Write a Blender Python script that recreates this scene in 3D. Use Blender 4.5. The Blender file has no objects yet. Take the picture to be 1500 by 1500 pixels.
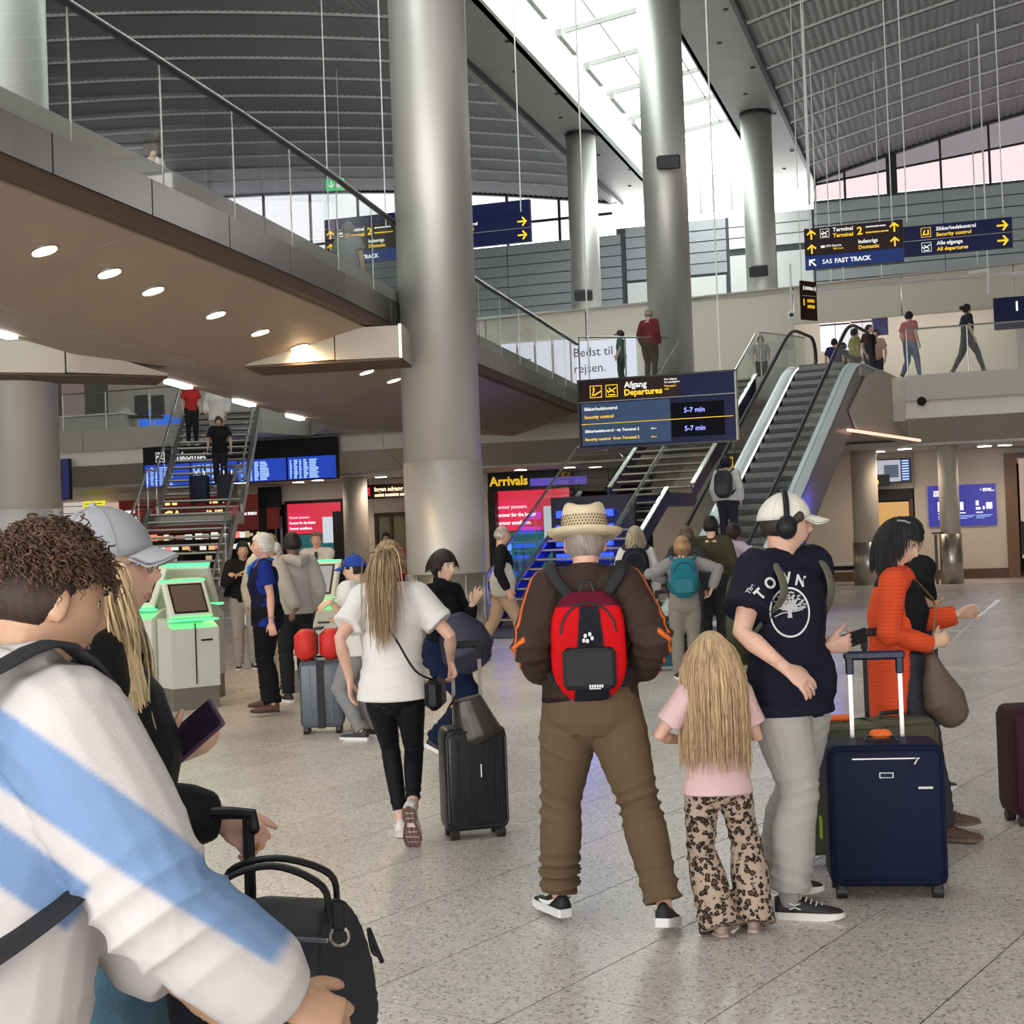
import bpy, bmesh, math, random
import numpy as np
from mathutils import Vector, Matrix
random.seed(7); rng = np.random.default_rng(7)
SC = bpy.context.scene
# ---------------------------------------------------------------- camera, sky, exposure
FPX = 2100.0; CAMZ = 1.6
PITCH = math.atan(35/FPX); ROLL = math.radians(-2.1)
cam_d = bpy.data.cameras.new('camera'); cam = bpy.data.objects.new('camera', cam_d); SC.collection.objects.link(cam)
RC = (Matrix.Rotation(math.pi/2+PITCH, 3, 'X') @ Matrix.Rotation(ROLL, 3, 'Z'))
cam.matrix_world = Matrix.Translation((0, 0, CAMZ)) @ RC.to_4x4()
cam_d.sensor_width = 36; cam_d.lens = 36*FPX/1500; cam_d.clip_end = 300; cam_d.clip_start = 0.1
SC.camera = cam
wd = bpy.data.worlds.new('sky'); SC.world = wd; wd.use_nodes = True
bgn = wd.node_tree.nodes['Background']; bgn.inputs[0].default_value = (1.0, .975, .96, 1); bgn.inputs[1].default_value = 7.5
SC.view_settings.view_transform = 'Standard'; SC.view_settings.look = 'None'; SC.view_settings.gamma = 1
SC.view_settings.use_curve_mapping = False; SC.view_settings.exposure = 0.0
def arealight(name, loc, aim, sx, sy, power, col):
    d = bpy.data.lights.new(name, 'AREA'); d.shape = 'RECTANGLE'; d.size = sx; d.size_y = sy; d.energy = power; d.color = col
    o = bpy.data.objects.new(name, d); SC.collection.objects.link(o); o.location = loc
    o.rotation_euler = (Vector(aim)-Vector(loc)).to_track_quat('-Z', 'Y').to_euler(); return o
RCn = np.array(RC)
def ray(px, py): return RCn @ np.array([(px-750)/FPX, -(py-750)/FPX, -1.0])
C0 = np.array([0, 0, CAMZ])
def W(px, py, Y):                                   # point seen at a pixel, Y metres in front
    d = ray(px, py); return C0+d*(Y/d[1])
def H(px, py, z):                                   # point seen at a pixel, at height z
    d = ray(px, py); return C0+d*((z-CAMZ)/d[2])
def frame(ang):
    a = math.radians(ang); return np.array([math.sin(a), math.cos(a), 0]), np.array([math.cos(a), -math.sin(a), 0])
U1, V1 = frame(17.5); U2, V2 = frame(26.3); U3, V3 = frame(-4.5)
ZZ = np.array([0, 0, 1.0])
def B(u, v, z): return U1*u+V1*v+ZZ*z               # hall axes
def E2(u, v, z): return U2*u+V2*v+ZZ*z              # escalator axes
def ang_of(V): return math.atan2(V[1], V[0])
# ---------------------------------------------------------------- objects
def tag(o, label=None, cat=None, group=None, kind=None):
    if label: o['label'] = label
    if cat: o['category'] = cat
    if group: o['group'] = group
    if kind: o['kind'] = kind
    return o
def thing(name, label, cat, loc=(0, 0, 0), group=None, kind=None):
    o = bpy.data.objects.new(name, None); o.empty_display_size = .2; SC.collection.objects.link(o)
    o.location = Vector([float(c) for c in loc]); return tag(o, label, cat, group, kind)
def rootloc(p):
    t = np.zeros(3)
    while p is not None: t = t+np.array(p.location); p = p.parent
    return t
def link(name, me, parent=None, mats=None):
    o = bpy.data.objects.new(name, me); SC.collection.objects.link(o)
    if parent is not None: o.parent = parent
    return o
def mk(name, V, Fc, mat, parent=None, smooth=False, fm=None):
    V = np.asarray(V, float)-rootloc(parent)
    me = bpy.data.meshes.new(name); me.from_pydata(V.tolist(), [], [tuple(f) for f in Fc])
    for m in (mat if isinstance(mat, (list, tuple)) else [mat]): me.materials.append(m)
    if fm is not None: me.polygons.foreach_set('material_index', fm)
    if smooth: me.polygons.foreach_set('use_smooth', [True]*len(me.polygons))
    me.update(); return link(name, me, parent)
class MB:
    def __init__(s): s.v = []; s.f = []; s.m = []; s.mi = 0
    def add(s, V, F):
        n = len(s.v); s.v += [tuple(map(float, p)) for p in V]; s.f += [tuple(i+n for i in f) for f in F]; s.m += [s.mi]*len(F); return s
    def hexa(s, p): return s.add(p, [(0, 3, 2, 1), (4, 5, 6, 7), (0, 1, 5, 4), (1, 2, 6, 5), (2, 3, 7, 6), (3, 0, 4, 7)])
    def box(s, c, sz, ax=None):
        c = np.array(c, float); X, Y, Z = ax if ax else (np.array([1, 0, 0]), np.array([0, 1, 0]), ZZ)
        hx, hy, hz = [q/2 for q in sz]
        return s.hexa([c+X*a*hx+Y*b*hy+Z*d*hz for d in (-1, 1) for a, b in ((-1, -1), (1, -1), (1, 1), (-1, 1))])
    def bbox(s, c, sz, ax=None, r=.02):             # chamfered box
        c = np.array(c, float); X, Y, Z = ax if ax else (np.array([1, 0, 0]), np.array([0, 1, 0]), ZZ)
        rg = []
        for d, k in ((-1, 1), (-1, 0), (1, 0), (1, 1)):
            hx = sz[0]/2-(r if k else 0); hy = sz[1]/2-(r if k else 0); z = d*(sz[2]/2-(0 if k else r)); q = r*.9
            ring = []
            for a, b in ((-1, -1), (1, -1), (1, 1), (-1, 1)):
                p1 = (a*hx, b*(hy-q)); p2 = (a*(hx-q), b*hy)
                ring += [p1, p2] if a*b > 0 else [p2, p1]
            rg.append([c+X*p[0]+Y*p[1]+Z*z for p in ring])
        return s.rings(rg)
    def rings(s, rg, cap=True, close=True):
        n = len(rg[0]); V = [p for r in rg for p in r]; F = []
        for i in range(len(rg)-1):
            for j in range(n if close else n-1):
                a = i*n+j; b = i*n+(j+1) % n; F.append((a, b, b+n, a+n))
        if cap: F.append(tuple(range(n))[::-1]); F.append(tuple((len(rg)-1)*n+j for j in range(n)))
        return s.add(V, F)
    def tube(s, P, r, n=10, side=None, cap=True, rnd=False):
        P = [np.array(p, float) for p in P]; R = r if isinstance(r, (list, np.ndarray)) else [r]*len(P)
        rg = []; prev = side
        for i, p in enumerate(P):
            t = P[min(i+1, len(P)-1)]-P[max(i-1, 0)]; t = t/(np.linalg.norm(t)+1e-9)
            a = np.array(prev if prev is not None else ([1, 0, 0] if abs(t[0]) < .8 else [0, 1, 0]), float)
            a = a-t*(a@t); a /= np.linalg.norm(a)+1e-9; b = np.cross(t, a)
            if side is None: prev = a
            rx, ry = R[i] if isinstance(R[i], (tuple, list, np.ndarray)) else (R[i], R[i])
            cr = lambda c, k: [c+a*rx*k*math.cos(2*math.pi*j/n)+b*ry*k*math.sin(2*math.pi*j/n) for j in range(n)]
            if rnd and i == 0:
                m = min(rx, ry)
                for q in (80, 55, 28): rg.append(cr(p-t*m*math.sin(math.radians(q)), math.cos(math.radians(q))))
            rg.append(cr(p, 1))
            if rnd and i == len(P)-1:
                m = min(rx, ry)
                for q in (28, 55, 80): rg.append(cr(p+t*m*math.sin(math.radians(q)), math.cos(math.radians(q))))
        return s.rings(rg, cap)
    def ell(s, c, r, ax=None, n=12, m=8):
        c = np.array(c, float); X, Y, Z = ax if ax else (np.array([1, 0, 0]), np.array([0, 1, 0]), ZZ)
        rg = []
        for i in range(m+1):
            th = math.pi*(i+.001)/(m+.002)-math.pi/2
            rg.append([c+X*r[0]*math.cos(th)*math.cos(2*math.pi*j/n)+Y*r[1]*math.cos(th)*math.sin(2*math.pi*j/n)+Z*r[2]*math.sin(th) for j in range(n)])
        return s.rings(rg)
    def prism(s, poly, z0, z1):                     # poly: list of (x,y) anticlockwise
        n = len(poly); V = [(p[0], p[1], z0) for p in poly]+[(p[0], p[1], z1) for p in poly]
        F = [tuple(range(n))[::-1], tuple(range(n, 2*n))]+[(i, (i+1) % n, (i+1) % n+n, i+n) for i in range(n)]
        return s.add(V, F)
    def ext(s, pts, d):                             # planar outline pts extruded by vector d
        d = np.array(d, float); pts = [np.array(p, float) for p in pts]; n = len(pts)
        return s.add(pts+[p+d for p in pts], [tuple(range(n))[::-1], tuple(range(n, 2*n))]+[(i, (i+1) % n, (i+1) % n+n, i+n) for i in range(n)])
    def build(s, name, mat, parent=None, smooth=False): return mk(name, s.v, s.f, mat, parent, smooth, s.m if isinstance(mat, (list, tuple)) else None)
# ---------------------------------------------------------------- materials
def mat(name, col, rough=.5, metal=0, bump=0, bscale=20, var=0, vscale=5, emit=None, es=0, spec=.5, stretch=None, trans=0, alpha=1, sub=0, coat=0):
    m = bpy.data.materials.new(name); m.use_nodes = True; nt = m.node_tree; N = nt.nodes; L = nt.links; p = N['Principled BSDF']
    c = (*col, 1); p.inputs['Base Color'].default_value = c; p.inputs['Roughness'].default_value = rough; p.inputs['Metallic'].default_value = metal
    p.inputs['Specular IOR Level'].default_value = spec; p.inputs['Alpha'].default_value = alpha
    if trans: p.inputs['Transmission Weight'].default_value = trans
    if sub: p.inputs['Subsurface Weight'].default_value = sub; p.inputs['Subsurface Radius'].default_value = (.02, .008, .004); p.inputs['Subsurface Scale'].default_value = .5
    if coat: p.inputs['Coat Weight'].default_value = coat
    if emit: p.inputs['Emission Color'].default_value = (*emit, 1); p.inputs['Emission Strength'].default_value = es
    if bump or var:
        tc = N.new('ShaderNodeTexCoord'); mp = N.new('ShaderNodeMapping'); L.new(tc.outputs['Object'], mp.inputs[0])
        if stretch: mp.inputs['Scale'].default_value = stretch
        if bump:
            t = N.new('ShaderNodeTexNoise'); t.inputs['Scale'].default_value = bscale; t.inputs['Detail'].default_value = 4; L.new(mp.outputs[0], t.inputs[0])
            b = N.new('ShaderNodeBump'); b.inputs['Strength'].default_value = bump; b.inputs['Distance'].default_value = .02; L.new(t.outputs[0], b.inputs['Height']); L.new(b.outputs[0], p.inputs['Normal'])
        if var:
            t = N.new('ShaderNodeTexNoise'); t.inputs['Scale'].default_value = vscale; t.inputs['Detail'].default_value = 5; L.new(mp.outputs[0], t.inputs[0])
            r = N.new('ShaderNodeMapRange'); r.inputs['From Min'].default_value = .3; r.inputs['From Max'].default_value = .7; r.inputs['To Min'].default_value = 1-var; r.inputs['To Max'].default_value = 1+var; L.new(t.outputs[0], r.inputs[0])
            x = N.new('ShaderNodeMix'); x.data_type = 'RGBA'; x.blend_type = 'MULTIPLY'; x.inputs[0].default_value = 1; x.inputs[6].default_value = c; L.new(r.outputs[0], x.inputs[7]); L.new(x.outputs[2], p.inputs['Base Color'])
    return m
def emis(name, col, s): return mat(name, (.02, .02, .02), .4, emit=col, es=s)
def glass(name, tint=(.85, .95, .93), refl=.12, rough=.02):
    m = bpy.data.materials.new(name); m.use_nodes = True; nt = m.node_tree; N = nt.nodes; L = nt.links; N.clear()
    o = N.new('ShaderNodeOutputMaterial'); t = N.new('ShaderNodeBsdfTransparent'); t.inputs[0].default_value = (*tint, 1)
    g = N.new('ShaderNodeBsdfGlossy'); g.inputs['Roughness'].default_value = rough; f = N.new('ShaderNodeFresnel'); f.inputs[0].default_value = 1.5
    a = N.new('ShaderNodeMath'); a.operation = 'ADD'; a.operation = 'MULTIPLY_ADD'; a.inputs[1].default_value = .14; a.inputs[2].default_value = refl-.04; L.new(f.outputs[0], a.inputs[0])
    x = N.new('ShaderNodeMixShader'); L.new(a.outputs[0], x.inputs[0]); L.new(t.outputs[0], x.inputs[1]); L.new(g.outputs[0], x.inputs[2]); L.new(x.outputs[0], o.inputs[0]); return m
def vcmat(name, rough=.85, bump=.15, bscale=300, spec=.3, extra=None):
    m = mat(name, (1, 1, 1), rough, bump=bump, bscale=bscale, spec=spec); nt = m.node_tree
    a = nt.nodes.new('ShaderNodeVertexColor'); a.layer_name = 'Col'; nt.links.new(a.outputs[0], nt.nodes['Principled BSDF'].inputs['Base Color']); return m
def terrazzo(name, base):
    m = mat(name, base, .3); nt = m.node_tree; N = nt.nodes; L = nt.links; p = N['Principled BSDF']
    g = N.new('ShaderNodeNewGeometry')
    v = N.new('ShaderNodeTexVoronoi'); v.inputs['Scale'].default_value = 95; L.new(g.outputs['Position'], v.inputs[0])
    cr = N.new('ShaderNodeValToRGB'); L.new(v.outputs['Color'], cr.inputs[0])
    e = cr.color_ramp.elements; e[0].color = (.26, .23, .21, 1); e[0].position = 0.08; e[1].color = (.86, .82, .77, 1); e[1].position = 1
    k = cr.color_ramp.elements.new(.3); k.color = (base[0]*.85, base[1]*.85, base[2]*.85, 1); k = cr.color_ramp.elements.new(.75); k.color = (*base, 1)
    n = N.new('ShaderNodeTexNoise'); n.inputs['Scale'].default_value = .6; n.inputs['Detail'].default_value = 4; L.new(g.outputs['Position'], n.inputs[0])
    r = N.new('ShaderNodeMapRange'); r.inputs['To Min'].default_value = .82; r.inputs['To Max'].default_value = 1.12; L.new(n.outputs[0], r.inputs[0])
    x = N.new('ShaderNodeMix'); x.data_type = 'RGBA'; x.blend_type = 'MULTIPLY'; x.inputs[0].default_value = 1; L.new(cr.outputs[0], x.inputs[6]); L.new(r.outputs[0], x.inputs[7])
    oi = N.new('ShaderNodeObjectInfo'); r2 = N.new('ShaderNodeMapRange'); r2.inputs['To Min'].default_value = .95; r2.inputs['To Max'].default_value = 1.05; L.new(oi.outputs['Random'], r2.inputs[0])
    y = N.new('ShaderNodeMix'); y.data_type = 'RGBA'; y.blend_type = 'MULTIPLY'; y.inputs[0].default_value = 1; L.new(x.outputs[2], y.inputs[6]); L.new(r2.outputs[0], y.inputs[7])
    L.new(y.outputs[2], p.inputs['Base Color'])
    r3 = N.new('ShaderNodeMapRange'); r3.inputs['To Min'].default_value = .17; r3.inputs['To Max'].default_value = .34; L.new(n.outputs[0], r3.inputs[0]); L.new(r3.outputs[0], p.inputs['Roughness'])
    return m
M = dict(
 terr=terrazzo('terrazzo', (.70, .635, .595)), joint=mat('joint', (.1, .095, .09), .8),
 col=mat('brushed_steel', (.56, .55, .53), .46, .7, bump=.03, bscale=3, stretch=(1, 1, .05)), colp=mat('painted_steel', (.52, .51, .49), .42, .35),
 soff=mat('soffit_panel', (.30, .29, .285), .45, .2, var=.06, vscale=1.5), vault=mat('vault_metal', (.21, .21, .225), .5, .4), vaultr=mat('vault_rib', (.30, .295, .30), .5, .4),
 dark=mat('dark_metal', (.03, .03, .035), .4, .4), black=mat('black', (.010, .010, .012), .45, spec=.25), rubber=mat('rubber', (.015, .015, .015), .5),
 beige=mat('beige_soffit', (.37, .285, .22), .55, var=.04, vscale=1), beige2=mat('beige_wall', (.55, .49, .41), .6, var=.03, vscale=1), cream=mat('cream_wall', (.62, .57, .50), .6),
 fas=mat('fascia_steel', (.17, .165, .16), .25, .8), gpanel=mat('grey_panel', (.42, .40, .36), .5, .2), wpanel=mat('white_panel', (.72, .69, .64), .5), brown=mat('brown_gap', (.10, .055, .03), .6),
 siding=mat('blue_grey_siding', (.40, .43, .46), .45, .2), railp=mat('pale_rail', (.62, .62, .62), .5), sidingd=mat('siding_joint', (.08, .09, .1), .7), white=mat('white_paint', (.8, .82, .82), .5),
 rail=mat('rail_steel', (.62, .6, .57), .25, .9), steel=mat('steel', (.6, .6, .6), .22, .95), glass=glass('balustrade_glass', (.95, .985, .98), .085), sglass=glass('roof_glass', (.74, .80, .77), .06),
 bronze=mat('door_bronze', (.05, .035, .022), .4, .5), tread=mat('dark_tread', (.03, .028, .028), .5), treadblue=mat('tread', (.05, .05, .06), .4),
 step=mat('step_metal', (.20, .20, .20), .5, .3), stepd=mat('step_gap', (.02, .02, .022), .6), clad=mat('cladding_violet', (.26, .23, .24), .35, .2), cladb=mat('cladding_dark', (.04, .045, .08), .4, .3), deckm=mat('deck_metal', (.66, .71, .73), .3),
 navy=mat('sign_navy', (.008, .012, .07), .4, spec=.15), yel=mat('sign_yellow', (.95, .62, .02), .5, emit=(1, .6, .02), es=.55), wht=mat('sign_white', (.9, .9, .9), .5, emit=(1, 1, 1), es=.5),
 brownsign=mat('sign_brown', (.03, .014, .012), .4, spec=.15), bluesign=mat('sign_blue', (.01, .045, .25), .4, spec=.2),
 lamp=emis('lamp_warm', (1, .83, .5), 30), lampw=emis('lamp_white', (1, .93, .85), 20), green=emis('green_led', (.08, 1, .25), 2.2), blueled=emis('blue_led', (.02, .06, 1), 2.6), ledw=emis('white_led', (1, .9, .92), 2.2),
)
def pointlight(loc, power, col, parent, kind='POINT', r=.08, ang=150):
    d = bpy.data.lights.new('lamp_light', kind); d.energy = power; d.color = col; d.shadow_soft_size = r
    if kind == 'SPOT': d.spot_size = math.radians(ang); d.spot_blend = .6
    o = bpy.data.objects.new('lamp_light', d); SC.collection.objects.link(o); o.parent = parent; o.location = Vector([float(q) for q in np.array(loc)-rootloc(parent)]); return o
# ================================================================ FLOOR (tiles laid at 35 degrees to the view)
fl = MB(); fl.box((0, 26, -.06), (90, 60, .10)); floor = fl.build('floor', M['joint']); tag(floor, 'pale speckled terrazzo floor of square tiles', kind='structure')
TA = math.atan(1480/FPX); TD = np.array([math.sin(TA), math.cos(TA), 0]); TN = np.array([math.cos(TA), -math.sin(TA), 0]); TS = .597
def tile_c(i, j): return TN*((i+.5)*TS-2.23+3*TS)+TD*((j+.5+(.37 if i % 2 else 0))*TS)   # running bond
tiles = []
for i in range(-70, 70):
    for j in range(-60, 100):
        c = tile_c(i, j)
        if c[1] < 1.0 or c[1] > 40: continue
        hw = .36*c[1]+1.2
        if abs(c[0]) > hw+1.5: continue
        tiles.append((c[1]+(0 if c[1] > 3.6 and abs(c[0]) < hw-.6 else 60), i, j, c))
tiles.sort(key=lambda t: t[0])
h = TS/2-.003
tv = [TN*a*h+TD*b*h+ZZ*(-.004 if k == 0 else 0) for k in (0, 1) for a, b in ((-1, -1), (1, -1), (1, 1), (-1, 1))]
tm = bpy.data.meshes.new('tile'); tm.from_pydata([tuple(p) for p in tv], [], [(4, 5, 6, 7), (0, 1, 5, 4), (1, 2, 6, 5), (2, 3, 7, 6), (3, 0, 4, 7)]); tm.materials.append(M['terr']); tm.update()
for _, i, j, c in tiles[:300]:
    o = link('tile', tm, floor); o.location = Vector((c[0], c[1], .004-.004))
s = MB()
for _, i, j, c in tiles[300:]: s.add([c+p for p in tv], [(4, 5, 6, 7), (0, 1, 5, 4), (1, 2, 6, 5), (2, 3, 7, 6), (3, 0, 4, 7)])
tag(s.build('tile', M['terr'], floor), kind='stuff')
g = MB(); g.add([(-45, 40, -.008), (45, 40, -.008), (45, 56, -.008), (-45, 56, -.008)], [(0, 1, 2, 3)]); tag(g.build('tile', M['terr'], floor), kind='stuff')
# ================================================================ ROOF: two vaults, soffits, skylight
def zv_r(v): t = max(0, v+5.4); return 15.6+.272*t-.0062*t*t
def zv_l(v): t = max(0, -13.6-v); return 15.6+.1955*t-.0040*t*t
ceils = []
for side in (0, 1):
    root = thing('ceiling', ['dark vaulted metal ceiling left of the skylight', 'dark ribbed vaulted ceiling right of the skylight'][side], None, (0, 0, 0), kind='structure'); del_ = 0
    f = zv_l if side == 0 else zv_r; vs = np.arange(0, 27 if side == 0 else 24, .115)
    vv = (-13.3-vs) if side == 0 else (-5.35+vs)
    us = [56.9-2.1*k for k in range(0, 36)]; us = [59.4]+us
    for k in range(len(us)-1):
        u1, u0 = us[k]-.05, us[k+1]+.05; V = []; Fc = []
        for n, v in enumerate(vv):
            dz = .05 if n % 2 else 0
            V += [B(u0, v, f(v)+dz), B(u1, v, f(v)+dz)]
        for n in range(len(vv)-1): Fc.append((2*n, 2*n+1, 2*n+3, 2*n+2))
        mk('ceiling_panel', V, Fc, M['vault'] if side == 0 else M['vaultr'], root)
    for k, uu in enumerate(us[1:]):                  # dark channel and thin bright rail between the bands
        m = MB(); V = []
        for v in vv[::6]: V.append([B(uu-.08, v, f(v)+.12), B(uu-.08, v, f(v)-.03), B(uu+.08, v, f(v)-.03), B(uu+.08, v, f(v)+.12)])
        m.rings(V); m.build('panel_rail', M['dark'], root)
        m = MB(); m.rings([[B(uu-.12, v, f(v)+.03), B(uu-.12, v, f(v)-.05), B(uu-.085, v, f(v)-.05), B(uu-.085, v, f(v)+.03)] for v in vv[::6]]); m.build('panel_rail', M['railp'], root)
    m = MB(); m.rings([[B(uu, vv[0], f(vv[0])+.2), B(uu, vv[0], 15.45), B(uu, vv[0]+.12*(1 if side else -1), 15.45), B(uu, vv[0]+.12*(1 if side else -1), f(vv[0])+.2)] for uu in (-17, 59.5)]); m.build('edge_trim', M['dark'], root)
    m = MB(); m.rings([[B(59.38, v, f(v)-.06), B(59.62, v, f(v)-.06), B(59.62, v, f(v)+.45), B(59.38, v, f(v)+.45)] for v in vv[::6]]); m.build('edge_beam', M['dark'], root)
    # weatherproof deck above
    V = []; Fc = []
    for n, v in enumerate(vv[::8]): V += [B(-17, v, f(v)+.35), B(60.5, v, f(v)+.35)]
    for n in range(len(vv[::8])-1): Fc.append((2*n, 2*n+1, 2*n+3, 2*n+2))
    mk('roof_deck', V, Fc, M['dark'], root)
m = MB(); m.hexa([B(-17, -13.55, 15.6), B(60.3, -13.9, 15.6), B(60.3, -11.7, 15.6), B(-17, -11.2, 15.6)]+[B(-17, -13.55, 16), B(60.3, -13.9, 16), B(60.3, -11.7, 16), B(-17, -11.2, 16)])
sof = m.build('ceiling', M['soff']); tag(sof, 'smooth grey soffit strip on the left side of the skylight', kind='structure')
m = MB(); m.hexa([B(-17, -7.2, 15.6), B(60.3, -7.2, 15.6), B(60.3, -5.25, 15.6), B(-17, -5.25, 15.6)]+[B(-17, -7.2, 16), B(60.3, -7.2, 16), B(60.3, -5.25, 16), B(-17, -5.25, 16)])
sof2 = m.build('ceiling', M['soff']); tag(sof2, 'smooth grey soffit strip on the right side of the skylight', kind='structure')
for vs_, ob in ((-12.4, sof), (-6.2, sof2)):         # small inset spots in the soffits
    for k in range(9):
        m = MB(); m.tube([B(36+2.6*k, vs_+.6*(k % 2), 15.6), B(36+2.6*k, vs_+.6*(k % 2), 15.57)], .07, 10); m.build('inset_spot', M['dark'], ob)
sky = thing('window_1', 'long glazed skylight with pale cross beams between the two soffits', None, B(46, -9.2, 16), kind='structure')
def bar(m, a, b, w, h_):
    a = np.array(a); b = np.array(b); t = b-a; Ln = np.linalg.norm(t); t = t/Ln; sd = np.cross(t, ZZ); sd /= np.linalg.norm(sd); m.box((a+b)/2, (Ln, w, h_), (t, sd, np.cross(sd, t)))
for vs_, sg in ((-11.45, 1), (-7.15, -1)):
    m = MB(); m.hexa([B(-17, vs_-.1*sg, 15.6), B(60, vs_-.1*sg-(.25 if sg > 0 else 0), 15.6), B(60, vs_, 15.6), B(-17, vs_, 15.6)]+[B(-17, vs_-.35*sg, 17.3), B(60, vs_-.35*sg, 17.3), B(60, vs_-.25*sg, 17.3), B(-17, vs_-.25*sg, 17.3)]); m.build('skylight_kerb', M['white'], sky)
ks = [-17.2+3.35*k for k in range(23)]
for uk in ks:
    m = MB(); bar(m, B(uk, -11.6, 17.25), B(uk, -6.9, 17.9), .09, .16); m.build('cross_beam', M['soff'], sky)
    m = MB(); bar(m, B(uk-.1, -10.95, 16.55), B(uk-2.0, -10.95, 16.55), .16, .22); m.build('truss_stub', M['soff'], sky)
for vm in (-10.3, -8.6):
    m = MB(); bar(m, B(-17, vm, 17.48+.138*(vm+11.6)*.55), B(60, vm, 17.48+.138*(vm+11.6)*.55), .045, .06); m.build('mullion', M['soff'], sky)
vg = [-11.7, -10.3, -8.6, -6.9]
for k in range(len(ks)-1):
    for q in range(3):
        za = lambda v: 17.35+.138*(v+11.6)
        a, b = vg[q]+.03, vg[q+1]-.03
        m = MB(); m.hexa([B(ks[k]+.05, a, za(a)), B(ks[k+1]-.05, a, za(a)), B(ks[k+1]-.05, b, za(b)), B(ks[k]+.05, b, za(b))]+[B(ks[k]+.05, a, za(a)+.012), B(ks[k+1]-.05, a, za(a)+.012), B(ks[k+1]-.05, b, za(b)+.012), B(ks[k]+.05, b, za(b)+.012)]); m.build('pane', M['sglass'], sky)
# ================================================================ FAR WALL u=59.5 : siding boards and clerestory
UW = 59.6
wf = MB()
for a, b, t in ((-44, -13.7, 14.3), (-13.7, -5.4, 14.55), (-5.4, 20, 14.86)): wf.hexa([B(UW+.1, a, 4), B(UW+.1, b, 4), B(UW+.3, b, 4), B(UW+.3, a, 4)]+[B(UW+.1, a, t), B(UW+.1, b, t), B(UW+.3, b, t), B(UW+.3, a, t)])
wfo = wf.build('wall_far', M['sidingd']); tag(wfo, 'blue grey end wall of horizontal metal siding below the high windows', kind='structure')
for q, (a, b, t, mm) in enumerate(((-44, -13.5, 14.3, 'siding'), (-13.3, -9.0, 14.55, 'siding'), (-8.9, -5.5, 14.55, 'white'), (-5.4, 20, 14.75, 'siding'))):
    z = t; n = 0
    while z > 8.6:
        hh = .46
        nseg = max(1, int((b-a)/4.6)); L_ = (b-a)/nseg
        zc = z-hh/2
        if q == 1 and zc < 12.2 or q == 2 and zc < 13: break
        for k in range(nseg):
            m = MB(); m.box(B(UW+.05, a+L_*(k+.5), zc), (.07, L_-.03, hh-.045), (U1, V1, ZZ)); m.build('siding_board', M[mm], wfo)
        z -= hh
for a, b, z0, z1 in ((-13.3, -9.05, 8.6, 12.15), (-8.9, -7.3, 8.6, 12.9), (-7.25, -5.5, 8.6, 12.9)):
    m = MB(); m.box(B(UW+.04, (a+b)/2, (z0+z1)/2), (.08, b-a-.04, z1-z0), (U1, V1, ZZ)); m.build('wall_panel', M['white'], wfo)
clr = thing('window_2', 'clerestory windows under the right hand vault', None, B(UW, 5, 15), kind='structure')
vs_ = [-5.3, -4.1, -2.25]+[-.35+1.85*k for k in range(9)]
pinkg = glass('tinted_pane', (.385, .350, .358), .08); greyg = glass('grey_pane', (.20, .19, .20), .06)
for k in range(len(vs_)-1):
    a, b = vs_[k], vs_[k+1]; zb = 14.85
    zm_a, zm_b = zb+.25+.095*(a+5.3)+.35, zb+.25+.095*(b+5.3)+.35
    zm_a = min(zm_a, zv_r(a)-.1); zm_b = min(zm_b, zv_r(b)-.1)
    m = MB(); m.hexa([B(UW, a+.04, zb), B(UW, b-.04, zb), B(UW+.02, b-.04, zb), B(UW+.02, a+.04, zb), B(UW, a+.04, zm_a), B(UW, b-.04, zm_b), B(UW+.02, b-.04, zm_b), B(UW+.02, a+.04, zm_a)]); m.build('pane', pinkg, clr)
    m = MB(); m.hexa([B(UW, a+.04, zm_a+.08), B(UW, b-.04, zm_b+.08), B(UW+.02, b-.04, zm_b+.08), B(UW+.02, a+.04, zm_a+.08), B(UW, a+.04, zv_r(a)), B(UW, b-.04, zv_r(b)), B(UW+.02, b-.04, zv_r(b)), B(UW+.02, a+.04, zv_r(a))]); m.build('pane', greyg, clr)
    m = MB(); bar(m, B(UW-.03, a, zm_a+.04), B(UW-.03, b, zm_b+.04), .08, .08); m.build('transom', M['dark'], clr)
    m = MB(); m.box(B(UW-.03, a, (zb+zv_r(a))/2), (.1, .09 if k != 2 else .42, zv_r(a)-zb+.2), (U1, V1, ZZ)); m.build('mullion', M['dark'], clr)
# roof of the next hall, seen pink through the panes, and a cyan strip of facade
cl2 = thing('window_3', 'clerestory windows under the left hand vault', None, B(UW, -20, 15), kind='structure')
vs_ = [-42+2.35*k for k in range(13)]
for k in range(len(vs_)-1):
    a, b = vs_[k], vs_[k+1]
    zt = lambda v: min(zv_l(v), 15.7+.1*(-13.8-v))
    m = MB(); m.hexa([B(UW, a+.04, 14.3), B(UW, b-.04, 14.3), B(UW+.02, b-.04, 14.3), B(UW+.02, a+.04, 14.3), B(UW, a+.04, zv_l(a)), B(UW, b-.04, zv_l(b)), B(UW+.02, b-.04, zv_l(b)), B(UW+.02, a+.04, zv_l(a))]); m.build('pane', glass('pane', (.40, .40, .41), .08) if k == 0 else bpy.data.materials['pane'], cl2)
    m = MB(); m.box(B(UW-.03, a, (14.3+zv_l(a))/2), (.1, .1, zv_l(a)-14.2), (U1, V1, ZZ)); m.build('mullion', M['dark'], cl2)
    m = MB(); bar(m, B(UW-.03, a, 15.2), B(UW-.03, b, 15.2), .08, .10); m.build('transom', M['dark'], cl2)
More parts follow.
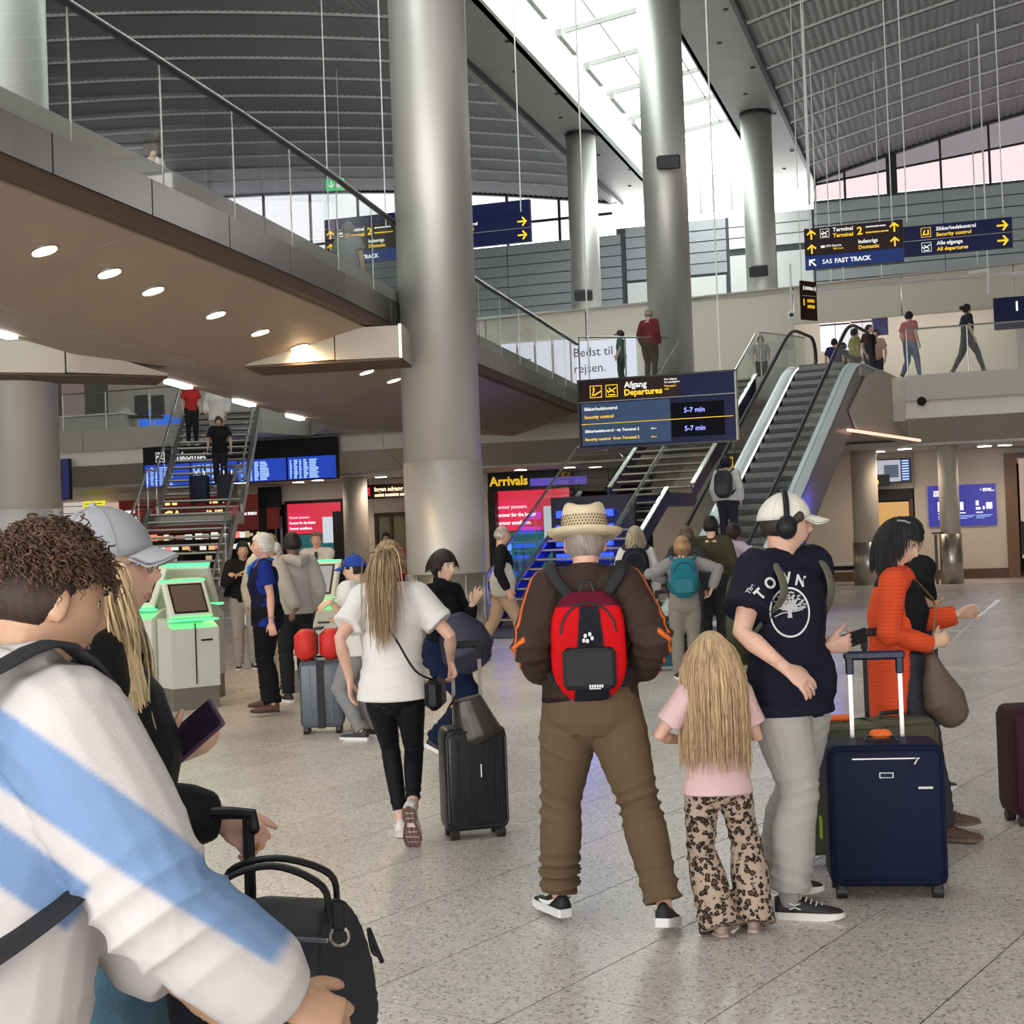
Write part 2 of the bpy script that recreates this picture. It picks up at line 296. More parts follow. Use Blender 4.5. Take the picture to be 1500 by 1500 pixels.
m = MB(); m.box(B(UW, -9.4, 15.6), (.02, 3.9, 1.6), (U1, V1, ZZ)); e = m.build('window_4', glass('blue_pane', (.40, .44, .46), .08)); tag(e, 'pale end glazing below the skylight', kind='structure')
for k in range(4):
    m = MB(); m.box(B(UW-.04, -11.3+1.3*k, 15.6), (.06, .05, 1.7), (U1, V1, ZZ)); m.build('mullion', M['soff'], e)
for nm, v_, lb in (('wall_left', -34, 'grey side wall far to the left'), ('wall_right', 18.5, 'grey side wall far to the right')):
    m = MB(); m.box(B(22, v_, 9), (78, .3, 18), (U1, V1, ZZ)); o = m.build(nm, M['gpanel']); tag(o, lb, kind='structure')
wb = thing('wall_behind', 'plain unseen wall added behind the camera to limit the light, with a wide opening', None, B(-16.5, -8, 0), kind='structure')  # unseen wall added to hold back light from behind the camera
for a, b, z0, z1 in ((-34, -22, 0, 18), (6, 18.5, 0, 18), (-22, 6, 7.5, 18), (-22, 6, 0, .3)):
    m = MB(); m.box(B(-16.5, (a+b)/2, (z0+z1)/2), (.3, b-a, z1-z0), (U1, V1, ZZ)); m.build('wall_panel', M['gpanel'], wb)
for k in range(8): m = MB(); m.box(B(-16.5, -22+4*k, 3.9), (.2, .2, 7.4), (U1, V1, ZZ)); m.build('mullion', M['gpanel'], wb)
# ================================================================ COLUMNS
def column(c, r, z0, z1, label, mt='col', sleeve=None, seam=None, grp=None):
    root = thing('column', label, 'column', (c[0], c[1], z0), group=grp)
    m = MB(); m.tube([(c[0], c[1], z0), (c[0], c[1], z1)], r, 56); m.build('shaft', M[mt], root, True).data.polygons
    m = MB(); m.tube([(c[0], c[1], z1-.12), (c[0], c[1], z1+.02)], r+.03, 48); m.build('collar', M['dark'], root)
    if sleeve:
        m = MB(); m.tube([(c[0], c[1], z0), (c[0], c[1], z0+sleeve)], r+.025, 56); m.build('sleeve', M['colp2'], root)
        for k in range(10):
            a = 2*math.pi*k/10+.2; m = MB(); m.tube([(c[0]+(r+.03)*math.cos(a), c[1]+(r+.03)*math.sin(a), z0+.03), (c[0]+(r+.03)*math.cos(a), c[1]+(r+.03)*math.sin(a), z0+sleeve)], .008, 6); m.build('sleeve_seam', M['rail'], root)
    if seam:
        m = MB(); m.tube([(c[0], c[1], z0), (c[0], c[1], seam)], r+.008, 56); m.build('lower_cladding', M['colp'], root)
    for p in root.children:
        for pl in p.data.polygons: pl.use_smooth = len(pl.vertices) == 4
    return root
M['colp2'] = mat('sleeve_steel', (.45, .42, .38), .3, .8, bump=.03, bscale=3, stretch=(1, 1, .05))
c1 = column((-.93, 19.75), .535, 0, 16, 'large round steel column in the middle of the hall, nearest to the walking travellers', sleeve=1.12, seam=2.65)
c2 = column((-6.72, 19.6), .54, 0, 16, 'round steel column at the left edge behind the curly haired man', seam=2.2)
c3p = W(983, 500, 34.8); column(c3p, .535, 5.05, 16, 'round steel column standing behind the departures board')
p4 = B(48.7, -6.2, 0); p5 = B(48.6, -12.3, 0)
column(p4, .52, 5.05, 15.6, 'round steel column under the right soffit beside the direction signs'); column(p5, .52, 5.05, 15.6, 'round steel column under the left soffit behind the bridge railing')
def clad_box(p, rad, z, yaw, label, s=1):
    t = thing('loudspeaker', label, 'speaker', p)
    fd = np.array([-p[0], -p[1], 0]); fd /= np.linalg.norm(fd); sd = np.cross(fd, ZZ); c = np.array([p[0], p[1], z])+fd*(rad+.22)+sd*yaw
    dn = np.array([fd[0]*.3, fd[1]*.3, 1]); dn /= np.linalg.norm(dn)
    m = MB(); m.bbox(c, (.56*s, .34*s, .32*s), (sd, np.cross(dn, sd), dn), .03); m.build('housing', M['dark'], t); m = MB(); m.tube([c-fd*.1, c-fd*.3], .05, 8); m.build('bracket', M['dark'], t)
clad_box(c3p, .535, W(970, 237, 34)[2], -.1, 'black speaker box high on the column behind the departures board')
clad_box(p4, .52, W(1112, 400, 48)[2], .1, 'small black speaker box on the column beside the right direction signs', 1.1); clad_box(p5, .52, W(850, 423, 48)[2], .1, 'small black speaker box on the column behind the bridge railing', 1.1)
# ================================================================ UPPER LEVEL
ZF = 5.05
slab = MB(); slab.hexa([B(35.5, -34, 4.42), B(35.5, 14, 4.42), B(60, 14, 4.42), B(60, -34, 4.42), B(35.5, -34, ZF), B(35.5, 14, ZF), B(60, 14, ZF), B(60, -34, ZF)])
up = slab.build('floor', M['cream']); tag(up, 'upper departures level floor slab', kind='structure')
def strips(name, label, a, b, prof, mt, n, gap=.015):  # panels along v with a profile of (u,z)
    root = thing(name, label, None, B(prof[0][0], (a+b)/2, prof[0][1]), kind='structure')
    L_ = (b-a)/n
    for k in range(n):
        m = MB(); va = a+L_*k+gap/2; vb = a+L_*(k+1)-gap/2
        m.ext([B(u_, va, z_) for u_, z_ in prof], V1*(vb-va)); m.build('panel', mt, root)
    return root
for a, b, sd in ((-27.0, -8.6, 'left'), (-1.25, 14, 'right')):
    n = max(1, round((b-a)/3.1))
    strips('trim_1' if sd == 'left' else 'trim_2', 'grey fascia panels on the %s part of the upper floor edge' % sd, a, b, [(35.38, 4.47), (35.5, 4.47), (35.5, ZF+.02), (35.38, ZF+.02)], M['gpanel'], n)
    strips('trim_3' if sd == 'left' else 'trim_4', 'pale band below the %s fascia' % sd, a, b, [(35.52, 4.05), (35.7, 4.05), (35.7, 4.46), (35.52, 4.46)], M['wpanel'], max(1, n//2))
    strips('trim_5' if sd == 'left' else 'trim_6', 'slanted soffit below the %s pale band' % sd, a, b, [(35.55, 4.04), (37.2, 3.5), (37.2, 3.6), (35.6, 4.14)], M['gpanel'], max(1, n//2))
m = MB(); m.hexa([B(37.1, -34, 3.47), B(37.1, 14, 3.47), B(47, 14, 3.47), B(47, -34, 3.47), B(37.1, -34, 3.6), B(37.1, 14, 3.6), B(47, 14, 3.6), B(47, -34, 3.6)]); o = m.build('ceiling', M['gpanel']); tag(o, 'beige ceiling under the upper level', kind='structure')
m = MB(); m.hexa([B(35.5, -8.6, 4.0), B(35.5, -1.25, 4.0), B(37.3, -1.25, 3.6), B(37.3, -8.6, 3.6), B(35.5, -8.6, 4.42), B(35.5, -1.25, 4.42), B(37.3, -1.25, 4.42), B(37.3, -8.6, 4.42)]); o = m.build('ceiling', M['gpanel']); tag(o, 'ceiling behind the escalator top', kind='structure')
# beige shop wall on the upper level, u=46
bw = thing('wall_middle', 'beige upper wall above the shop fronts', None, B(46, -6, 7), kind='structure')
def wtop(v): return 9.06+.02*(v+8)
cuts = [-30, -24, -19, -15.2, -11.7, -8.2, -4.9, -1.6, 1.7, 5.0, 8.3, 12]
for k in range(len(cuts)-1):
    a, b = cuts[k]+.02, cuts[k+1]-.02
    zb = 8.0 if -6 < (a+b)/2 < 1.5 else (ZF if not -15.3 < (a+b)/2 < -11 else 7.95)
    m = MB(); m.hexa([B(46, a, zb), B(46, b, zb), B(46.3, b, zb), B(46.3, a, zb), B(46, a, wtop(a)), B(46, b, wtop(b)), B(46.3, b, wtop(b)), B(46.3, a, wtop(a))]); m.build('wall_panel', M['cream'], bw)
m = MB(); bar(m, B(46.1, -30, wtop(-30)+.03), B(46.1, 12, wtop(12)+.03), .4, .05); m.build('coping', M['gpanel'], bw)
m = MB(); m.box(B(52, -9, 9.0), (12, 44, .1), (U1, V1, ZZ)); o = m.build('ceiling', M['white']); tag(o, 'roof of the upper level shops', kind='structure')
m = MB(); m.box(B(50.5, -9, 6.6), (.1, 44, 4), (U1, V1, ZZ)); o = m.build('wall_shop', M['cream']); tag(o, 'back wall inside the upper level shops', kind='structure')
for k, v_ in enumerate((-13.2, -4.6, -2.2, .3)):  # lamps added to brighten the upper shop interiors
    P = B(48.2, v_, 8.9); t = thing('fill_lamp', 'added fill lamp in the upper shop ceiling, number %d from the left' % (k+1), 'lamp', P, group='added fill lamps in the upper shops'); t['label'] = ['added fill lamp behind the Bedst til sign', 'added fill lamp above the bright shop lightbox', 'added fill lamp above the pale pink lightbox', 'added fill lamp right of the navy shop sign'][k]
    m = MB(); m.tube([P+ZZ*.04, P-ZZ*.03], .22, 20); m.build('rim', M['steel'], t); m = MB(); m.tube([P-ZZ*.025, P-ZZ*.04], .19, 20); m.build('diffuser', M['lampw'], t); pointlight(P-ZZ*.2, 55, (1, .93, .85), t, r=.15)
# ================================================================ FOOTBRIDGE on the left
def ip(tab, Y): return float(np.interp(Y, [t[0] for t in tab], [t[1] for t in tab]))
BR = [(6, -4.75), (8, -4.15), (10.37, -3.6), (11.22, -3.38), (12.25, -3.11), (13.49, -2.79), (15.03, -2.41), (17.1, -1.93), (19.39, -1.49), (21.5, -1.02), (24.19, -.44), (28.5, .6), (33.05, 1.68)]
BC = [(6, -5.95), (10, -5.15), (14, -4.43), (17.8, -3.74), (25.5, -2.0), (33, .1), (38, 1.3)]
BL = [(6, -7.3), (10, -6.75), (16.8, -5.93), (23, -5.18), (29.8, -4.32), (34.5, -3.6), (39.3, -2.93)]
ys = [6, 8, 9.5, 11, 12.5, 14, 15.5, 17.2, 19.2, 21.2, 23.2, 25.2, 27.2, 29.2, 31.2, 33.05]
bridge = thing('footbridge', 'curved footbridge with warm beige underside crossing the upper left of the hall', 'footbridge', (-3, 20, 3.9))
def brp(Y, k, z):                                   # k: 0 right edge, 1 crease, 2 left edge
    return np.array([ip((BR, BC, BL)[k], Y), Y, z])
yb = [6+.9*k for k in range(31)]+[33.05]
m = MB(); m.rings([[brp(Y, 0, ZF-.2)+[-.05, 0, 0], brp(Y, 2, ZF-.2)+[.05, 0, 0], brp(Y, 2, ZF-.02)+[.05, 0, 0], brp(Y, 0, ZF-.02)+[-.05, 0, 0]] for Y in yb]); m.build('deck', M['gpanel'], bridge)
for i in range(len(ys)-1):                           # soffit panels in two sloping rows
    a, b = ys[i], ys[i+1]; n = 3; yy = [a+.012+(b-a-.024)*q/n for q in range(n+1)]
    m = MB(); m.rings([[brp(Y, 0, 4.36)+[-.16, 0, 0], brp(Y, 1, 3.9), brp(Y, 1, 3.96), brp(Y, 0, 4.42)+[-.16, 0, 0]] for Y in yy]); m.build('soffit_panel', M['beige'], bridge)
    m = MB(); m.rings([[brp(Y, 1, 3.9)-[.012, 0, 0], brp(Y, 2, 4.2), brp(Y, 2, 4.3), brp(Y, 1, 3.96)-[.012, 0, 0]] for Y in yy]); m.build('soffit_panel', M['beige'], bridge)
    m = MB(); m.rings([[brp(Y, 0, 4.52), brp(Y, 0, 4.84), brp(Y, 0, 4.84)-[.09, 0, 0], brp(Y, 0, 4.52)-[.09, 0, 0]] for Y in yy]); m.build('fascia_panel', M['fas'], bridge)
m = MB(); m.rings([[brp(Y, 0, 4.38)-[.02, 0, 0], brp(Y, 0, 4.52)-[.02, 0, 0], brp(Y, 0, 4.52)-[.2, 0, 0], brp(Y, 0, 4.38)-[.2, 0, 0]] for Y in yb]); m.build('edge_gap', M['brown'], bridge)
m = MB(); m.rings([[brp(Y, 2, 4.2), brp(Y, 2, 4.84), brp(Y, 2, 4.84)+[.1, 0, 0], brp(Y, 2, 4.2)+[.1, 0, 0]] for Y in yb]); m.build('far_fascia', M['gpanel'], bridge)
for a in (8, 11, 13.2, 16, 19, 22, 25.3, 28.6):      # slot lamps under the far edge
    m = MB(); m.hexa([brp(a, 2, 4.14)+[.02, 0, 0], brp(a, 2, 4.14)+[.16, 0, 0], brp(a+.9, 2, 4.14)+[.16, 0, 0], brp(a+.9, 2, 4.14)+[.02, 0, 0], brp(a, 2, 4.19)+[.02, 0, 0], brp(a, 2, 4.19)+[.16, 0, 0], brp(a+.9, 2, 4.19)+[.16, 0, 0], brp(a+.9, 2, 4.19)+[.02, 0, 0]])
    m.build('slot_lamp', M['lampw'], bridge)
def slopez(P): r = ip(BR, P[1])-.16; c = ip(BC, P[1]); t = (P[0]-c)/(r-c); return 3.9+.46*max(0, min(1, t))
nb = 0
for px, py in ((65, 367), (160, 400), (224, 426), (316, 461), (381, 487), (438, 508), (537, 545), (577, 557), (715, 605), (741, 617), (767, 627)):
    P = H(px, py, 4.2)
    for _ in range(8): P = H(px, py, slopez(P)-.01)
    r = ip(BR, P[1])-.16; c = ip(BC, P[1]); sl = np.array([r-c, 0, .46]); sl /= np.linalg.norm(sl); nn = np.cross(sl, [0, 1, 0]); nn = nn if nn[2] < 0 else -nn
    m = MB(); m.tube([P-nn*.03, P+nn*.008], .125, 20); rim = m.build('downlight_rim', M['steel'], bridge)
    m = MB(); m.tube([P+nn*.002, P+nn*.014], .105, 20); m.build('diffuser', M['lamp'], rim)
    pointlight(P+nn*.06, 60, (1, .75, .45), rim, 'SPOT', .08, 165).rotation_euler = Vector(nn).to_track_quat('-Z', 'Y').to_euler(); nb += 1
# balustrade glass and handrail on the near edge
bal = thing('balustrade', 'glass balustrade with dark sloping handrail along the curved footbridge', 'railing', (-2.5, 15, ZF-.2))
edges = [7.0]
while edges[-1] < 33: edges.append(edges[-1]+1.45)
edges[-1] = 33.05
for i in range(len(edges)-1):
    a, b = edges[i]+.015, edges[i+1]-.015; pa, pb = brp(a, 0, 4.8)-[.045, 0, 0], brp(b, 0, 4.8)-[.045, 0, 0]
    m = MB(); d = np.array([.015, 0, 0]); m.hexa([pa, pb, pb-d, pa-d]+[q+[0, 0, 1.17] for q in (pa, pb, pb-d, pa-d)]); m.build('pane', M['glass'], bal)
    m = MB(); q = brp(edges[i], 0, 4.84)-[.05, 0, 0]; m.box(q+[0, 0, .56], (.012, .03, 1.12)); m.build('joint', M['rail'], bal)
m = MB(); m.tube([brp(Y, 0, 5.97)-[.05, 0, 0] for Y in yb], (.035), 10, cap=True); m.build('handrail', M['dark'], bal, True)
m = MB(); m.tube([brp(Y, 0, 6.005)-[.05, 0, 0] for Y in yb], .014, 8); m.build('rail_cap', M['rail'], bal, True)
bal2 = thing('balustrade', 'glass balustrade on the far edge of the footbridge, seen through the near glass', 'railing', (-5.5, 20, ZF-.2))
for i in range(0, 18):
    a = 7+1.8*i; b = a+1.77
    if b > 34.5: break
    pa, pb = brp(a, 2, 4.84)+[.1, 0, 0], brp(b, 2, 4.84)+[.1, 0, 0]; d = np.array([.015, 0, 0])
    m = MB(); m.hexa([pa, pb, pb-d, pa-d]+[q+[0, 0, 1.1] for q in (pa, pb, pb-d, pa-d)]); m.build('pane', M['glass'], bal2)
m = MB(); m.tube([brp(Y, 2, 5.97)+[.1, 0, 0] for Y in yb], .03, 8); m.build('handrail', M['rail'], bal2, True)
# cantilever brackets from the two columns
def bracket(colx, tip, sg, label, x0):
    t = thing('bracket', label, 'bracket', (colx[0], colx[1], 3.93))
    a = np.array([x0[0], x0[1], 0]); b = np.array([tip[0], tip[1], 0]); d = (b-a)/np.linalg.norm(b-a); sd = np.cross(d, ZZ)*.42
    L_ = np.linalg.norm(b-a)
    def prof(s0, s1, za0, za1, zb0, zb1, w):
        w = w/.42; m = MB(); p0 = a+d*s0; p1 = a+d*s1
        return m.hexa([p0-sd*w+ZZ*za0, p1-sd*w+ZZ*zb0, p1+sd*w+ZZ*zb0, p0+sd*w+ZZ*za0, p0-sd*w+ZZ*za1, p1-sd*w+ZZ*zb1, p1+sd*w+ZZ*zb1, p0+sd*w+ZZ*za1])
    prof(0, .85, 3.95, 4.36, 3.95, 4.36, .46).build('end_block', M['beige2'], t)
    prof(.87, L_, 3.96, 4.34, 3.93, 3.96, .44).build('arm', M['beige2'], t)
    prof(0, L_, 3.92, 3.945, 3.90, 3.925, .47).build('soffit_strip', M['brown'], t)
    prof(-.02, .02, 3.94, 4.38, 3.94, 4.38, .48).build('end_plate', M['rail'], t)
bracket((-.93, 19.75), (-3.35, 19.0), 1, 'tapered beige bracket holding the footbridge from the middle column', (-1.32, 18.85))
bracket((-6.72, 19.6), (-4.75, 19.7), -1, 'tapered beige bracket holding the footbridge from the left column', (-6.75, 18.85))
# platform between bridge and stair top
ulab = thing('landing_platform', 'upper platform joining the footbridge and the top of the wide stairs', 'platform', E2(33, -10, 4.6))
pl = [H(862, 548, ZF)[:2], H(998, 548, ZF)[:2]]
pts = [brp(33.05, 2, 0)[:2], brp(33.05, 0, 0)[:2], E2(31.9, -11.45, 0)[:2], E2(32.5, -11.4, 0)[:2], E2(32.5, -9.5, 0)[:2], E2(32.0, -9.45, 0)[:2], E2(32.0, -8.75, 0)[:2], E2(36.5, -8.75, 0)[:2], B(36.5, -17.5, 0)[:2]]
pts = [(p[0], p[1]) for p in pts]
m = MB(); m.prism(pts, 4.5, ZF-.01); m.build('platform_slab', M['gpanel'], ulab)
def railing(name, label, pts, z, h_, mt='rail', n_each=None, r=.022, post=.02):
    t = thing(name, label, 'railing', (pts[0][0], pts[0][1], z))
    for i in range(len(pts)-1):
        a, b = np.array([*pts[i][:2], 0]), np.array([*pts[i+1][:2], 0]); L_ = np.linalg.norm(b-a); n = max(1, round(L_/1.35)); d = (b-a)/L_; sd = np.cross(d, ZZ)*.007
        for k in range(n):
            p = a+d*(L_*k/n+.02); q = a+d*(L_*(k+1)/n-.02)
            m = MB(); m.hexa([p-sd+ZZ*(z+.02), q-sd+ZZ*(z+.02), q+sd+ZZ*(z+.02), p+sd+ZZ*(z+.02)]+[w+ZZ*(z+h_-.03) for w in (p-sd, q-sd, q+sd, p+sd)]); m.build('pane', M['glass'], t)
            if post: m = MB(); m.tube([a+d*(L_*k/n)+ZZ*z, a+d*(L_*k/n)+ZZ*(z+h_)], post, 8); m.build('post', M[mt], t)
        m = MB(); m.tube([a+ZZ*(z+h_), b+ZZ*(z+h_)], r, 8); m.build('handrail', M[mt], t)
    return t
railing('railing', 'glass railing with steel handrail on the platform above the departures board', [brp(33.05, 0, 0), E2(31.9, -11.45, 0)], ZF, 1.08)
railing('railing', 'short glass railing between the stair head and the escalator', [E2(32.5, -9.45, 0), E2(34.2, -8.85, 0)], ZF, 1.08)
railing('railing', 'long glass railing on the upper floor edge right of the escalator', [B(35.42, -1.15, 0), B(35.42, 14, 0)], ZF, 1.12)
railing('railing', 'glass railing on the upper floor edge above the arrivals screens', [B(35.42, -24.6, 0), B(35.42, -18.9, 0)], ZF, 1.08)
railing('railing', 'glass railing right of the left staircase, half hidden by the bridge', [B(35.42, -16.6, 0), B(35.42, -10.5, 0)], ZF, 1.08)
# ================================================================ STAIRCASES
def stairs(label, P, ulo, uhi, v0, v1, zl, nlo, nup, u_top, tread_mt, riser_mt, skirt_mt, rail_left=True, glassp=True, lab_r=''):
    """P(u,v,z): local frame; ulo=(bottom u, landing start u), uhi=(landing end u, top u)"""
    t = thing('staircase', label, 'staircase', P(ulo[0], (v0+v1)/2, 0))
    Xv = P(0, 1, 0)-P(0, 0, 0); Uv = P(1, 0, 0)-P(0, 0, 0)
    def flight(u0, u1, z0, z1, n):
        for k in range(n):
            z = z0+(z1-z0)*(k+1)/n; uc = u0+(u1-u0)*(k+.5)/n
            m = MB(); m.box(P(uc, (v0+v1)/2, z-.025), ((u1-u0)/n+.03, v1-v0-.06, .05), (Uv, Xv, ZZ)); tr = m.build('tread', M[tread_mt], t)
            m = MB(); m.box(P(uc-(u1-u0)/n/2-.016, (v0+v1)/2, z-.02), (.012, v1-v0-.08, .03), (Uv, Xv, ZZ)); m.build('nosing', M[riser_mt], tr)
        for v in (v0, v1):
            m = MB(); a = P(u0-.05, v, z0-.12); b = P(u1, v, z1-.22); c = P(u1, v, z1+.08); d = P(u0-.05, v, z0+.18 if z0 > .1 else .2); m.ext([a, b, c, d], Xv*(.06 if v == v1 else -.06)); m.build('stringer', M[skirt_mt], t)
            m = MB(); o = Xv*(.015 if v == v1 else -.015); bar(m, P(u0-.05, v, z0+.2)+o, P(u1, v, z1+.1)+o, .09, .035); m.build('stringer_cap', M['rail'], t)
    flight(ulo[0], ulo[1], 0, zl, nlo); flight(uhi[0], uhi[1], zl, ZF, nup)
    m = MB(); m.box(P((ulo[1]+uhi[0])/2, (v0+v1)/2, zl-.13), (uhi[0]-ulo[1]+.1, v1-v0+.12, .26), (Uv, Xv, ZZ)); m.build('landing', M[skirt_mt], t)
    for v in (v0-.05, v1+.05):
        hr = .98; pts = [P(ulo[0]-.15, v, .95), P(ulo[1], v, zl+hr), P(uhi[0], v, zl+hr), P(uhi[1], v, ZF+hr+.05)]
        for i in range(3):
            a, b = pts[i], pts[i+1]; n = max(1, round(np.linalg.norm(b-a)/1.3))
            for k in range(n):
                p, q = a+(b-a)*(k/n+.01), a+(b-a)*((k+1)/n-.01); w = Xv*.006; dn = ZZ*.86
                m = MB(); m.hexa([p-w-dn, q-w-dn, q+w-dn, p+w-dn, p-w-ZZ*.02, q-w-ZZ*.02, q+w-ZZ*.02, p+w-ZZ*.02]); m.build('pane', M['glass'], t)
        m = MB(); m.tube(pts, .026, 8); m.build('handrail', M['rail'], t)
    return t
m_blue = mat('blue_lit_skirt', (.02, .025, .12), .35, .3); M['skirtb'] = m_blue
st1 = stairs('wide open staircase with blue lit lower treads and a mid landing, left of the escalator', E2, (22.25, 26.2), (27.75, 32.45), -11.4, -9.6, 2.33, 14, 16, 32.45, 'treadblue', 'beige2', 'skirtb')
def P3(u, v, z): return np.array([-6.55, 26.6, 0])+U3*u+V3*v+ZZ*z
st2 = stairs('narrow open staircase with a mid landing in front of the arrivals screens', P3, (-.1, 4.45), (5.55, 10.3), -.9, .9, 2.35, 14, 16, 10.3, 'tread', 'gpanel', 'gpanel')
m = MB(); m.prism([tuple(P3(10.25, -1.0, 0)[:2]), tuple(P3(10.25, 1.0, 0)[:2]), tuple(B(36, -16.6, 0)[:2]), tuple(B(36, -18.9, 0)[:2])], 4.5, ZF-.01); o = m.build('landing_platform', M['gpanel']); tag(o, 'upper platform at the head of the left staircase', 'platform')
# blue LED strips under the wide stairs
led = thing('blue_light_panel', 'deep blue light panel glowing under the wide staircase', 'light panel', E2(25.5, -10.5, 0))
for k in range(7):
    m = MB(); m.box(E2(24.6+.02*k, -10.7, .35+.27*k), (.06, 1.15, .13), (U2, V2, ZZ)); m.build('light_bar', M['blueled'], led)
m = MB(); m.box(E2(24.9, -10.6, 1.2), (.1, 1.7, 2.2), (U2, V2, ZZ)); m.build('backing', M['dark'], led)
pointlight(E2(24.2, -10.6, 1.3), 60, (.05, .1, 1), led, r=.3)
# ================================================================ ESCALATOR
esc = thing('escalator', 'escalator with black handrails and dark steps rising to the upper floor', 'escalator', E2(22.5, -7.85, 0))
EU0, SL = 22.95, .577
def nz(u): return min(max(0, (u-EU0)*SL), ZF)
def prof_pts(u0, u1, off, n=60, rad=1.0):            # smooth nosing line + offset
    out = []
    for k in range(n+1):
        u = u0+(u1-u0)*k/n; z = np.mean([nz(u+q) for q in np.linspace(-.55, .55, 9)]); out.append((u, z+off))
    return out
VL, VR = -8.5, -7.2
for v, sg in ((VL, -1), (VR, 1)):
    pts = prof_pts(20.9, 33.4, .98)
    top = [E2(u, v, z) for u, z in pts]
    uend, zend = pts[-1]; loop = [E2(uend+.42*math.sin(a), v, zend-.42+.42*math.cos(a)) for a in np.linspace(.2, math.pi, 10)]
    u0_, z0_ = pts[0]; loop0 = [E2(u0_-.42*math.sin(a), v, z0_-.42+.42*math.cos(a)) for a in np.linspace(math.pi, .2, 10)]
    m = MB(); m.tube(loop0+top+loop, (.045, .035), 10, side=V2, cap=True); m.build('handrail', M['rubber'], esc, True)
    seg = 9
    for k in range(seg):
        n0 = int(len(pts)*k/seg); n1 = min(len(pts)-1, int(len(pts)*(k+1)/seg)); q = pts[n0:n1+1]
        m = MB(); w = V2*.006; m.rings([[E2(u, v, z-.82)-w, E2(u, v, z-.82)+w, E2(u, v, z-.03)+w, E2(u, v, z-.03)-w] for u, z in q]); m.build('pane', M['glass'], esc)
    for uu, zz_, s2 in ((uend, zend, 1), (u0_, z0_, -1)):
        m = MB(); P_ = [E2(uu+s2*.38*math.sin(a), v, zz_-.42+.38*math.cos(a)) for a in np.linspace(0, math.pi, 10)]+[E2(uu, v, zz_-.8)]; m.ext(P_, V2*.012); m.build('newel_pane', M['glass'], esc)
    q = prof_pts(20.6, 33.7, .12)
    o1 = V2*(-sg*.12)
    m = MB(); m.rings([[E2(u, v, z)-V2*.01*sg, E2(u, v, z+.02)-V2*.01*sg, E2(u, v, z+.0)+V2*.17*sg, E2(u, v, z-.03)+V2*.17*sg] for u, z in q]); m.build('outer_deck', M['deckm'] if 'deckm' in M else M['steel'], esc)
    m = MB(); m.rings([[E2(u, v, z)+o1, E2(u, v, z+.02)+o1, E2(u, v, z+.035)-V2*.02*sg, E2(u, v, z)-V2*.02*sg] for u, z in q]); m.build('inner_deck', M['deckm'], esc)
    m = MB(); m.rings([[E2(u, v, z-.3)+o1, E2(u, v, z)+o1, E2(u, v, z)+o1*1.1, E2(u, v, z-.3)+o1*1.1] for u, z in q]); m.build('skirt', M['dark'], esc)
    m = MB(); m.rings([[E2(u, v, z+.03)+o1*1.0, E2(u, v, z+.055)+o1*1.0, E2(u, v, z+.055)+o1*1.2, E2(u, v, z+.03)+o1*1.2] for u, z in prof_pts(26.0, 32.6, .12)]); m.build('skirt_light', M['ledw'], esc) if sg < 0 else None
    # outer cladding (truss side)
    Pn = 7
    for k in range(Pn):
        n0 = int(len(q)*k/Pn); n1 = min(len(q)-1, int(len(q)*(k+1)/Pn)); qq = q[n0:n1+1]; w0 = V2*.19*sg; w1 = V2*.16*sg
        low = lambda u, z: max(0.0, z-(.95 if u < 30 else .95+.35*min(1, (u-30)/2)))
        m = MB(); m.rings([[E2(u, v, low(u, z))+w0, E2(u, v, z-.04)+w0, E2(u, v, z-.04)+w1, E2(u, v, low(u, z))+w1] for u, z in qq]); m.build('side_panel', M['clad'] if sg > 0 else M['cladb'], esc)
q = prof_pts(22.6, 33.7, .12)
m = MB(); m.rings([[E2(u, VL-.19, max(0, z-.97)), E2(u, VR+.19, max(0, z-.97)), E2(u, VR+.19, max(.01, z-.93)), E2(u, VL-.19, max(.01, z-.93))] for u, z in q]); m.build('underside', M['clad'], esc)
N = 24
for k in range(N+1):
    u = EU0+k*(8.75/N); z = nz(u)+.0
    if k == N: z = ZF-.02
    m = MB(); m.box(E2(u+.18, (VL+VR)/2, z+.14 if k < N else z-.02), (.39, VR-VL-.28, .03), (U2, V2, ZZ))
    m.add([E2(u-.01, VL+.14, z-.08), E2(u-.01, VR-.14, z-.08), E2(u-.01, VR-.14, z+.15), E2(u-.01, VL+.14, z+.15)], [(0, 1, 2, 3)])
    st_ = m.build('step', M['stepd'], esc)
    m = MB(); m.rings([[E2(u-.03, v_, z-.035), E2(u-.055, v_, z+.04), E2(u-.035, v_, z+.125), E2(u+.02, v_, z+.16), E2(u+.02, v_, z-.035)] for v_ in (VL+.15, VR-.15)]); m.build('riser', M['step'], st_)
m = MB(); m.box(E2(22.0, -7.85, .02), (2.2, 1.1, .03), (U2, V2, ZZ)); m.build('comb_plate', M['steel'], esc)
m = MB(); m.box(E2(33.0, -7.85, ZF-.1), (2.6, 1.75, .2), (U2, V2, ZZ)); m.build('comb_plate', M['gpanel'], esc)
m = MB(); m.box(E2(31.95, -7.85, 5.13), (.06, .2, .07), (U2, V2, ZZ)); m.build('signal_lamp', M['ledw'], esc)
m = MB(); m.tube([E2(20.4-.5*math.sin(a), VR+.1+.0*math.cos(a), .25+.25*math.cos(a)) for a in np.linspace(math.pi, 0, 8)]+[E2(22.6, VR+.1, .5)], .02, 6); m.build('newel_light', M['ledw'], esc)
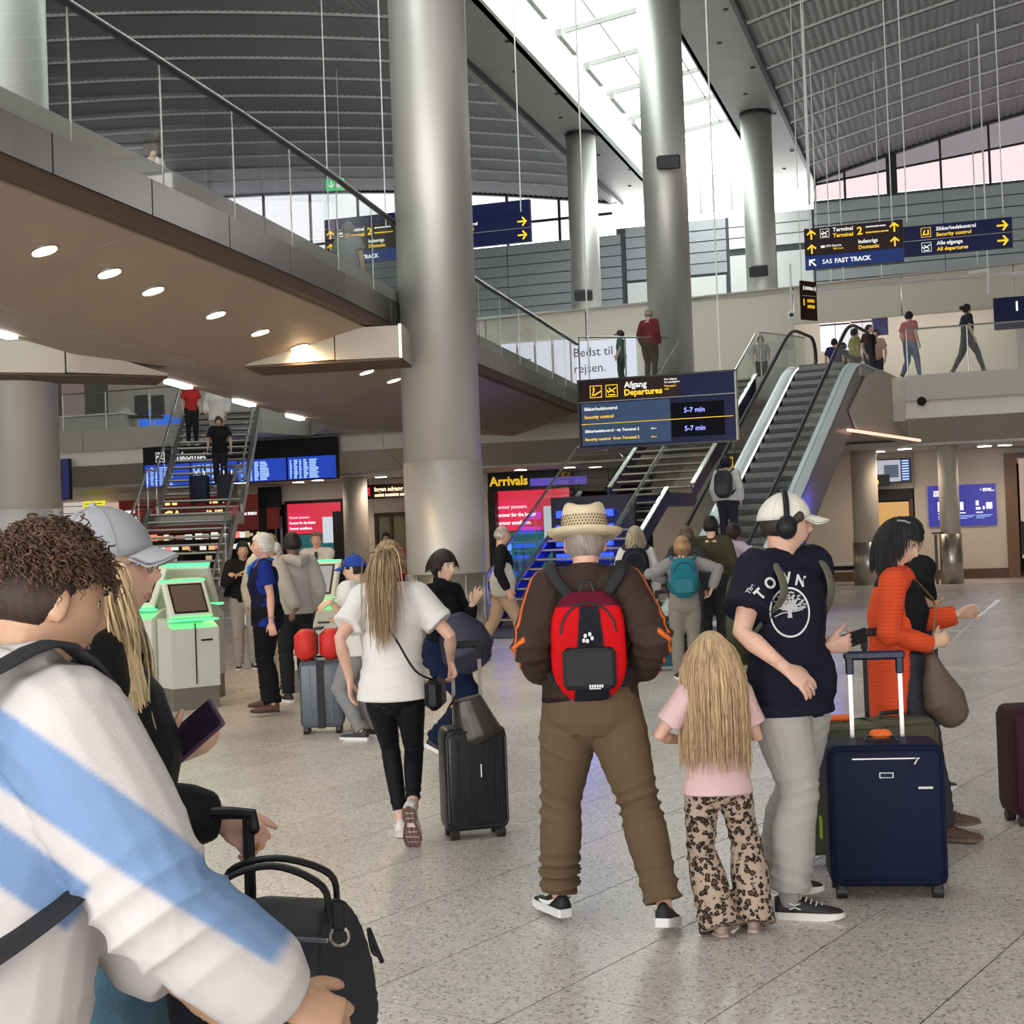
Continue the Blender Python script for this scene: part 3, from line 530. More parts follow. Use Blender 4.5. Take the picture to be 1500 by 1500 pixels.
# beige casing where the escalator meets the upper floor
cs = thing('escalator_casing', 'beige casing box under the escalator head beside the fascia', 'casing', E2(33.5, -6.9, 3.5))
a_, b_, c_, d_ = E2(31.2, VR+.2, 0), E2(34.9, VR+.2, 0), B(35.45, -1.25, 0), E2(33.2, VR+1.1, 0)
m = MB(); m.ext([E2(30.4, VR+.21, 4.0), E2(31.1, VR+.21, 3.55), E2(36.5, VR+.21, 3.55), E2(36.5, VR+.21, 5.1), E2(33.6, VR+.21, 5.15), E2(32.2, VR+.21, 4.9)], V2*.05); m.build('side_face', M['beige2'], cs)
m = MB(); m.tube([E2(29.9, VR+.3, 3.55), E2(31.6, VR+.3, 3.58), E2(34.6, VR+.9, 3.5)], .035, 6); m.build('edge_light', emis('warm_edge', (1, .55, .4), 1.6), cs)
for uu, zz_ in ((23.6, .35), (25.2, 1.1), (26.9, 2.0)): pointlight(E2(uu, VR+.50, zz_+.05), 11, (.13, .11, 1), esc, r=.12)
m = MB(); bar(m, E2(23.2, VR+.20, .03), E2(26.6, VR+.20, 1.42), .02, .035); m.build('blue_strip', M['blueled'], esc)
# ================================================================ TEXT
_fc = {}
def text(name, st, o, R_, Up, h_, mt, parent, align='L', dep=.004, bold=.012, sx=1.0, out=None):
    """flat raised lettering: o = baseline start, R_ right, Up up, h_ capital height"""
    cu = bpy.data.curves.new('t', 'FONT'); cu.body = st; cu.size = 1; cu.offset = bold; cu.extrude = .01; cu.resolution_u = 2
    ob = bpy.data.objects.new('t', cu); SC.collection.objects.link(ob); dg = bpy.context.evaluated_depsgraph_get(); me = bpy.data.meshes.new_from_object(ob.evaluated_get(dg))
    n = len(me.vertices); co = np.empty(n*3); me.vertices.foreach_get('co', co); co = co.reshape(-1, 3); Fc = [tuple(p.vertices) for p in me.polygons]
    bpy.data.objects.remove(ob); bpy.data.curves.remove(cu); bpy.data.meshes.remove(me)
    if n == 0: return None
    k = h_/.73; w = co[:, 0].max()-co[:, 0].min()
    x0 = {'L': co[:, 0].min(), 'C': co[:, 0].min()+w/2, 'R': co[:, 0].max()}[align]
    R_ = np.array(R_, float); Up = np.array(Up, float); Nn = np.cross(R_, Up)
    V = np.array(o, float)+np.outer((co[:, 0]-x0)*k*sx, R_)+np.outer(co[:, 1]*k, Up)+np.outer(co[:, 2]/.01*dep, Nn)
    return mk(name, V, Fc, mt, parent)
class Board:                                         # a flat board with its own 2-D axes (metres), front face towards -normal
    def __init__(s, root, o, R_, Up, w, h_): s.r = root; s.o = np.array(o, float); s.R = np.array(R_, float); s.U = np.array(Up, float); s.N = np.cross(s.R, s.U); s.w = w; s.h = h_
    def P(s, x, y, d=0): return s.o+s.R*x+s.U*y+s.N*d
    def rect(s, name, x0, y0, x1, y1, mt, d0=.0, d1=.006, parent=None):
        m = MB(); m.hexa([s.P(x0, y0, d0), s.P(x1, y0, d0), s.P(x1, y1, d0), s.P(x0, y1, d0), s.P(x0, y0, d1), s.P(x1, y0, d1), s.P(x1, y1, d1), s.P(x0, y1, d1)]); return m.build(name, mt, parent or s.r)
    def txt(s, st, x, y, h_, mt, align='L', bold=.012, sx=1.0, name='lettering', parent=None, d=.008): return text(name, st, s.P(x, y, d), s.R, s.U, h_, mt, parent or s.r, align, .003, bold, sx)
    def poly(s, name, pts, mt, d0=.006, d1=.012, parent=None):
        m = MB(); m.ext([s.P(x, y, d0) for x, y in pts], s.N*(d1-d0)); return m.build(name, mt, parent or s.r)
    def bars(s, x, y, h_, w, mt, seed=1, d=.008, name='lettering'):
        r = random.Random(seed); m = MB(); x1 = x+w; n = 0
        while x < x1-h_*.3:
            ww = h_*r.choice((.28, .5, .6, .66)); m.ext([s.P(*p, d) for p in ((x, y), (min(x+ww, x1), y), (min(x+ww, x1), y+h_), (x, y+h_*r.choice((1, .78, 1))))], s.N*.003); n += 1; x += ww+h_*(.16 if n % r.choice((6, 7)) else .5)
        return tag(m.build(name, mt, s.r), kind='stuff')
    def lines(s, name, segs, w, mt, d=.008, parent=None):
        m = MB()
        for (x0, y0, x1, y1) in segs:
            a = np.array([x0, y0]); b = np.array([x1, y1]); t = (b-a)/(np.linalg.norm(b-a)+1e-9)*w/2; n = np.array([-t[1], t[0]])
            q = [a-t+n, a-t-n, b+t-n, b+t+n]; m.ext([s.P(*p, d) for p in q][::-1], s.N*.003)
        return m.build(name, mt, parent or s.r)
    def arrow(s, x, y, L_, ang, mt, parent=None, w=None):
        w = w or L_*.19; c, s_ = math.cos(ang), math.sin(ang); rot = lambda a, b: (x+a*c-b*s_, y+a*s_+b*c)
        seg = [(*rot(-L_/2, 0), *rot(L_/2-w*.6, 0)), (*rot(L_*.05, L_*.42), *rot(L_/2-w*.5, 0)), (*rot(L_*.05, -L_*.42), *rot(L_/2-w*.5, 0))]
        return s.lines('arrow', seg, w, mt, parent=parent)
    def frame(s, x, y, z, mt, w=.012, parent=None): return s.lines('pictogram_frame', [(x, y, x+z, y), (x+z, y, x+z, y+z), (x+z, y+z, x, y+z), (x, y+z, x, y)], w, mt, parent=parent)
    def plane(s, x, y, z, mt, up=1, parent=None):     # little take-off pictogram
        f = lambda a, b: (x+a*z, y+(b if up > 0 else 1-b)*z)
        s.lines('pictogram', [(*f(.2, .38), *f(.85, .72)), (*f(.45, .5), *f(.3, .72)), (*f(.5, .52), *f(.72, .36)), (*f(.2, .38), *f(.12, .55)), (*f(.25, .15), *f(.75, .15))], z*.1, mt, parent=parent)
def rod(px, p, ztop, r=.012, parent=None):
    m = MB(); m.tube([p, (p[0], p[1], ztop)], r, 6); return m.build('hanging_rod', M['white'], parent)
nz_ = -V1  # reading direction helpers: boards facing the camera have R = V, U = z, normal = towards viewer
# ---- departures board, u=24
a = B(24, -6.27, 3.07); dep = thing('departures_board', 'dark blue hanging departures board showing 5-7 min security waiting times', 'sign', B(24, -4.93, 3.07))
bd = Board(dep, a, V1, ZZ, 2.69, 1.15)
bd.rect('board_back', 0, 0, 2.69, 1.15, M['navy'], -.14, 0)
bd.rect('rim', -.03, -.03, 2.72, -.0, M['dark'], -.15, .02); bd.rect('rim', -.03, 1.15, 2.72, 1.18, M['dark'], -.15, .02); bd.rect('rim', -.03, 0, 0, 1.15, M['dark'], -.15, .02); bd.rect('rim', 2.69, 0, 2.72, 1.15, M['gpanel'], -.15, .02)
bd.rect('head_panel', 0, .80, 2.69, 1.15, M['brownsign'], 0, .004); bd.rect('head_panel', 1.75, .80, 2.69, 1.15, M['navy'], .004, .006)
scr = mat('screen_slate', (.01, .015, .03), .4, emit=(.05, .09, .17), es=.7, spec=.1)
bd.rect('screen', .03, .415, 1.58, .76, scr, 0, .006); bd.rect('screen', .03, .04, 1.58, .395, scr, 0, .006)
blk = mat('screen_black', (.002, .002, .008), .4, spec=.05); bd.rect('display', 1.6, .415, 2.5, .68, blk, 0, .008); bd.rect('display', 1.6, .1, 2.5, .395, blk, 0, .008)
bd.rect('divider', 0, .778, 2.69, .79, M['gpanel'], 0, .02); bd.rect('divider', .02, .4, 2.65, .41, M['yel'], 0, .02)
bd.frame(.2, .86, .2, M['yel']); bd.lines('pictogram', [(.24, .9, .27, 1.0), (.27, .9, .38, .96), (.26, 1.0, .26, 1.03)], .022, M['yel']); bd.frame(.48, .86, .2, M['yel']); bd.plane(.48, .86, .2, M['yel'])
bd.txt('Afgang', .8, .995, .105, M['wht'], bold=.018); bd.txt('Departures', .8, .865, .105, M['yel'], bold=.03)
bd.txt('Kun adgang', 1.5, 1.08, .034, M['wht']); bd.txt('for passagerer', 1.5, 1.03, .034, M['wht']); bd.txt('Passengers', 1.5, .965, .034, M['yel']); bd.txt('only', 1.5, .915, .034, M['yel'])
bd.txt('Sikkerhedskontrol', .08, .64, .058, M['wht'], bold=.02); bd.txt('Security control', .08, .50, .058, M['yel'], bold=.02)
bd.txt('Sikkerhedskontrol · via Terminal 2', .08, .26, .05, M['wht'], bold=.02); bd.txt('Security control · from Terminal 2', .08, .12, .05, M['yel'], bold=.02); bd.txt('300 m', 1.24, .26, .028, M['wht']); bd.txt('300 m', 1.24, .12, .028, M['yel'])
lcd = emis('lcd_blue', (.25, .28, 1), 1.6); bd.txt('5-7 min', 1.82, .51, .085, lcd, bold=.02); bd.txt('5-7 min', 1.82, .2, .085, lcd, bold=.02)
for x in (.18, 2.45): rod(0, bd.P(x, 1.18, -.05), 16.2, .014, dep)
# ---- direction boards, u=31
def dirboard(name, label, u, v0, z0, left=True):
    o = B(u, v0, z0); t = thing(name, label, 'sign', B(u, v0+1.0, z0)); return t, Board(t, o, V1, ZZ, 2.0, .84)
sc = 31/30
def left_panel(b, t, w):
    b.rect('board_back', 0, 0, w, .87, M['navy'], -.12, 0); b.rect('strip_panel', 0, .29, w, .57, M['brownsign'], 0, .004); b.rect('strip_panel', 0, .59, w, .87, M['brownsign'], 0, .004); b.rect('strip_panel', 0, 0, w, .275, M['bluesign'], 0, .004)
    b.arrow(.15, .735, .18, math.pi/2, M['yel']); b.arrow(.15, .43, .18, math.pi/2, M['yel']); b.arrow(.15, .135, .17, 3*math.pi/4, M['wht'])
    b.arrow(w-.17, .735, .18, math.pi/2, M['yel']); b.arrow(w-.17, .43, .18, math.pi/2, M['yel'])
    b.frame(.34, .645, .18, M['wht'], .008); b.plane(.34, .645, .18, M['wht'])
    b.txt('Terminal', .60, .755, .085, M['wht'], bold=.02); b.txt('Terminal', .60, .63, .085, M['yel'], bold=.02); b.txt('2', 1.1, .64, .17, M['yel'], bold=.02)
    b.bars(1.28, .77, .03, .42, M['wht'], 2); b.bars(1.28, .65, .03, .46, M['yel'], 3)
    b.txt('CPH Express', .44, .44, .045, M['wht']); b.txt('Rail track', .60, .375, .04, M['yel']); b.rect('pictogram', .34, .43, .42, .48, M['wht'], .004, .008)
    b.txt('Indenrigs', 1.12, .455, .08, M['wht'], bold=.02); b.txt('Domestic', 1.12, .335, .08, M['yel'], bold=.02)
    b.txt('SAS', .36, .09, .095, M['wht'], bold=.01); b.txt('FAST TRACK', .62, .09, .095, M['wht'], bold=.03)
def right_panel(b, t, w):
    b.rect('board_back', 0, 0, w, .62, M['navy'], -.12, 0); b.rect('divider', 0, .305, w, .315, M['gpanel'], 0, .008)
    b.frame(.36, .37, .19, M['yel'], .01); b.lines('pictogram', [(.4, .42, .43, .5), (.43, .42, .5, .42), (.5, .42, .5, .5)], .025, M['yel']); b.frame(.36, .06, .19, M['wht'], .008); b.plane(.36, .06, .19, M['wht'])
    b.txt('Sikkerhedskontrol', .66, .485, .078, M['wht'], bold=.02); b.txt('Security control', .66, .365, .078, M['yel'], bold=.02)
    b.txt('Alle afgange', .66, .185, .078, M['wht'], bold=.02); b.txt('All departures', .66, .06, .078, M['yel'], bold=.02)
    b.arrow(w-.18, .46, .2, 0, M['yel']); b.arrow(w-.18, .15, .2, 0, M['yel'])
S31 = 31.0
t1 = thing('direction_board', 'hanging two panel direction board above the upper gallery at the right', 'sign', B(S31, -3, 6.9))
z_ = W(1180, 395, B(S31, -3, 0)[1])[2]
b1 = Board(t1, B(S31, -3.02, z_), V1, ZZ, 2.05, .87); left_panel(b1, t1, 2.03)
b2 = Board(t1, B(S31+.02, -.985, z_+.09), V1, ZZ, 2.15, .62); right_panel(b2, t1, 2.15)
for v in (-2.9, -1.2, -.9, 1.0): rod(0, B(S31, v, z_+.8), 16.2, .012, t1)
t2 = thing('direction_board', 'hanging direction board with two panels partly behind the thick middle column', 'sign', B(S31, -13, 8.3))
z_ = W(480, 390, B(S31, -14.1, 0)[1])[2]
b1 = Board(t2, B(S31, -14.17, z_), V1, ZZ, 2.05, .87); left_panel(b1, t2, 2.35)
b1.rect('head_panel', 0, .89, 2.35, 1.1, M['navy'], -.12, 0)
b2 = Board(t2, B(S31+.02, -11.8, z_+.12), V1, ZZ, 2.15, .62); right_panel(b2, t2, 2.7); b2.rect('head_panel', 0, .63, 2.7, .95, M['navy'], -.12, 0)
for v in (-14.05, -12.6, -11.6, -9.3): rod(0, B(S31, v, z_+.8), 16.6, .014, t2)
t3 = thing('guide_sign', 'small brown hanging sign with lines of lettering above the escalator head', 'sign', W(1186, 440, 36)); c = W(1186, 440, 36)
nn = np.array([-.45, -.9, 0]); R3 = np.array([.78, .62, 0]); R3 /= np.linalg.norm(R3); b3 = Board(t3, c-R3*.3-ZZ*.5, R3, ZZ, .6, .9)
b3.rect('board_back', 0, 0, .58, .98, M['brownsign'], -.06, 0)
b3.bars(.14, .76, .08, .32, M['wht'], 15); b3.rect('divider', .03, .6, .55, .62, M['gpanel'], 0, .006); b3.bars(.2, .45, .08, .3, M['yel'], 16); b3.bars(.2, .3, .08, .3, M['yel'], 17); b3.rect('arrow_mark', .06, .36, .1, .52, M['yel'], 0, .006)
for x in (.06, .5): b3.poly('oval_mark', [(x+.02+.022*math.cos(a), .8+.06*math.sin(a)) for a in np.linspace(0, 2*math.pi, 13)[:-1]], M['wht'])
for x in (.05, .53): rod(0, b3.P(x, .95, -.03), 16.0, .012, t3)
extra = thing('hanging_rods', 'group of thin white rods hanging from the ribbed vault behind the right board', 'rods', W(1180, 300, 44), group=None)
for px, py, Y in ((1196, 330, 44), (1218, 420, 46), (1236, 418, 46), (1292, 408, 46), (1432, 388, 46), (1186, 300, 40)): rod(0, W(px, py, Y), 17.0, .018, extra)
t4 = thing('exit_sign', 'small green exit sign glimpsed above the footbridge handrail', 'sign', W(490, 272, 45)); c = W(477, 280, 45); b4 = Board(t4, c, V1, ZZ, .7, .4); b4.rect('light_box', 0, 0, .62, .36, emis('exit_green', (.05, .7, .2), .9), -.08, 0); b4.arrow(.2, .18, .2, -math.pi/2, M['wht']); b4.rect('pictogram', .36, .08, .55, .3, M['wht'], 0, .006); rod(0, b4.P(.5, .36, -.04), 17.6, .012, t4)
c = W(1160, 462, 41.5); t5 = thing('wall_camera', 'white camera on a bracket hanging against the beige upper wall', 'camera', c); m = MB(); m.bbox(c, (.22, .2, .22), (V1, U1, ZZ), .03); m.build('housing', M['white'], t5); m = MB(); m.tube([c-U1*.09, c-U1*.14], .06, 12); m.build('lens', M['dark'], t5); rod(0, c+ZZ*.1, 9.2, .03, t5)
c = W(1447, 395, 41.5); t5 = thing('hanging_lamp', 'white lamp arm hanging in front of the grey siding at the right', 'lamp', c); rod(0, c, 16, .025, t5); m = MB(); m.tube([c, c-V1*.55-ZZ*.05], .05, 8); m.tube([c, c-ZZ*.7], .04, 8); m.build('arm', M['white'], t5)
c = W(1350, 588, B(35.45, -.6, 0)[1]); t5 = thing('dome_camera', 'black dome camera on the pale band right of the escalator', 'camera', c); m = MB(); m.ell(c-U1*.05, (.11, .11, .11), None, 14, 10); m.build('dome', M['black'], t5, True); m = MB(); m.tube([c, c+U1*.1], .09, 12); m.build('mount', M['steel'], t5)
# ================================================================ GROUND LEVEL, back wall u=41
UB = 40.6
gw = thing('wall_back', 'beige ground floor wall under the upper level', None, B(UB, -5, 0), kind='structure')
def gwall(v0, v1, z0=0, z1=3.47, mt='beige2', u=UB, nm='wall_panel'):
    n = max(1, round((v1-v0)/2.6)); L_ = (v1-v0)/n
    for k in range(n):
        m = MB(); m.box(B(u+.1, v0+L_*(k+.5), (z0+z1)/2), (.2, L_-.012, z1-z0), (U1, V1, ZZ)); m.build(nm, M[mt], gw)
def vat(px, u): d = ray(px, 750); return float((d*(u/(d@U1)))@V1)       # v of an image column on a plane u
def zat(px, py, u): d = ray(px, py); return float((C0+d*((u)/(d@U1)))[2])
gwall(-34, vat(96, UB), 0); gwall(vat(96, UB), vat(408, UB), 2.72, 3.47); gwall(vat(408, UB), vat(385+130, UB), 2.85)
gwall(vat(503, UB), vat(548, UB)); gwall(vat(548, UB), vat(600, UB), 2.45); gwall(vat(600, UB), vat(716, UB)); gwall(vat(716, UB), vat(955, UB), 3.1)
gwall(vat(955, UB), vat(1283, UB)); gwall(vat(1283, UB), vat(1340, UB), 2.5); gwall(vat(1340, UB), vat(1474, UB)); gwall(vat(1474, UB), 14, 3.05)
for a, b in ((503, 548), (600, 716), (955, 1283), (1340, 1474)):
    m = MB(); m.box(B(UB-.03, (vat(a, UB)+vat(b, UB))/2, .13), (.06, vat(b, UB)-vat(a, UB), .26), (U1, V1, ZZ)); o = m.build('baseboard_back', M['brown']); tag(o, 'brown skirting board', kind='structure')
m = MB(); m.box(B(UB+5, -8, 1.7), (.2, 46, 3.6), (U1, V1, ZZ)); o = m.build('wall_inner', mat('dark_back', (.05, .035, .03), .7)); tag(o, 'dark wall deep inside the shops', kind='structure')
def gboard(name, label, px0, py0, px1, py1, u, cat='screen', root=None):
    v0, v1 = vat(px0, u), vat(px1, u); z0, z1 = zat((px0+px1)/2, py1, u), zat((px0+px1)/2, py0, u)
    t = root or thing(name, label, cat, B(u, (v0+v1)/2, z0)); return t, Board(t, B(u, v0, z0), V1, ZZ, v1-v0, z1-z0)
pinkred = emis('screen_red', (.75, .02, .06), .85); teal = emis('screen_teal', (.0, .12, .13), .8); navyscr = emis('screen_navy', (.01, .02, .12), .6); textw = emis('screen_text', (1, .95, .95), 1.1)
def forever(px0, px1, py0, py1, u, label):
    t, b = gboard('advert_screen', label, px0, py0, px1, py1, u); w, h_ = b.w, b.h
    b.rect('casing', -.1, -.1, w+.1, h_+.1, M['black'], -.2, -.01); b.rect('screen', 0, 0, w, h_*.52, teal, -.01, .01); b.rect('screen', 0, h_*.53, w, h_, pinkred, -.01, .01)
    b.rect('text_panel', .02, h_*.55, w*.46, h_*.86, emis('red2', (.9, .02, .1), .8) if 'red2' not in bpy.data.materials else bpy.data.materials['red2'], .01, .014)
    for k, s_ in enumerate(('Forever pioneers.', 'Forever for the better', 'Forever excellence.')): b.txt(s_, w*.04, h_*(.77-.085*k), h_*.042, textw, d=.016, bold=.0 if k == 0 else .03, sx=.85)
    b.rect('poster_card', w*.66, h_*.38, w*.95, h_*.78, emis('card', (.75, .8, .85), .8) if 'card' not in bpy.data.materials else bpy.data.materials['card'], .01, .02)
    m = MB()
    for k in range(9): x = w*(.05+.1*k); m.ext([b.P(x, h_*(.05+.02*(k % 3)), .012), b.P(x+w*.07, h_*(.07+.03*(k % 2)), .012), b.P(x+w*.02, h_*(.3+.04*(k % 4)), .012)], b.N*.004)
    m.build('picture', navyscr, t); return t
# red and teal advertising screens
forever(421, 499, 737, 832, UB-.1, 'red and teal advertising screen behind the pilot in the white shirt')
forever(723, 835, 712, 850, UB-.3, 'red and teal advertising screen below the yellow Arrivals lettering')
t, b = gboard('arrivals_portal', 'black arrivals portal with yellow Arrivals lettering', 716, 683, 955, 880, UB-.7, 'portal')
b.rect('header', 0, b.h-.62, b.w, b.h, M['black'], -.3, 0); b.rect('post', -.02, -.0, .2, b.h-.62, M['black'], -.3, 0); b.txt('Arrivals', .05, b.h-.46, .27, M['yel'], bold=.03)
b.rect('ceiling_screen', 1.3, b.h-.52, 3.0, b.h-.3, emis('violet', (.08, .04, .4), 1), 0, .02)
t, b = gboard('arrivals_board', 'long black arrivals board with Ankomst lettering and blue flight screens behind the left stairs', 212, 650, 495, 708, 35.15, 'sign')
b.rect('board_back', 0, 0, b.w, b.h+.05, M['black'], -.2, 0); flt = emis('flight_screen', (.01, .05, .45), 1.0); cyanl = emis('flight_text', (.4, .6, 1), 1.5)
b.frame(.42, b.h-.37, .26, M['wht'], .014); b.plane(.42, b.h-.37, .26, M['wht'], -1); b.txt('Ankomst', .86, b.h-.34, .22, M['wht'], bold=.02)
for k in range(4):
    x0 = .05+b.w/4*k; x1 = x0+b.w/4-.06; sc_ = b.rect('flight_screen', x0, .03, x1, b.h-.45, flt, 0, .015)
    m = MB()
    for c_ in (.04, .13, .24, .33, .45): 
        for r_ in range(12):
            yy = .06+r_*(b.h-.56)/12; ww = (.05, .08, .05, .1, .2)[(.04, .13, .24, .33, .45).index(c_)]*(x1-x0)*random.uniform(.6, 1)
            m.hexa([b.P(x0+c_*(x1-x0), yy, .016), b.P(x0+c_*(x1-x0)+ww, yy, .016), b.P(x0+c_*(x1-x0)+ww, yy+.022, .016), b.P(x0+c_*(x1-x0), yy+.022, .016)]+[b.P(x0+c_*(x1-x0), yy, .02), b.P(x0+c_*(x1-x0)+ww, yy, .02), b.P(x0+c_*(x1-x0)+ww, yy+.022, .02), b.P(x0+c_*(x1-x0), yy+.022, .02)])
    tag(m.build('flight_rows', cyanl, t), kind='stuff')
t, b = gboard('no_entry_sign', 'dark Ingen adgang sign with lit lettering above the glazed door', 534, 708, 640, 729, UB-1.0, 'sign')
b.rect('board_back', 0, 0, b.w, b.h, M['brownsign'], -.1, 0); b.txt('Ingen adgang', .35, b.h*.52, .13, emis('amber', (1, .75, .45), 1.6), bold=.03); b.bars(.35, b.h*.14, .08, b.w*.8, bpy.data.materials['amber'], 4); b.bars(1.42, b.h*.56, .09, .9, bpy.data.materials['amber'], 5); b.rect('red_mark', .06, .1, .2, b.h*.8, pinkred, 0, .01)
for x in (.2, 1.6): rod(0, b.P(x, b.h, -.05), 3.5, .02, t)
dr = thing('door_1', 'dark framed glazed door below the Ingen adgang sign', None, B(UB, vat(570, UB), 0), kind='structure'); v0, v1 = vat(549, UB), vat(598, UB)
for a, bb in ((v0, v0+.1), ((v0+v1)/2-.04, (v0+v1)/2+.04), (v1-.1, v1)): m = MB(); m.box(B(UB, (a+bb)/2, 1.22), (.12, bb-a, 2.44), (U1, V1, ZZ)); m.build('door_frame', M['bronze'], dr)
m = MB(); m.box(B(UB, (v0+v1)/2, 2.4), (.12, v1-v0, .1), (U1, V1, ZZ)); m.build('door_frame', M['bronze'], dr)
for a, bb in ((v0+.1, (v0+v1)/2-.04), ((v0+v1)/2+.04, v1-.1)):
    m = MB(); m.box(B(UB+.02, (a+bb)/2, 1.2), (.02, bb-a-.01, 2.3), (U1, V1, ZZ)); lf = m.build('pane', mat('door_glass', (.12, .11, .07), .15) if 'door_glass' not in bpy.data.materials else bpy.data.materials['door_glass'], dr)
    m = MB(); m.tube([B(UB-.08, bb-.1, .9), B(UB-.08, bb-.1, 1.3)], .02, 8); m.build('door_handle', M['steel'], lf)
# black framed opening between board and column (x 380..505)
m = MB(); v0, v1 = vat(382, UB-.2), vat(503, UB-.2)
fr_ = thing('shopfront_frame', 'black shop front frame around the red advertising screen', 'frame', B(UB-.2, (v0+v1)/2, 0))
for a, bb, z0, z1 in ((v0, v0+.25, 0, 3.0), (v1-.3, v1, 0, 2.55), (v0, v1-2.1, 2.75, 3.4)): m = MB(); m.box(B(UB-.25, (a+bb)/2, (z0+z1)/2), (.2, bb-a, z1-z0), (U1, V1, ZZ)); m.build('frame_bar', M['black'], fr_)
m = MB(); m.box(B(UB+.3, (v0+v1)/2, 1.3), (.1, v1-v0, 2.6), (U1, V1, ZZ)); m.build('back_panel', M['black'], fr_)
for k in range(7): m = MB(); m.box(B(UB+.1, v0+.35+.2*k, 1.7), (.05, .05+.03*(k % 2), 1.6), (U1, V1, ZZ)); m.build('hanging_strip', mat('violet_strip%d' % k, (.25, .22, .35), .3, .5), fr_)
# pilaster and slender columns
for px, r_, u_, sl_, lb in ((521, .36, 38.5, 0, 'beige round pillar left of the glazed door'), (1391, .245, 37.6, 1.25, 'slender beige pillar with steel foot in front of the blue poster screen'), (1268, .33, 38.2, 1.1, 'slender beige pillar beside the blue lit escalator side')):
    p = B(u_, vat(px, u_), 0); t = thing('pillar', lb, 'pillar', p); m = MB(); m.tube([p, p+ZZ*3.47], r_, 32); o = m.build('shaft', M['beige2'], t, True)
    if sl_: m = MB(); m.tube([p, p+ZZ*sl_], r_+.03, 32); m.build('sleeve', M['colp2'], t, True)
    if px == 1391: m = MB(); m.box(p-V1*.36+ZZ*.62, (.05, .07, 1.24), (U1, V1, ZZ)); m.box(p-V1*.30-U1*.3+ZZ*1.28, (.1, .3, .05), (U1, V1, ZZ)); m.build('guide_post', M['bronze'], t)
# right side: screens
t, b = gboard('map_screen', 'wall screen showing a floor map above the amber display', 1283, 672, 1337, 707, UB-.3)
b.rect('casing', 0, 0, b.w, b.h, M['black'], -.1, 0); b.rect('screen', .03, .03, b.w*.72, b.h-.03, emis('map_bg', (.6, .62, .7), .7), 0, .01); b.rect('map', b.w*.27, .14, b.w*.66, b.h*.75, emis('map_dk', (.06, .1, .18), .7), .01, .015); b.rect('list_panel', b.w*.74, .03, b.w-.03, b.h-.03, emis('list', (.03, .05, .25), .7), 0, .01)
for k in range(8): b.rect('list_row', b.w*.76, .07+k*b.h*.11, b.w-.06, .10+k*b.h*.11, cyanl, .01, .014)
t, b = gboard('small_display', 'small black display with one yellow block under the map screen', 1280, 695, 1305, 712, UB-.55); b.rect('casing', 0, 0, b.w, b.h, M['black'], -.1, 0); b.rect('yellow_block', .03, .05, .16, .16, M['yel'], 0, .01)
t, b = gboard('amber_window', 'amber lit shop window with a black blind behind the dark haired woman', 1283, 716, 1338, 845, UB-.05, 'window'); b.rect('blind', 0, b.h-.32, b.w, b.h, M['black'], -.1, 0); b.rect('lit_panel', .05, .4, b.w-.12, b.h-.36, emis('amber_panel', (.85, .45, .12), .75), -.1, -.02); b.rect('frame_bar', b.w-.1, 0, b.w, b.h-.3, M['brown'], -.1, .02); b.rect('frame_bar', 0, 0, .05, b.h-.3, M['brown'], -.1, .02); b.rect('sill', 0, .3, b.w, .4, M['brown'], -.1, .04)
t, b = gboard('poster_screen', 'wide blue screen with white device pictures on the right wall', 1360, 710, 1460, 770, UB-.08)
blu = emis('poster_blue', (.012, .012, .30), 1.0); b.rect('screen', 0, 0, b.w, b.h, blu, -.08, 0); b.bars(.15, b.h*.82, .06, .34, textw, 6); b.bars(.15, b.h*.73, .09, .45, textw, 7)
for (x, y, w, h_) in ((.14, .36, .1, .24), (.47, .38, .05, .2), (.70, .48, .045, .12), (.70, .38, .07, .06), (.80, .38, .03, .08), (.85, .39, .09, .16)): b.rect('device_picture', b.w*x, b.h*y, b.w*(x+w), b.h*(y+h_), textw, 0, .008)
for x in (.14, .45, .70): b.rect('caption', b.w*x, b.h*.3, b.w*(x+.1), b.h*.325, textw, 0, .008); [b.rect('caption_line', b.w*x, b.h*(.24-.035*k), b.w*(x+(.24, .2, .12)[k]), b.h*(.25-.035*k), cyanl, 0, .006) for k in range(3)]
b.bars(b.w*.81, b.h*.85, .055, .25, textw, 8); b.bars(b.w*.81, b.h*.82, .03, .3, textw, 9); b.rect('logo_dot', b.w*.77, b.h*.85, b.w*.79, b.h*.88, textw, 0, .008)
t, b = gboard('poster_stand', 'brown door frame with a tall portrait poster at the right edge', 1474, 662, 1560, 845, UB-.15, 'frame'); b.rect('frame_bar', 0, 0, .3, b.h, M['brown2'] if 'brown2' in M else mat('door_brown', (.14, .07, .03), .5), -.1, .06); b.rect('frame_bar', .3, b.h-.12, b.w, b.h, M['bronze'], -.1, .06); b.rect('poster', .36, .5, b.w, b.h-.16, emis('poster_skin', (.55, .38, .3), .7), -.05, .0); b.poly('portrait_hair', [(.36, .6), (.62, .6), (.55, 1.0), (.7, 1.4), (.36, 1.5)], M['black'], .0, .006)
b.poly('portrait_face', [(.5, 1.5), (.9, 1.4), (.95, 2.0), (.6, 2.2)], emis('poster_light', (.75, .6, .55), .8), .0, .006)
p = B(38.4, vat(1222, 38.4), 0); t = thing('bench', 'long black bench by the far wall under the escalator', 'bench', p); m = MB(); m.bbox(p+ZZ*.44, (.5, 2.6, .1), (U1, V1, ZZ), .03); m.build('seat', M['black'], t)
for q in (-1.1, 1.1): m = MB(); m.box(p+V1*q+ZZ*.2, (.45, .06, .4), (U1, V1, ZZ)); m.build('leg', M['steel'], t)
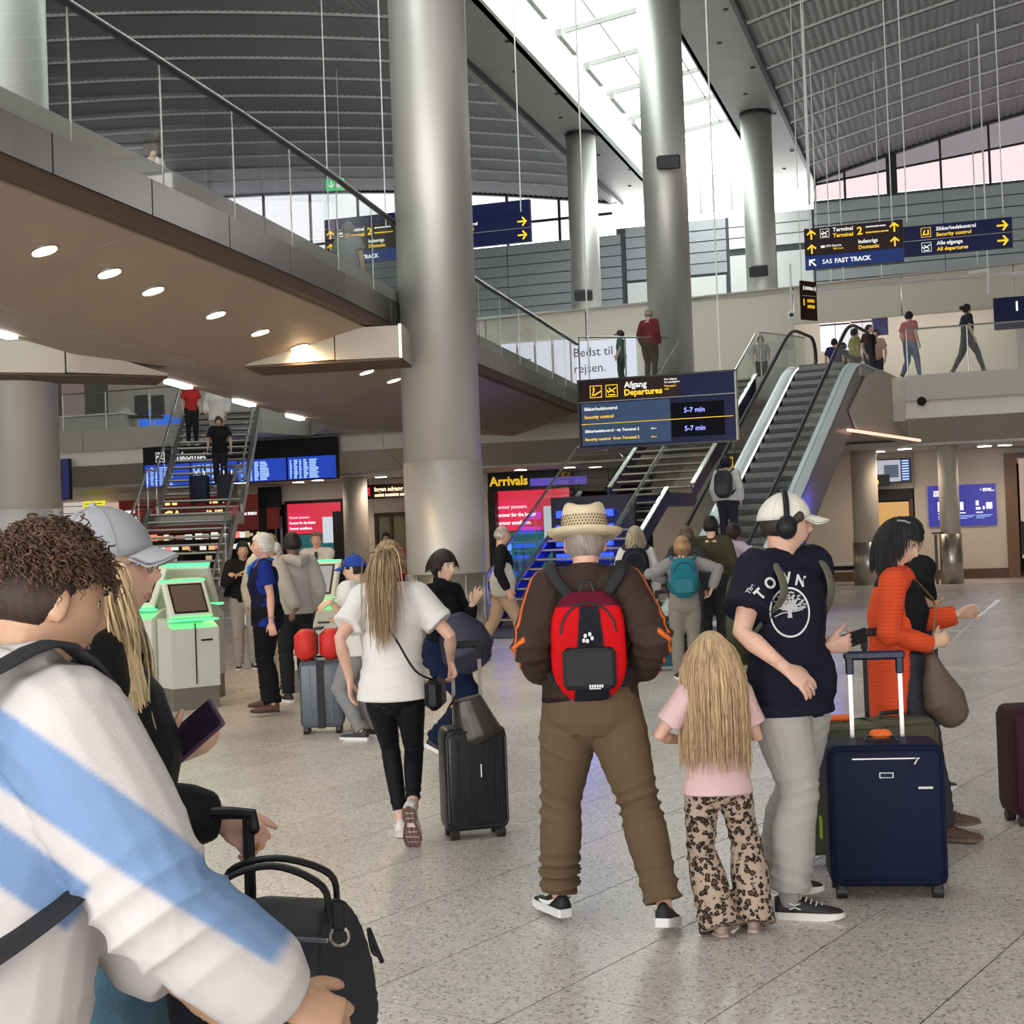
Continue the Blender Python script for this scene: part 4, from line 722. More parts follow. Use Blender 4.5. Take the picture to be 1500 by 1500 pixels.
m = MB(); m.box(p+ZZ*.56+U1*.2, (.03, 2.6, .03), (U1, V1, ZZ)); m.build('back_rail', M['steel'], t)
# left shops behind the stairs
t, b = gboard('shop_sign', 'maroon shop fascia with gold letters seen through the left staircase', 174, 728, 408, 779, UB-.3, 'sign')
maroon = mat('maroon', (.07, .008, .006), .35, emit=(.10, .008, .005), es=.5); gold = emis('gold_letters', (1, .62, .2), 1.6)
n = 4
for k in range(n): b.rect('fascia_panel', b.w*k/n+.01, 0, b.w*(k+1)/n-.01, b.h, maroon, -.1, 0)
b.bars(.25, b.h*.62, .1, .36, textw, 10); b.bars(.18, b.h*.42, .1, .5, textw, 11); b.txt('CA', b.w*.29, b.h*.34, .34, gold, bold=.03); b.txt('INF', b.w*.56, b.h*.36, .28, gold, bold=.03); b.bars(b.w*.74, b.h*.42, .09, .75, textw, 12)
for x in (.3, .345, .56, .6, .64, .9): b.rect('roof_mark', b.w*x, b.h*.8, b.w*(x+.03), b.h*.87, gold, 0, .01)
shelfroot = thing('display_shelves', 'lit shop shelves full of small packages under the maroon sign', 'shelves', B(UB+.4, vat(300, UB), 0)); va, vb = vat(176, UB+.4), vat(408, UB+.4)
m = MB(); m.box(B(UB+.9, (va+vb)/2, 1.2), (.1, vb-va, 2.5), (U1, V1, ZZ)); m.build('back_panel', M['black'], shelfroot)
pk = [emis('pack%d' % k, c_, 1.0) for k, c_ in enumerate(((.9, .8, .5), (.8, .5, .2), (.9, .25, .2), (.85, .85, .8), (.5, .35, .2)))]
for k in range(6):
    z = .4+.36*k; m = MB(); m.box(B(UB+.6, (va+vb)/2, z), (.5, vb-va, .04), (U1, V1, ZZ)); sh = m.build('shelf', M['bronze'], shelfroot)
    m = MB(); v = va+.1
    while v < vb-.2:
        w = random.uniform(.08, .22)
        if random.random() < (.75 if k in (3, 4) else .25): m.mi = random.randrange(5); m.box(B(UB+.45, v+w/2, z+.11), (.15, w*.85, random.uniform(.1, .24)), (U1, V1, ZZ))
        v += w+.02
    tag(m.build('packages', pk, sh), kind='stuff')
t, b = gboard('menu_screen', 'bright yellow lit menu panel between pale shop displays at the left', 122, 734, 153, 775, UB-.2, 'screen'); b.rect('light_box', 0, 0, b.w, b.h, emis('menu_yellow', (.9, .8, .05), .95), -.08, 0)
for k in range(8): b.rect('menu_row', .05, .08+k*b.h*.115, b.w-.08, .105+k*b.h*.115, mat('menu_ink', (.4, .3, .02), .6) if 'menu_ink' not in bpy.data.materials else bpy.data.materials['menu_ink'], 0, .006)
t, b = gboard('display_case', 'pale lit display left of the yellow menu panel', 93, 736, 121, 800, UB-.2, 'display'); b.rect('light_box', 0, 0, b.w, b.h, emis('case_glow', (.7, .6, .55), .8), -.08, 0)
for k in range(6): b.rect('grid_bar', 0, b.h*(.1+.16*k), b.w, b.h*(.115+.16*k), M['bronze'], 0, .02)
t, b = gboard('display_case', 'orange and pink lit display right of the yellow menu panel', 154, 736, 173, 775, UB-.2, 'display'); b.rect('light_box', 0, 0, b.w, b.h, emis('case_glow2', (.7, .45, .35), .8), -.08, 0); b.poly('round_emblem', [(b.w*.55+.26*math.cos(a), b.h*.35+.26*math.sin(a)) for a in np.linspace(0, 2*math.pi, 20)[:-1]], emis('orange', (1, .4, .05), 1.2), 0, .01)
m = MB(); m.box(B(UB-.3, vat(135, UB-.3), 2.78), (.06, vat(172, UB)-vat(95, UB), .05), (U1, V1, ZZ)); t = thing('spot_rail', 'black rail of small spotlights above the yellow menu panel', 'lamp', B(UB-.3, vat(135, UB-.3), 2.7)); m.build('rail', M['black'], t)
for k in range(7): c = B(UB-.4, vat(100+11*k, UB-.3), 2.7); m = MB(); m.tube([c, c+[0, 0, -.1]], .05, 8); s_ = m.build('spot', M['black'], t); m = MB(); m.tube([c+[0, 0, -.1], c+[0, 0, -.11]], .04, 8); m.build('bulb', M['lampw'], s_)
# dark TV and blue tube beside the left column
t, b = gboard('side_screen', 'narrow dark blue screen just right of the left column', 91, 672, 104, 732, 35, 'screen'); b.rect('casing', 0, 0, b.w, b.h, M['black'], -.1, 0); b.rect('screen', .03, .03, b.w-.03, b.h-.03, navyscr, 0, .01)
t, b = gboard('blue_tube', 'vertical blue neon tube beside the left column', 85, 571, 91, 648, 41, 'lamp'); b.rect('tube', 0, 0, .07, b.h, M['blueled'], 0, .05); b.rect('tube', .09, -.8, .13, b.h, M['wht'], 0, .05); b.rect('frame_bar', .25, 0, 1.1, b.h+.2, mat('pinkish', (.5, .38, .38), .5), -.1, -.05)
# upper left lounge glimpsed through glass
t, b = gboard('round_sign', 'round white sign with two lines of lettering behind the upper left glass', 174, 597, 198, 629, 39, 'sign')
cx, cy, r_ = b.w/2, b.h/2, b.w*.48; b.poly('disc', [(cx+r_*math.cos(a), cy+r_*1.25*math.sin(a)) for a in np.linspace(0, 2*math.pi, 28)[:-1]], mat('sign_cream', (.75, .7, .66), .5), -.03, 0); b.bars(cx-.2, cy+.03, .1, .4, M['bronze'], 13); b.bars(cx-.19, cy-.16, .12, .38, M['bronze'], 14)
t, b = gboard('blue_wall_panel', 'bright blue panel behind the upper left glass', 208, 592, 276, 622, 43, 'panel'); b.poly('panel', [(0, 0), (b.w, 0), (b.w, .1), (0, b.h)], emis('blue_panel', (.02, .16, .85), .8), -.05, 0)
for px in (206, 222): c = H(px, 632, ZF); c = B(37.2+(px-206)*.02, vat(px, 37.2), ZF); t = thing('office_chair', 'dark office chair behind the upper left glass, %s' % ('nearer the round sign' if px == 206 else 'nearer the blue panel'), 'chair', c, group='office chairs on the upper floor'); m = MB(); m.bbox(c+ZZ*.48, (.5, .5, .08), None, .03); m.build('seat', M['black'], t); m = MB(); m.bbox(c+ZZ*.85+U1*.22, (.46, .06, .6), (V1, U1, ZZ), .03); m.build('backrest', M['dark'], t); m = MB(); m.tube([c+ZZ*.03, c+ZZ*.46], .03, 8); m.build('post', M['steel'], t); m = MB(); [m.tube([c+ZZ*.05, c+np.array([.28*math.cos(a), .28*math.sin(a), .04])], .02, 6) for a in np.arange(5)*1.256]; m.build('leg_star', M['black'], t)
c = B(36.9, vat(140, 36.9), ZF); t = thing('counter', 'pale low counter behind the upper left glass', 'counter', c); m = MB(); m.bbox(c+ZZ*.28, (2.4, .8, .5), (V1, U1, ZZ), .03); m.build('body', M['gpanel'], t); m = MB(); m.bbox(c+ZZ*.56, (2.5, .9, .05), (V1, U1, ZZ), .02); m.build('worktop', M['white'], t)
# upper level shops: lit interior
for px0, px1, py0, py1, nm, lb, cc, es_ in ((1212, 1256, 472, 512, 'lightbox', 'bright white shop lightbox behind the escalator head', (.95, .9, 1), 1.3), (1258, 1290, 468, 500, 'lightbox', 'pale pink lightbox beside the bright shop lightbox', (.9, .75, .8), 1.0), (1288, 1312, 462, 490, 'lightbox', 'dark navy shop sign above the pale lightbox', (.02, .02, .12), .7)):
    t, b = gboard(nm, lb, px0, py0, px1, py1, 47.5, 'sign'); b.rect('panel', 0, 0, b.w, b.h, emis('lb_'+str(px0), cc, es_), -.1, 0); b.rect('bar', 0, b.h-.08, b.w, b.h-.03, M['dark'], 0, .02); b.rect('bar', b.w*.5, 0, b.w*.52, b.h, M['dark'], 0, .02)
t, b = gboard('lounge_sign', 'large white backlit sign reading Bedst til rejsen behind the platform railing', 846, 497, 940, 556, 45.85, 'sign'); b.rect('panel', 0, -.2, b.w, b.h, emis('lounge', (.85, .82, .95), .95), -.1, 0); b.txt('Bedst til', .08, b.h*.62, .3, M['dark'], bold=.0); b.txt('rejsen.', .08, b.h*.22, .3, M['dark'], bold=.0)
t, b = gboard('backlit_panel', 'row of white backlit panels left of the Bedst til sign', 740, 500, 844, 560, 45.85, 'sign')
for k in range(4): b.rect('panel', b.w*(.02+.25*k), -.2, b.w*(.23+.25*k), b.h, bpy.data.materials['lounge'], -.1, 0)
t, b = gboard('info_screen', 'dark blue screen at the right end of the upper gallery', 1468, 433, 1540, 480, 43, 'screen'); b.rect('casing', 0, 0, b.w, b.h, M['navy'], -.1, 0); b.rect('white_mark', b.w*.46, b.h*.55, b.w*.5, b.h*.85, textw, 0, .01)
t, b = gboard('wheelchair_sign', 'small yellow outlined wheelchair sign beside the escalator', 1060, 668, 1080, 686, 31, 'sign'); b.rect('board_back', -.05, -.05, b.w+.15, b.h+.05, M['brownsign'], -.05, 0); b.frame(.02, .02, b.h-.05, M['yel'], .02); q = b.h
b.lines('pictogram', [(.12, q*.72, .12, q*.42), (.12, q*.42, .2, q*.42), (.2, q*.42, .24, q*.22), (.12, q*.57, .2, q*.57)], .025, M['yel']); b.lines('pictogram', [(.13+.07*math.cos(a), q*.33+.07*math.sin(a), .13+.07*math.cos(a+.5), q*.33+.07*math.sin(a+.5)) for a in np.arange(9)*.5+2.4], .018, M['yel'])
for v_ in (0, .3): m = MB(); m.tube([b.P(v_*.9, b.h+.05, -.02), b.P(v_*.9, b.h+.6, -.02)], .01, 6); m.build('hanger', M['rail'], t)
# ceiling downlights under the upper level
DLL = {(1446, 642): 'left one of two downlights above the blue poster screen', (1476, 645): 'right one of two downlights above the blue poster screen', (1290, 655): 'downlight above the map screen, nearer the escalator', (1325, 657): 'downlight above the map screen, nearer the slender pillar', (467, 707): 'downlight right of the blue flight screens', (765, 677): 'downlight above the Arrivals lettering', (836, 679): 'downlight left of the wide staircase', (437, 706): 'downlight under the right end of the flight screens', (620, 700): 'downlight hidden behind the middle column', (560, 703): 'downlight above the Ingen adgang sign'}
for px, py, z in ((1446, 642, 3.46), (1476, 645, 3.46), (1290, 655, 3.46), (1325, 657, 3.46), (467, 707, 3.46), (765, 677, 3.46), (836, 679, 3.46), (437, 706, 3.46), (620, 700, 3.46), (560, 703, 3.46)):
    P = H(px, py, z)
    if P[:3]@U1 > UB-.6 or P[:3]@U1 < 37.3: P = B(38.6, vat(px, 38.6), z)
    t = thing('downlight', DLL[(px, py)], 'lamp', P, group='downlights in the ceiling under the upper level'); m = MB(); m.tube([P+ZZ*.03, P-ZZ*.012], .2, 20); m.build('rim', M['steel'], t); m = MB(); m.tube([P-ZZ*.008, P-ZZ*.02], .17, 20); m.build('diffuser', M['lampw'], t); pointlight(P-ZZ*.12, 45, (1, .8, .6), t, 'SPOT', .12, 165)
# dark mat in front of the arrivals portal
m = MB(); m.prism([tuple(p[:2]) for p in (H(712, 936, 0), H(1000, 932, 0), B(UB-.8, vat(950, UB-.8), 0), B(UB-.8, vat(718, UB-.8), 0))], .004, .016); o = m.build('entrance_mat', mat('mat_dark', (.03, .028, .028), .6)); tag(o, 'large dark entrance mat in front of the arrivals portal', 'mat')
# ================================================================ CHECK-IN KIOSKS
kw = mat('kiosk_white', (.60, .62, .57), .4); kg = mat('kiosk_foot', (.17, .16, .14), .5)
def kiosk(p, yaw, label, screen_lit, s=1.0):
    t = thing('check_in_kiosk', label, 'kiosk', p, group='self service check in kiosks'); a = math.radians(yaw); R_ = np.array([math.cos(a), math.sin(a), 0]); Fw = np.array([math.sin(a), -math.cos(a), 0]); ax = (R_, Fw, ZZ); p = np.array(p)
    Q = lambda x, y, z: p+R_*x*s+Fw*y*s+ZZ*z*s
    m = MB(); m.box(Q(0, 0, .11), (.48*s, .34*s, .22*s), ax); m.build('foot', kg, t)
    m = MB(); m.ext([Q(-.25, -.18, .22), Q(-.25, .18, .22), Q(-.25, .18, .80), Q(-.25, .02, .88), Q(-.25, -.18, .9)], R_*.5*s); b_ = m.build('cabinet', kw, t)
    m = MB(); m.box(Q(.12, .183, .68), (.12*s, .01, .02*s), ax); m.box(Q(.0, .183, .55), (.01, .01, .6*s), ax); m.build('panel_line', M['dark'], b_)
    m = MB(); m.bbox(Q(0, .14, .885), (.5*s, .12*s, .02*s), ax, .008); m.build('led_strip', M['green'], t)
    m = MB(); m.box(Q(0, .04, .90), (.3*s, .12*s, .02*s), ax); m.build('tray', M['dark'], t)
    m = MB(); m.bbox(Q(0, -.1, 1.0), (.34*s, .12*s, .3*s), ax, .03); m.build('neck', kw, t)
    n_ = Fw*math.cos(.55)+ZZ*math.sin(.55); u_ = ZZ*math.cos(.55)-Fw*math.sin(.55); c = Q(0, .0, 1.08)
    m = MB(); m.bbox(c, (.46*s, .06*s, .42*s), (R_, n_, u_), .02); h_ = m.build('screen_housing', kw, t)
    m = MB(); m.box(c+n_*.031*s, (.36*s, .004, .34*s), (R_, n_, u_)); m.build('bezel', M['black'], h_)
    m = MB(); m.box(c+n_*.035*s, (.32*s, .004, .30*s), (R_, n_, u_)); m.build('screen', emis('kiosk_screen', (.55, .56, .6), .5) if screen_lit else M['tanscr'], h_)
    if screen_lit: m = MB(); m.box(c+n_*.038*s-u_*.0, (.14*s, .004, .09*s), (R_, n_, u_)); m.build('screen_logo', navyscr, h_)
    m = MB(); m.bbox(c+u_*.22*s, (.48*s, .05*s, .02*s), (R_, n_, u_), .008); m.build('led_strip', M['green'], t)
M['tanscr'] = mat('screen_off', (.12, .09, .07), .25)
kiosk((-3.28, 14.35, 0), 35, 'white kiosk with green edge lights and dark tilted screen, right one of the front pair', False, 1.0)
kiosk((-3.80, 14.6, 0), -25, 'white kiosk with lit screen behind the blonde woman in the grey cap', True, 1.12)
kiosk((-3.45, 15.3, 0), 170, 'white kiosk with its back turned behind the front pair', False, 1.12)
kiosk(tuple(W(468, 990, 15.6)*[1, 1, 0]), -10, 'white kiosk with green lights behind the man in the grey hoodie', True, 1.1)
# ================================================================ PEOPLE BUILDER
def nrm(a): a = np.array(a, float); return a/(np.linalg.norm(a)+1e-12)
def rotv(v, ax, deg):
    ax = nrm(ax); a = math.radians(deg); v = np.array(v, float); return v*math.cos(a)+np.cross(ax, v)*math.sin(a)+ax*(ax@v)*(1-math.cos(a))
def ik(a, c, l1, l2, pole):
    a = np.array(a, float); c = np.array(c, float); d = c-a; L_ = np.linalg.norm(d); mx = (l1+l2)*.995
    if L_ > mx: c = a+d/L_*mx; d = c-a; L_ = mx
    x = (l1*l1-l2*l2+L_*L_)/(2*L_); y = math.sqrt(max(0, l1*l1-x*x)); dn = d/L_; p = np.array(pole, float); p = nrm(p-dn*(p@dn)); return a+dn*x+p*y, c
def waves(co, seed, freq, n=6, ax=None):
    r = np.random.default_rng(seed); out = np.zeros(len(co))
    for _ in range(n):
        k = r.normal(size=3); k = k/np.linalg.norm(k)
        if ax is not None: k = nrm(k*.45+np.array(ax)*r.choice([-1, 1]))
        out += np.sin(co@(k*freq*r.uniform(.6, 1.5))+r.uniform(0, 6.28))
    return out/n
def solid(name, mb, voxel, mt, parent, sm=3, disp=None, colf=None, smooth=True):
    me = bpy.data.meshes.new('t'); me.from_pydata(mb.v, [], mb.f); me.update(); ob = bpy.data.objects.new('t', me); SC.collection.objects.link(ob)
    r = ob.modifiers.new('r', 'REMESH'); r.mode = 'VOXEL'; r.voxel_size = voxel; r.use_smooth_shade = True
    if sm: s_ = ob.modifiers.new('s', 'SMOOTH'); s_.factor = .5; s_.iterations = sm
    dg = bpy.context.evaluated_depsgraph_get(); m2 = bpy.data.meshes.new_from_object(ob.evaluated_get(dg)); bpy.data.objects.remove(ob); bpy.data.meshes.remove(me)
    n = len(m2.vertices); co = np.empty(n*3); m2.vertices.foreach_get('co', co); co = co.reshape(-1, 3)
    no = np.empty(n*3); m2.vertices.foreach_get('normal', no); no = no.reshape(-1, 3)
    if disp is not None: co = co+no*disp(co, no)[:, None]
    if colf is not None: setcol(m2, colf(co, no))
    co = co-rootloc(parent); m2.vertices.foreach_set('co', co.ravel()); m2.materials.clear(); m2.materials.append(mt); m2.polygons.foreach_set('use_smooth', [True]*len(m2.polygons)); m2.update(); m2.name = name
    return link(name, m2, parent)
def setcol(me, c):
    c = np.asarray(c, float); a = me.color_attributes.new('Col', 'FLOAT_COLOR', 'POINT'); a.data.foreach_set('color', np.hstack([c, np.ones((len(c), 1))]).astype(np.float32).ravel())
def headpt(D, fem=0, child=0):
    """direction array (n,3) x right, y front, z up  ->  head surface points, unit head 0.235 m high"""
    D = D/np.linalg.norm(D, axis=1)[:, None]; p = D*np.array([.074, .092, .117]); x, y, z = p.T.copy()
    t = np.clip((-z-.005)/.11, 0, 1)**1.2
    x = x*(1-(.44+.05*fem)*t); y = np.where(y < 0, y*(1.06-.85*t), y*(1-.10*t)); front = np.clip(D[:, 1], 0, 1)**1.5
    g = lambda u, s: np.exp(-(u/s)**2); ax_ = np.abs(x)
    y = y+front*(.021*g(x, .0125)*g(z+.020, .013)+.012*g(x, .009)*g(z-.004, .02)+.004*g(z-.03, .011)*g(x, .05)*(1-.5*fem)-.010*g(ax_-.030, .016)*g(z-.010, .012)
        +.004*g(ax_-.042, .02)*g(z+.022, .02)+.0075*g(x, .02)*(g(z+.050, .0045)+g(z+.061, .005))-.003*g(x, .02)*g(z+.0555, .003)+.008*g(x, .022)*g(z+.1, .014)+.006*g(x, .02)*g(z+.045, .02))
    return np.stack([x, y, z], 1)
def headgrid(nl=40, nm=30):
    th = np.linspace(-math.pi/2+.02, math.pi/2-.02, nm); ph = np.arange(nl)*2*math.pi/nl
    D = np.array([[math.cos(t)*math.sin(f), math.cos(t)*math.cos(f), math.sin(t)] for t in th for f in ph])
    F = [(i*nl+j, i*nl+(j+1) % nl, (i+1)*nl+(j+1) % nl, (i+1)*nl+j) for i in range(nm-1) for j in range(nl)]+[tuple(range(nl))[::-1], tuple((nm-1)*nl+j for j in range(nl))]
    return D, F
class P_: pass
def hand_geo(m, w, d, n, tw, s, curl=(25, 30, 20), spread=.0, thumb=None, grip=1.0):
    d, n, tw = nrm(d), nrm(n), nrm(tw); tw = nrm(tw-d*(tw@d)); n = nrm(np.cross(d, tw))*(1 if np.cross(d, tw)@n > 0 else -1); w = np.array(w, float)
    m.tube([w-d*.02*s, w+d*.02*s, w+d*.055*s, w+d*.088*s], [(.025*s, .019*s), (.030*s, .017*s), (.039*s, .015*s), (.040*s, .013*s)], 10, side=tw, rnd=True)
    m.tube([w+d*.015*s+tw*.012*s+n*.006*s, w+d*.045*s+tw*.026*s+n*.01*s], [.016*s, .014*s], 8, rnd=True)
    for k, (off, L_) in enumerate(((.030, .072), (.010, .081), (-.011, .075), (-.030, .059))):
        p = w+d*.086*s+tw*off*s; dd = nrm(d+tw*spread*off*12); pts = [p]; a = 0; cf = curl[k] if isinstance(curl[0], (tuple, list)) else curl
        for q, f in enumerate((.45, .31, .26)):
            a += cf[q]; v = dd*math.cos(math.radians(a))+n*math.sin(math.radians(a)); p = p+v*L_*f*s; pts.append(p)
        m.tube(pts, [.0098*s, .0092*s, .0082*s, .0066*s], 8, rnd=True)
    th = thumb if thumb is not None else (d*.75+tw*.62+n*.25); th = nrm(th); b = w+d*.022*s+tw*.022*s+n*.006*s; q1 = b+th*.042*s; v2 = nrm(th+d*.35+n*.3*grip-tw*.15); q2 = q1+v2*.032*s; q3 = q2+nrm(v2+n*.3*grip)*.024*s
    m.tube([b, q1, q2, q3], [.015*s, .0125*s, .0105*s, .0075*s], 8, rnd=True)
SKIN = {}
def skinmat(c, key):
    if key not in SKIN: SKIN[key] = mat('skin_'+key, c, .5, bump=.05, bscale=120, var=.05, vscale=18, sub=.08)
    return SKIN[key]
SK = dict(fair=(.66, .40, .30), pink=(.68, .38, .29), tan=(.52, .31, .20), asian=(.66, .44, .31), brown=(.20, .11, .07), dark=(.09, .045, .03))
def person(label, x, y, face=0, h=1.75, z0=0, skin='fair', fem=0, q=.012, fat=1.0, lean=0, side=0, twist=0, drop=0, head=(0, 0, 0), headoff=(0, 0, 0), feet=None, hands=None, group=None, cat='person', hz=1.0, shrug=0, swid=1.0, pelvis=None, headat=None):
    o = P_()
    if headat is not None and lean == 0: h = max(h, 1.75*(headat[2]-z0)/1.625) if h > 1.4 else h
    s = h/1.75; o.s = s; o.h = h; o.q = q; o.fem = fem; o.fat = fat
    f = math.radians(face); fx = np.array([math.sin(f), math.cos(f), 0]); rx = np.array([math.cos(f), -math.sin(f), 0]); o.f = fx; o.r = rx
    o.pel = np.array(pelvis, float) if pelvis is not None else np.array([x, y, z0+.95*s-drop]); o.z0 = z0
    up = rotv(rotv(ZZ, rx, -lean), fx, side); o.up = up; tr = rotv(rx, ZZ, -twist); tr = nrm(tr-up*(tr@up)); o.tr = tr; tf = nrm(np.cross(up, tr)); o.tf = tf
    if headat is not None:
        hc_ = o.pel+up*.53*s-tf*.01*s+up*.135*s*(1.0 if h > 1.5 else 1.12)+tf*.025*s; o.pel = o.pel+np.array(headat, float)-hc_
    o.root = thing('person', label, cat, (o.pel[0], o.pel[1], z0), group=group)
    o.chest = o.pel+up*.35*s; o.shc = o.pel+up*(.475+shrug)*s; o.nb = o.pel+up*.53*s-tf*.01*s
    hy, hp, hr = head; hf = rotv(rotv(tf, up, -hy), rotv(tr, up, -hy), hp); hu = rotv(up if abs(lean) < 25 else nrm(up+ZZ), rotv(tr, up, -hy), hp); hf = nrm(hf-hu*(hf@hu)); hrr = np.cross(hf, hu)
    if hr: hu = rotv(hu, hf, hr); hrr = np.cross(hf, hu)
    o.hs = 1.04*((h/1.75)**.55)*hz; ho = np.array(headoff); o.hc = o.nb+up*.135*s*(1.0 if h > 1.5 else 1.12)+tf*.025*s+hu*.0+tr*ho[0]+tf*ho[1]+up*ho[2]; o.hf, o.hu, o.hr = hf, hu, hrr
    sw = (.170-.018*fem)*s*swid; o.sh = [o.shc+tr*sw, o.shc-tr*sw]; l1, l2 = .285*s, .255*s; ul, ll = .42*s, .42*s
    o.hip = [o.pel+rx*.085*s-ZZ*.03*s, o.pel-rx*.085*s-ZZ*.03*s]
    feet = feet or [None, None]; o.ank = []; o.knee = []; o.fd = []; o.fpitch = []
    for i in (0, 1):
        sg = 1 if i == 0 else -1; F_ = feet[i] or {}; pos = F_.get('p'); pos = np.array(pos, float) if pos is not None else np.array([*(o.pel[:2]+rx[:2]*sg*F_.get('w', .10)*s+fx[:2]*F_.get('fwd', 0.0)), z0+.085*s])
        if len(pos) == 2: pos = np.array([*pos, z0+.085*s])
        pos = pos+ZZ*F_.get('lift', 0); fd = rotv(fx, ZZ, -F_.get('yaw', 6*sg)); kn, an = ik(o.hip[i], pos, ul, ll, F_.get('pole', fd)); o.knee.append(kn); o.ank.append(an); o.fd.append(fd); o.fpitch.append(F_.get('pitch', 0))
    hands = hands or [None, None]; o.elb = []; o.wr = []; o.hd = []
    for i in (0, 1):
        sg = 1 if i == 0 else -1; Hh = hands[i] or {}; sh = o.sh[i]; pos = Hh.get('p'); pos = np.array(pos, float) if pos is not None else sh-ZZ*.50*s+fx*Hh.get('fwd', .06)+rx*sg*Hh.get('out', .07)
        el, wr = ik(sh, pos, l1, l2, Hh.get('pole', -fx*.8+rx*sg*.5-ZZ*.1)); o.elb.append(el); o.wr.append(wr); fa = nrm(wr-el)
        o.hd.append(dict(d=Hh.get('d', fa), n=Hh.get('n', -rx*sg), tw=Hh.get('tw', fx), curl=Hh.get('curl', (22, 28, 20)), spread=Hh.get('spread', .3), thumb=Hh.get('thumb')))
    # --- body
    m = MB(); B_ = fat
    def ring(u, wx, wy, fo=0): return (o.pel+up*u*s+tf*fo*s, (wx*s*B_*.9, wy*s*B_*.88))
    tor = [ring(-.08, .11, .085, -.005), ring(0, .14-.0*fem, .10, -.01), ring(.1, .145-.015*fem, .10), ring(.18, .138-.018*fem, .098, .005), ring(.30, .158-.015*fem, .108, .012*(1+fem)), ring(.40, .16, .10, 0), ring(.47, .12, .07, -.015)]
    m.tube([t[0] for t in tor], [t[1] for t in tor], 18, side=tr, rnd=True)
    m.tube([o.shc-up*.02*s, o.nb+up*.0*s, o.hc-hu*.05*o.hs-hf*.018*o.hs], [.075*s, (.058-.008*fem)*s, (.055-.008*fem)*s], 14, side=tr, rnd=True)
    for i in (0, 1):
        a, b, c = o.sh[i], o.elb[i], o.wr[i]; k = s*(1-.1*fem)*(B_*.5+.5)
        m.tube([o.shc+(a-o.shc)*.3+up*.015*s, a], [.055*s, .056*k], 10, rnd=True)
        m.tube([a, a+(b-a)*.4, b, b+(c-b)*.3, b+(c-b)*.75, c], [.056*k, .050*k, .038*k, .041*k, .029*k, .025*k], 12, rnd=True)
        hd = o.hd[i]; hand_geo(m, c, hd['d'], hd['n'], hd['tw'], s*(.97 if fem else 1.03)*(1 if h > 1.4 else .95), hd['curl'], hd['spread'], hd['thumb'])
        hp_, kn, an = o.hip[i], o.knee[i], o.ank[i]
        m.tube([hp_+ZZ*.02, hp_+(kn-hp_)*.5, kn, kn+(an-kn)*.3-fx*.01*s, kn+(an-kn)*.75, an], [.070*s*B_, .062*s*B_, .043*s, .044*s, .033*s, .032*s], 12, rnd=True)
        fd = o.fd[i]; pt = o.fpitch[i]; fr = rotv(fd, np.cross(fd, ZZ), pt); m.tube([an-ZZ*.035*s-fr*.01, an-ZZ*.05*s+fr*.11*s], [.028*s, .018*s], 8, rnd=True)
    D, Fc = headgrid(*((72, 54) if q < .009 else (40, 30))); Ph = headpt(D, fem); o.R = np.stack([o.hr, o.hf, o.hu]); m.add(o.hc+(Ph*o.hs)@o.R, Fc)
    for sg in (1, -1): m.ell(o.hc+o.hs*(o.hr*.076*sg-o.hf*.008-o.hu*.004), (.009*o.hs, .018*o.hs, .031*o.hs), (nrm(o.hr-o.hf*.5*sg), nrm(o.hf+o.hr*.5*sg), o.hu), 10, 8)
    o.body = solid('body', m, q*.62 if q < .009 else q*.8, skinmat(SK[skin], skin), o.root, 2)
    return o
def HL(o, x, y, z): return o.hc+o.hs*(o.hr*x+o.hf*y+o.hu*z)
M['eyew'] = mat('eye_white', (.75, .72, .70), .25); M['iris'] = mat('iris', (.03, .02, .012), .15); M['lip'] = mat('lips', (.50, .24, .20), .5)
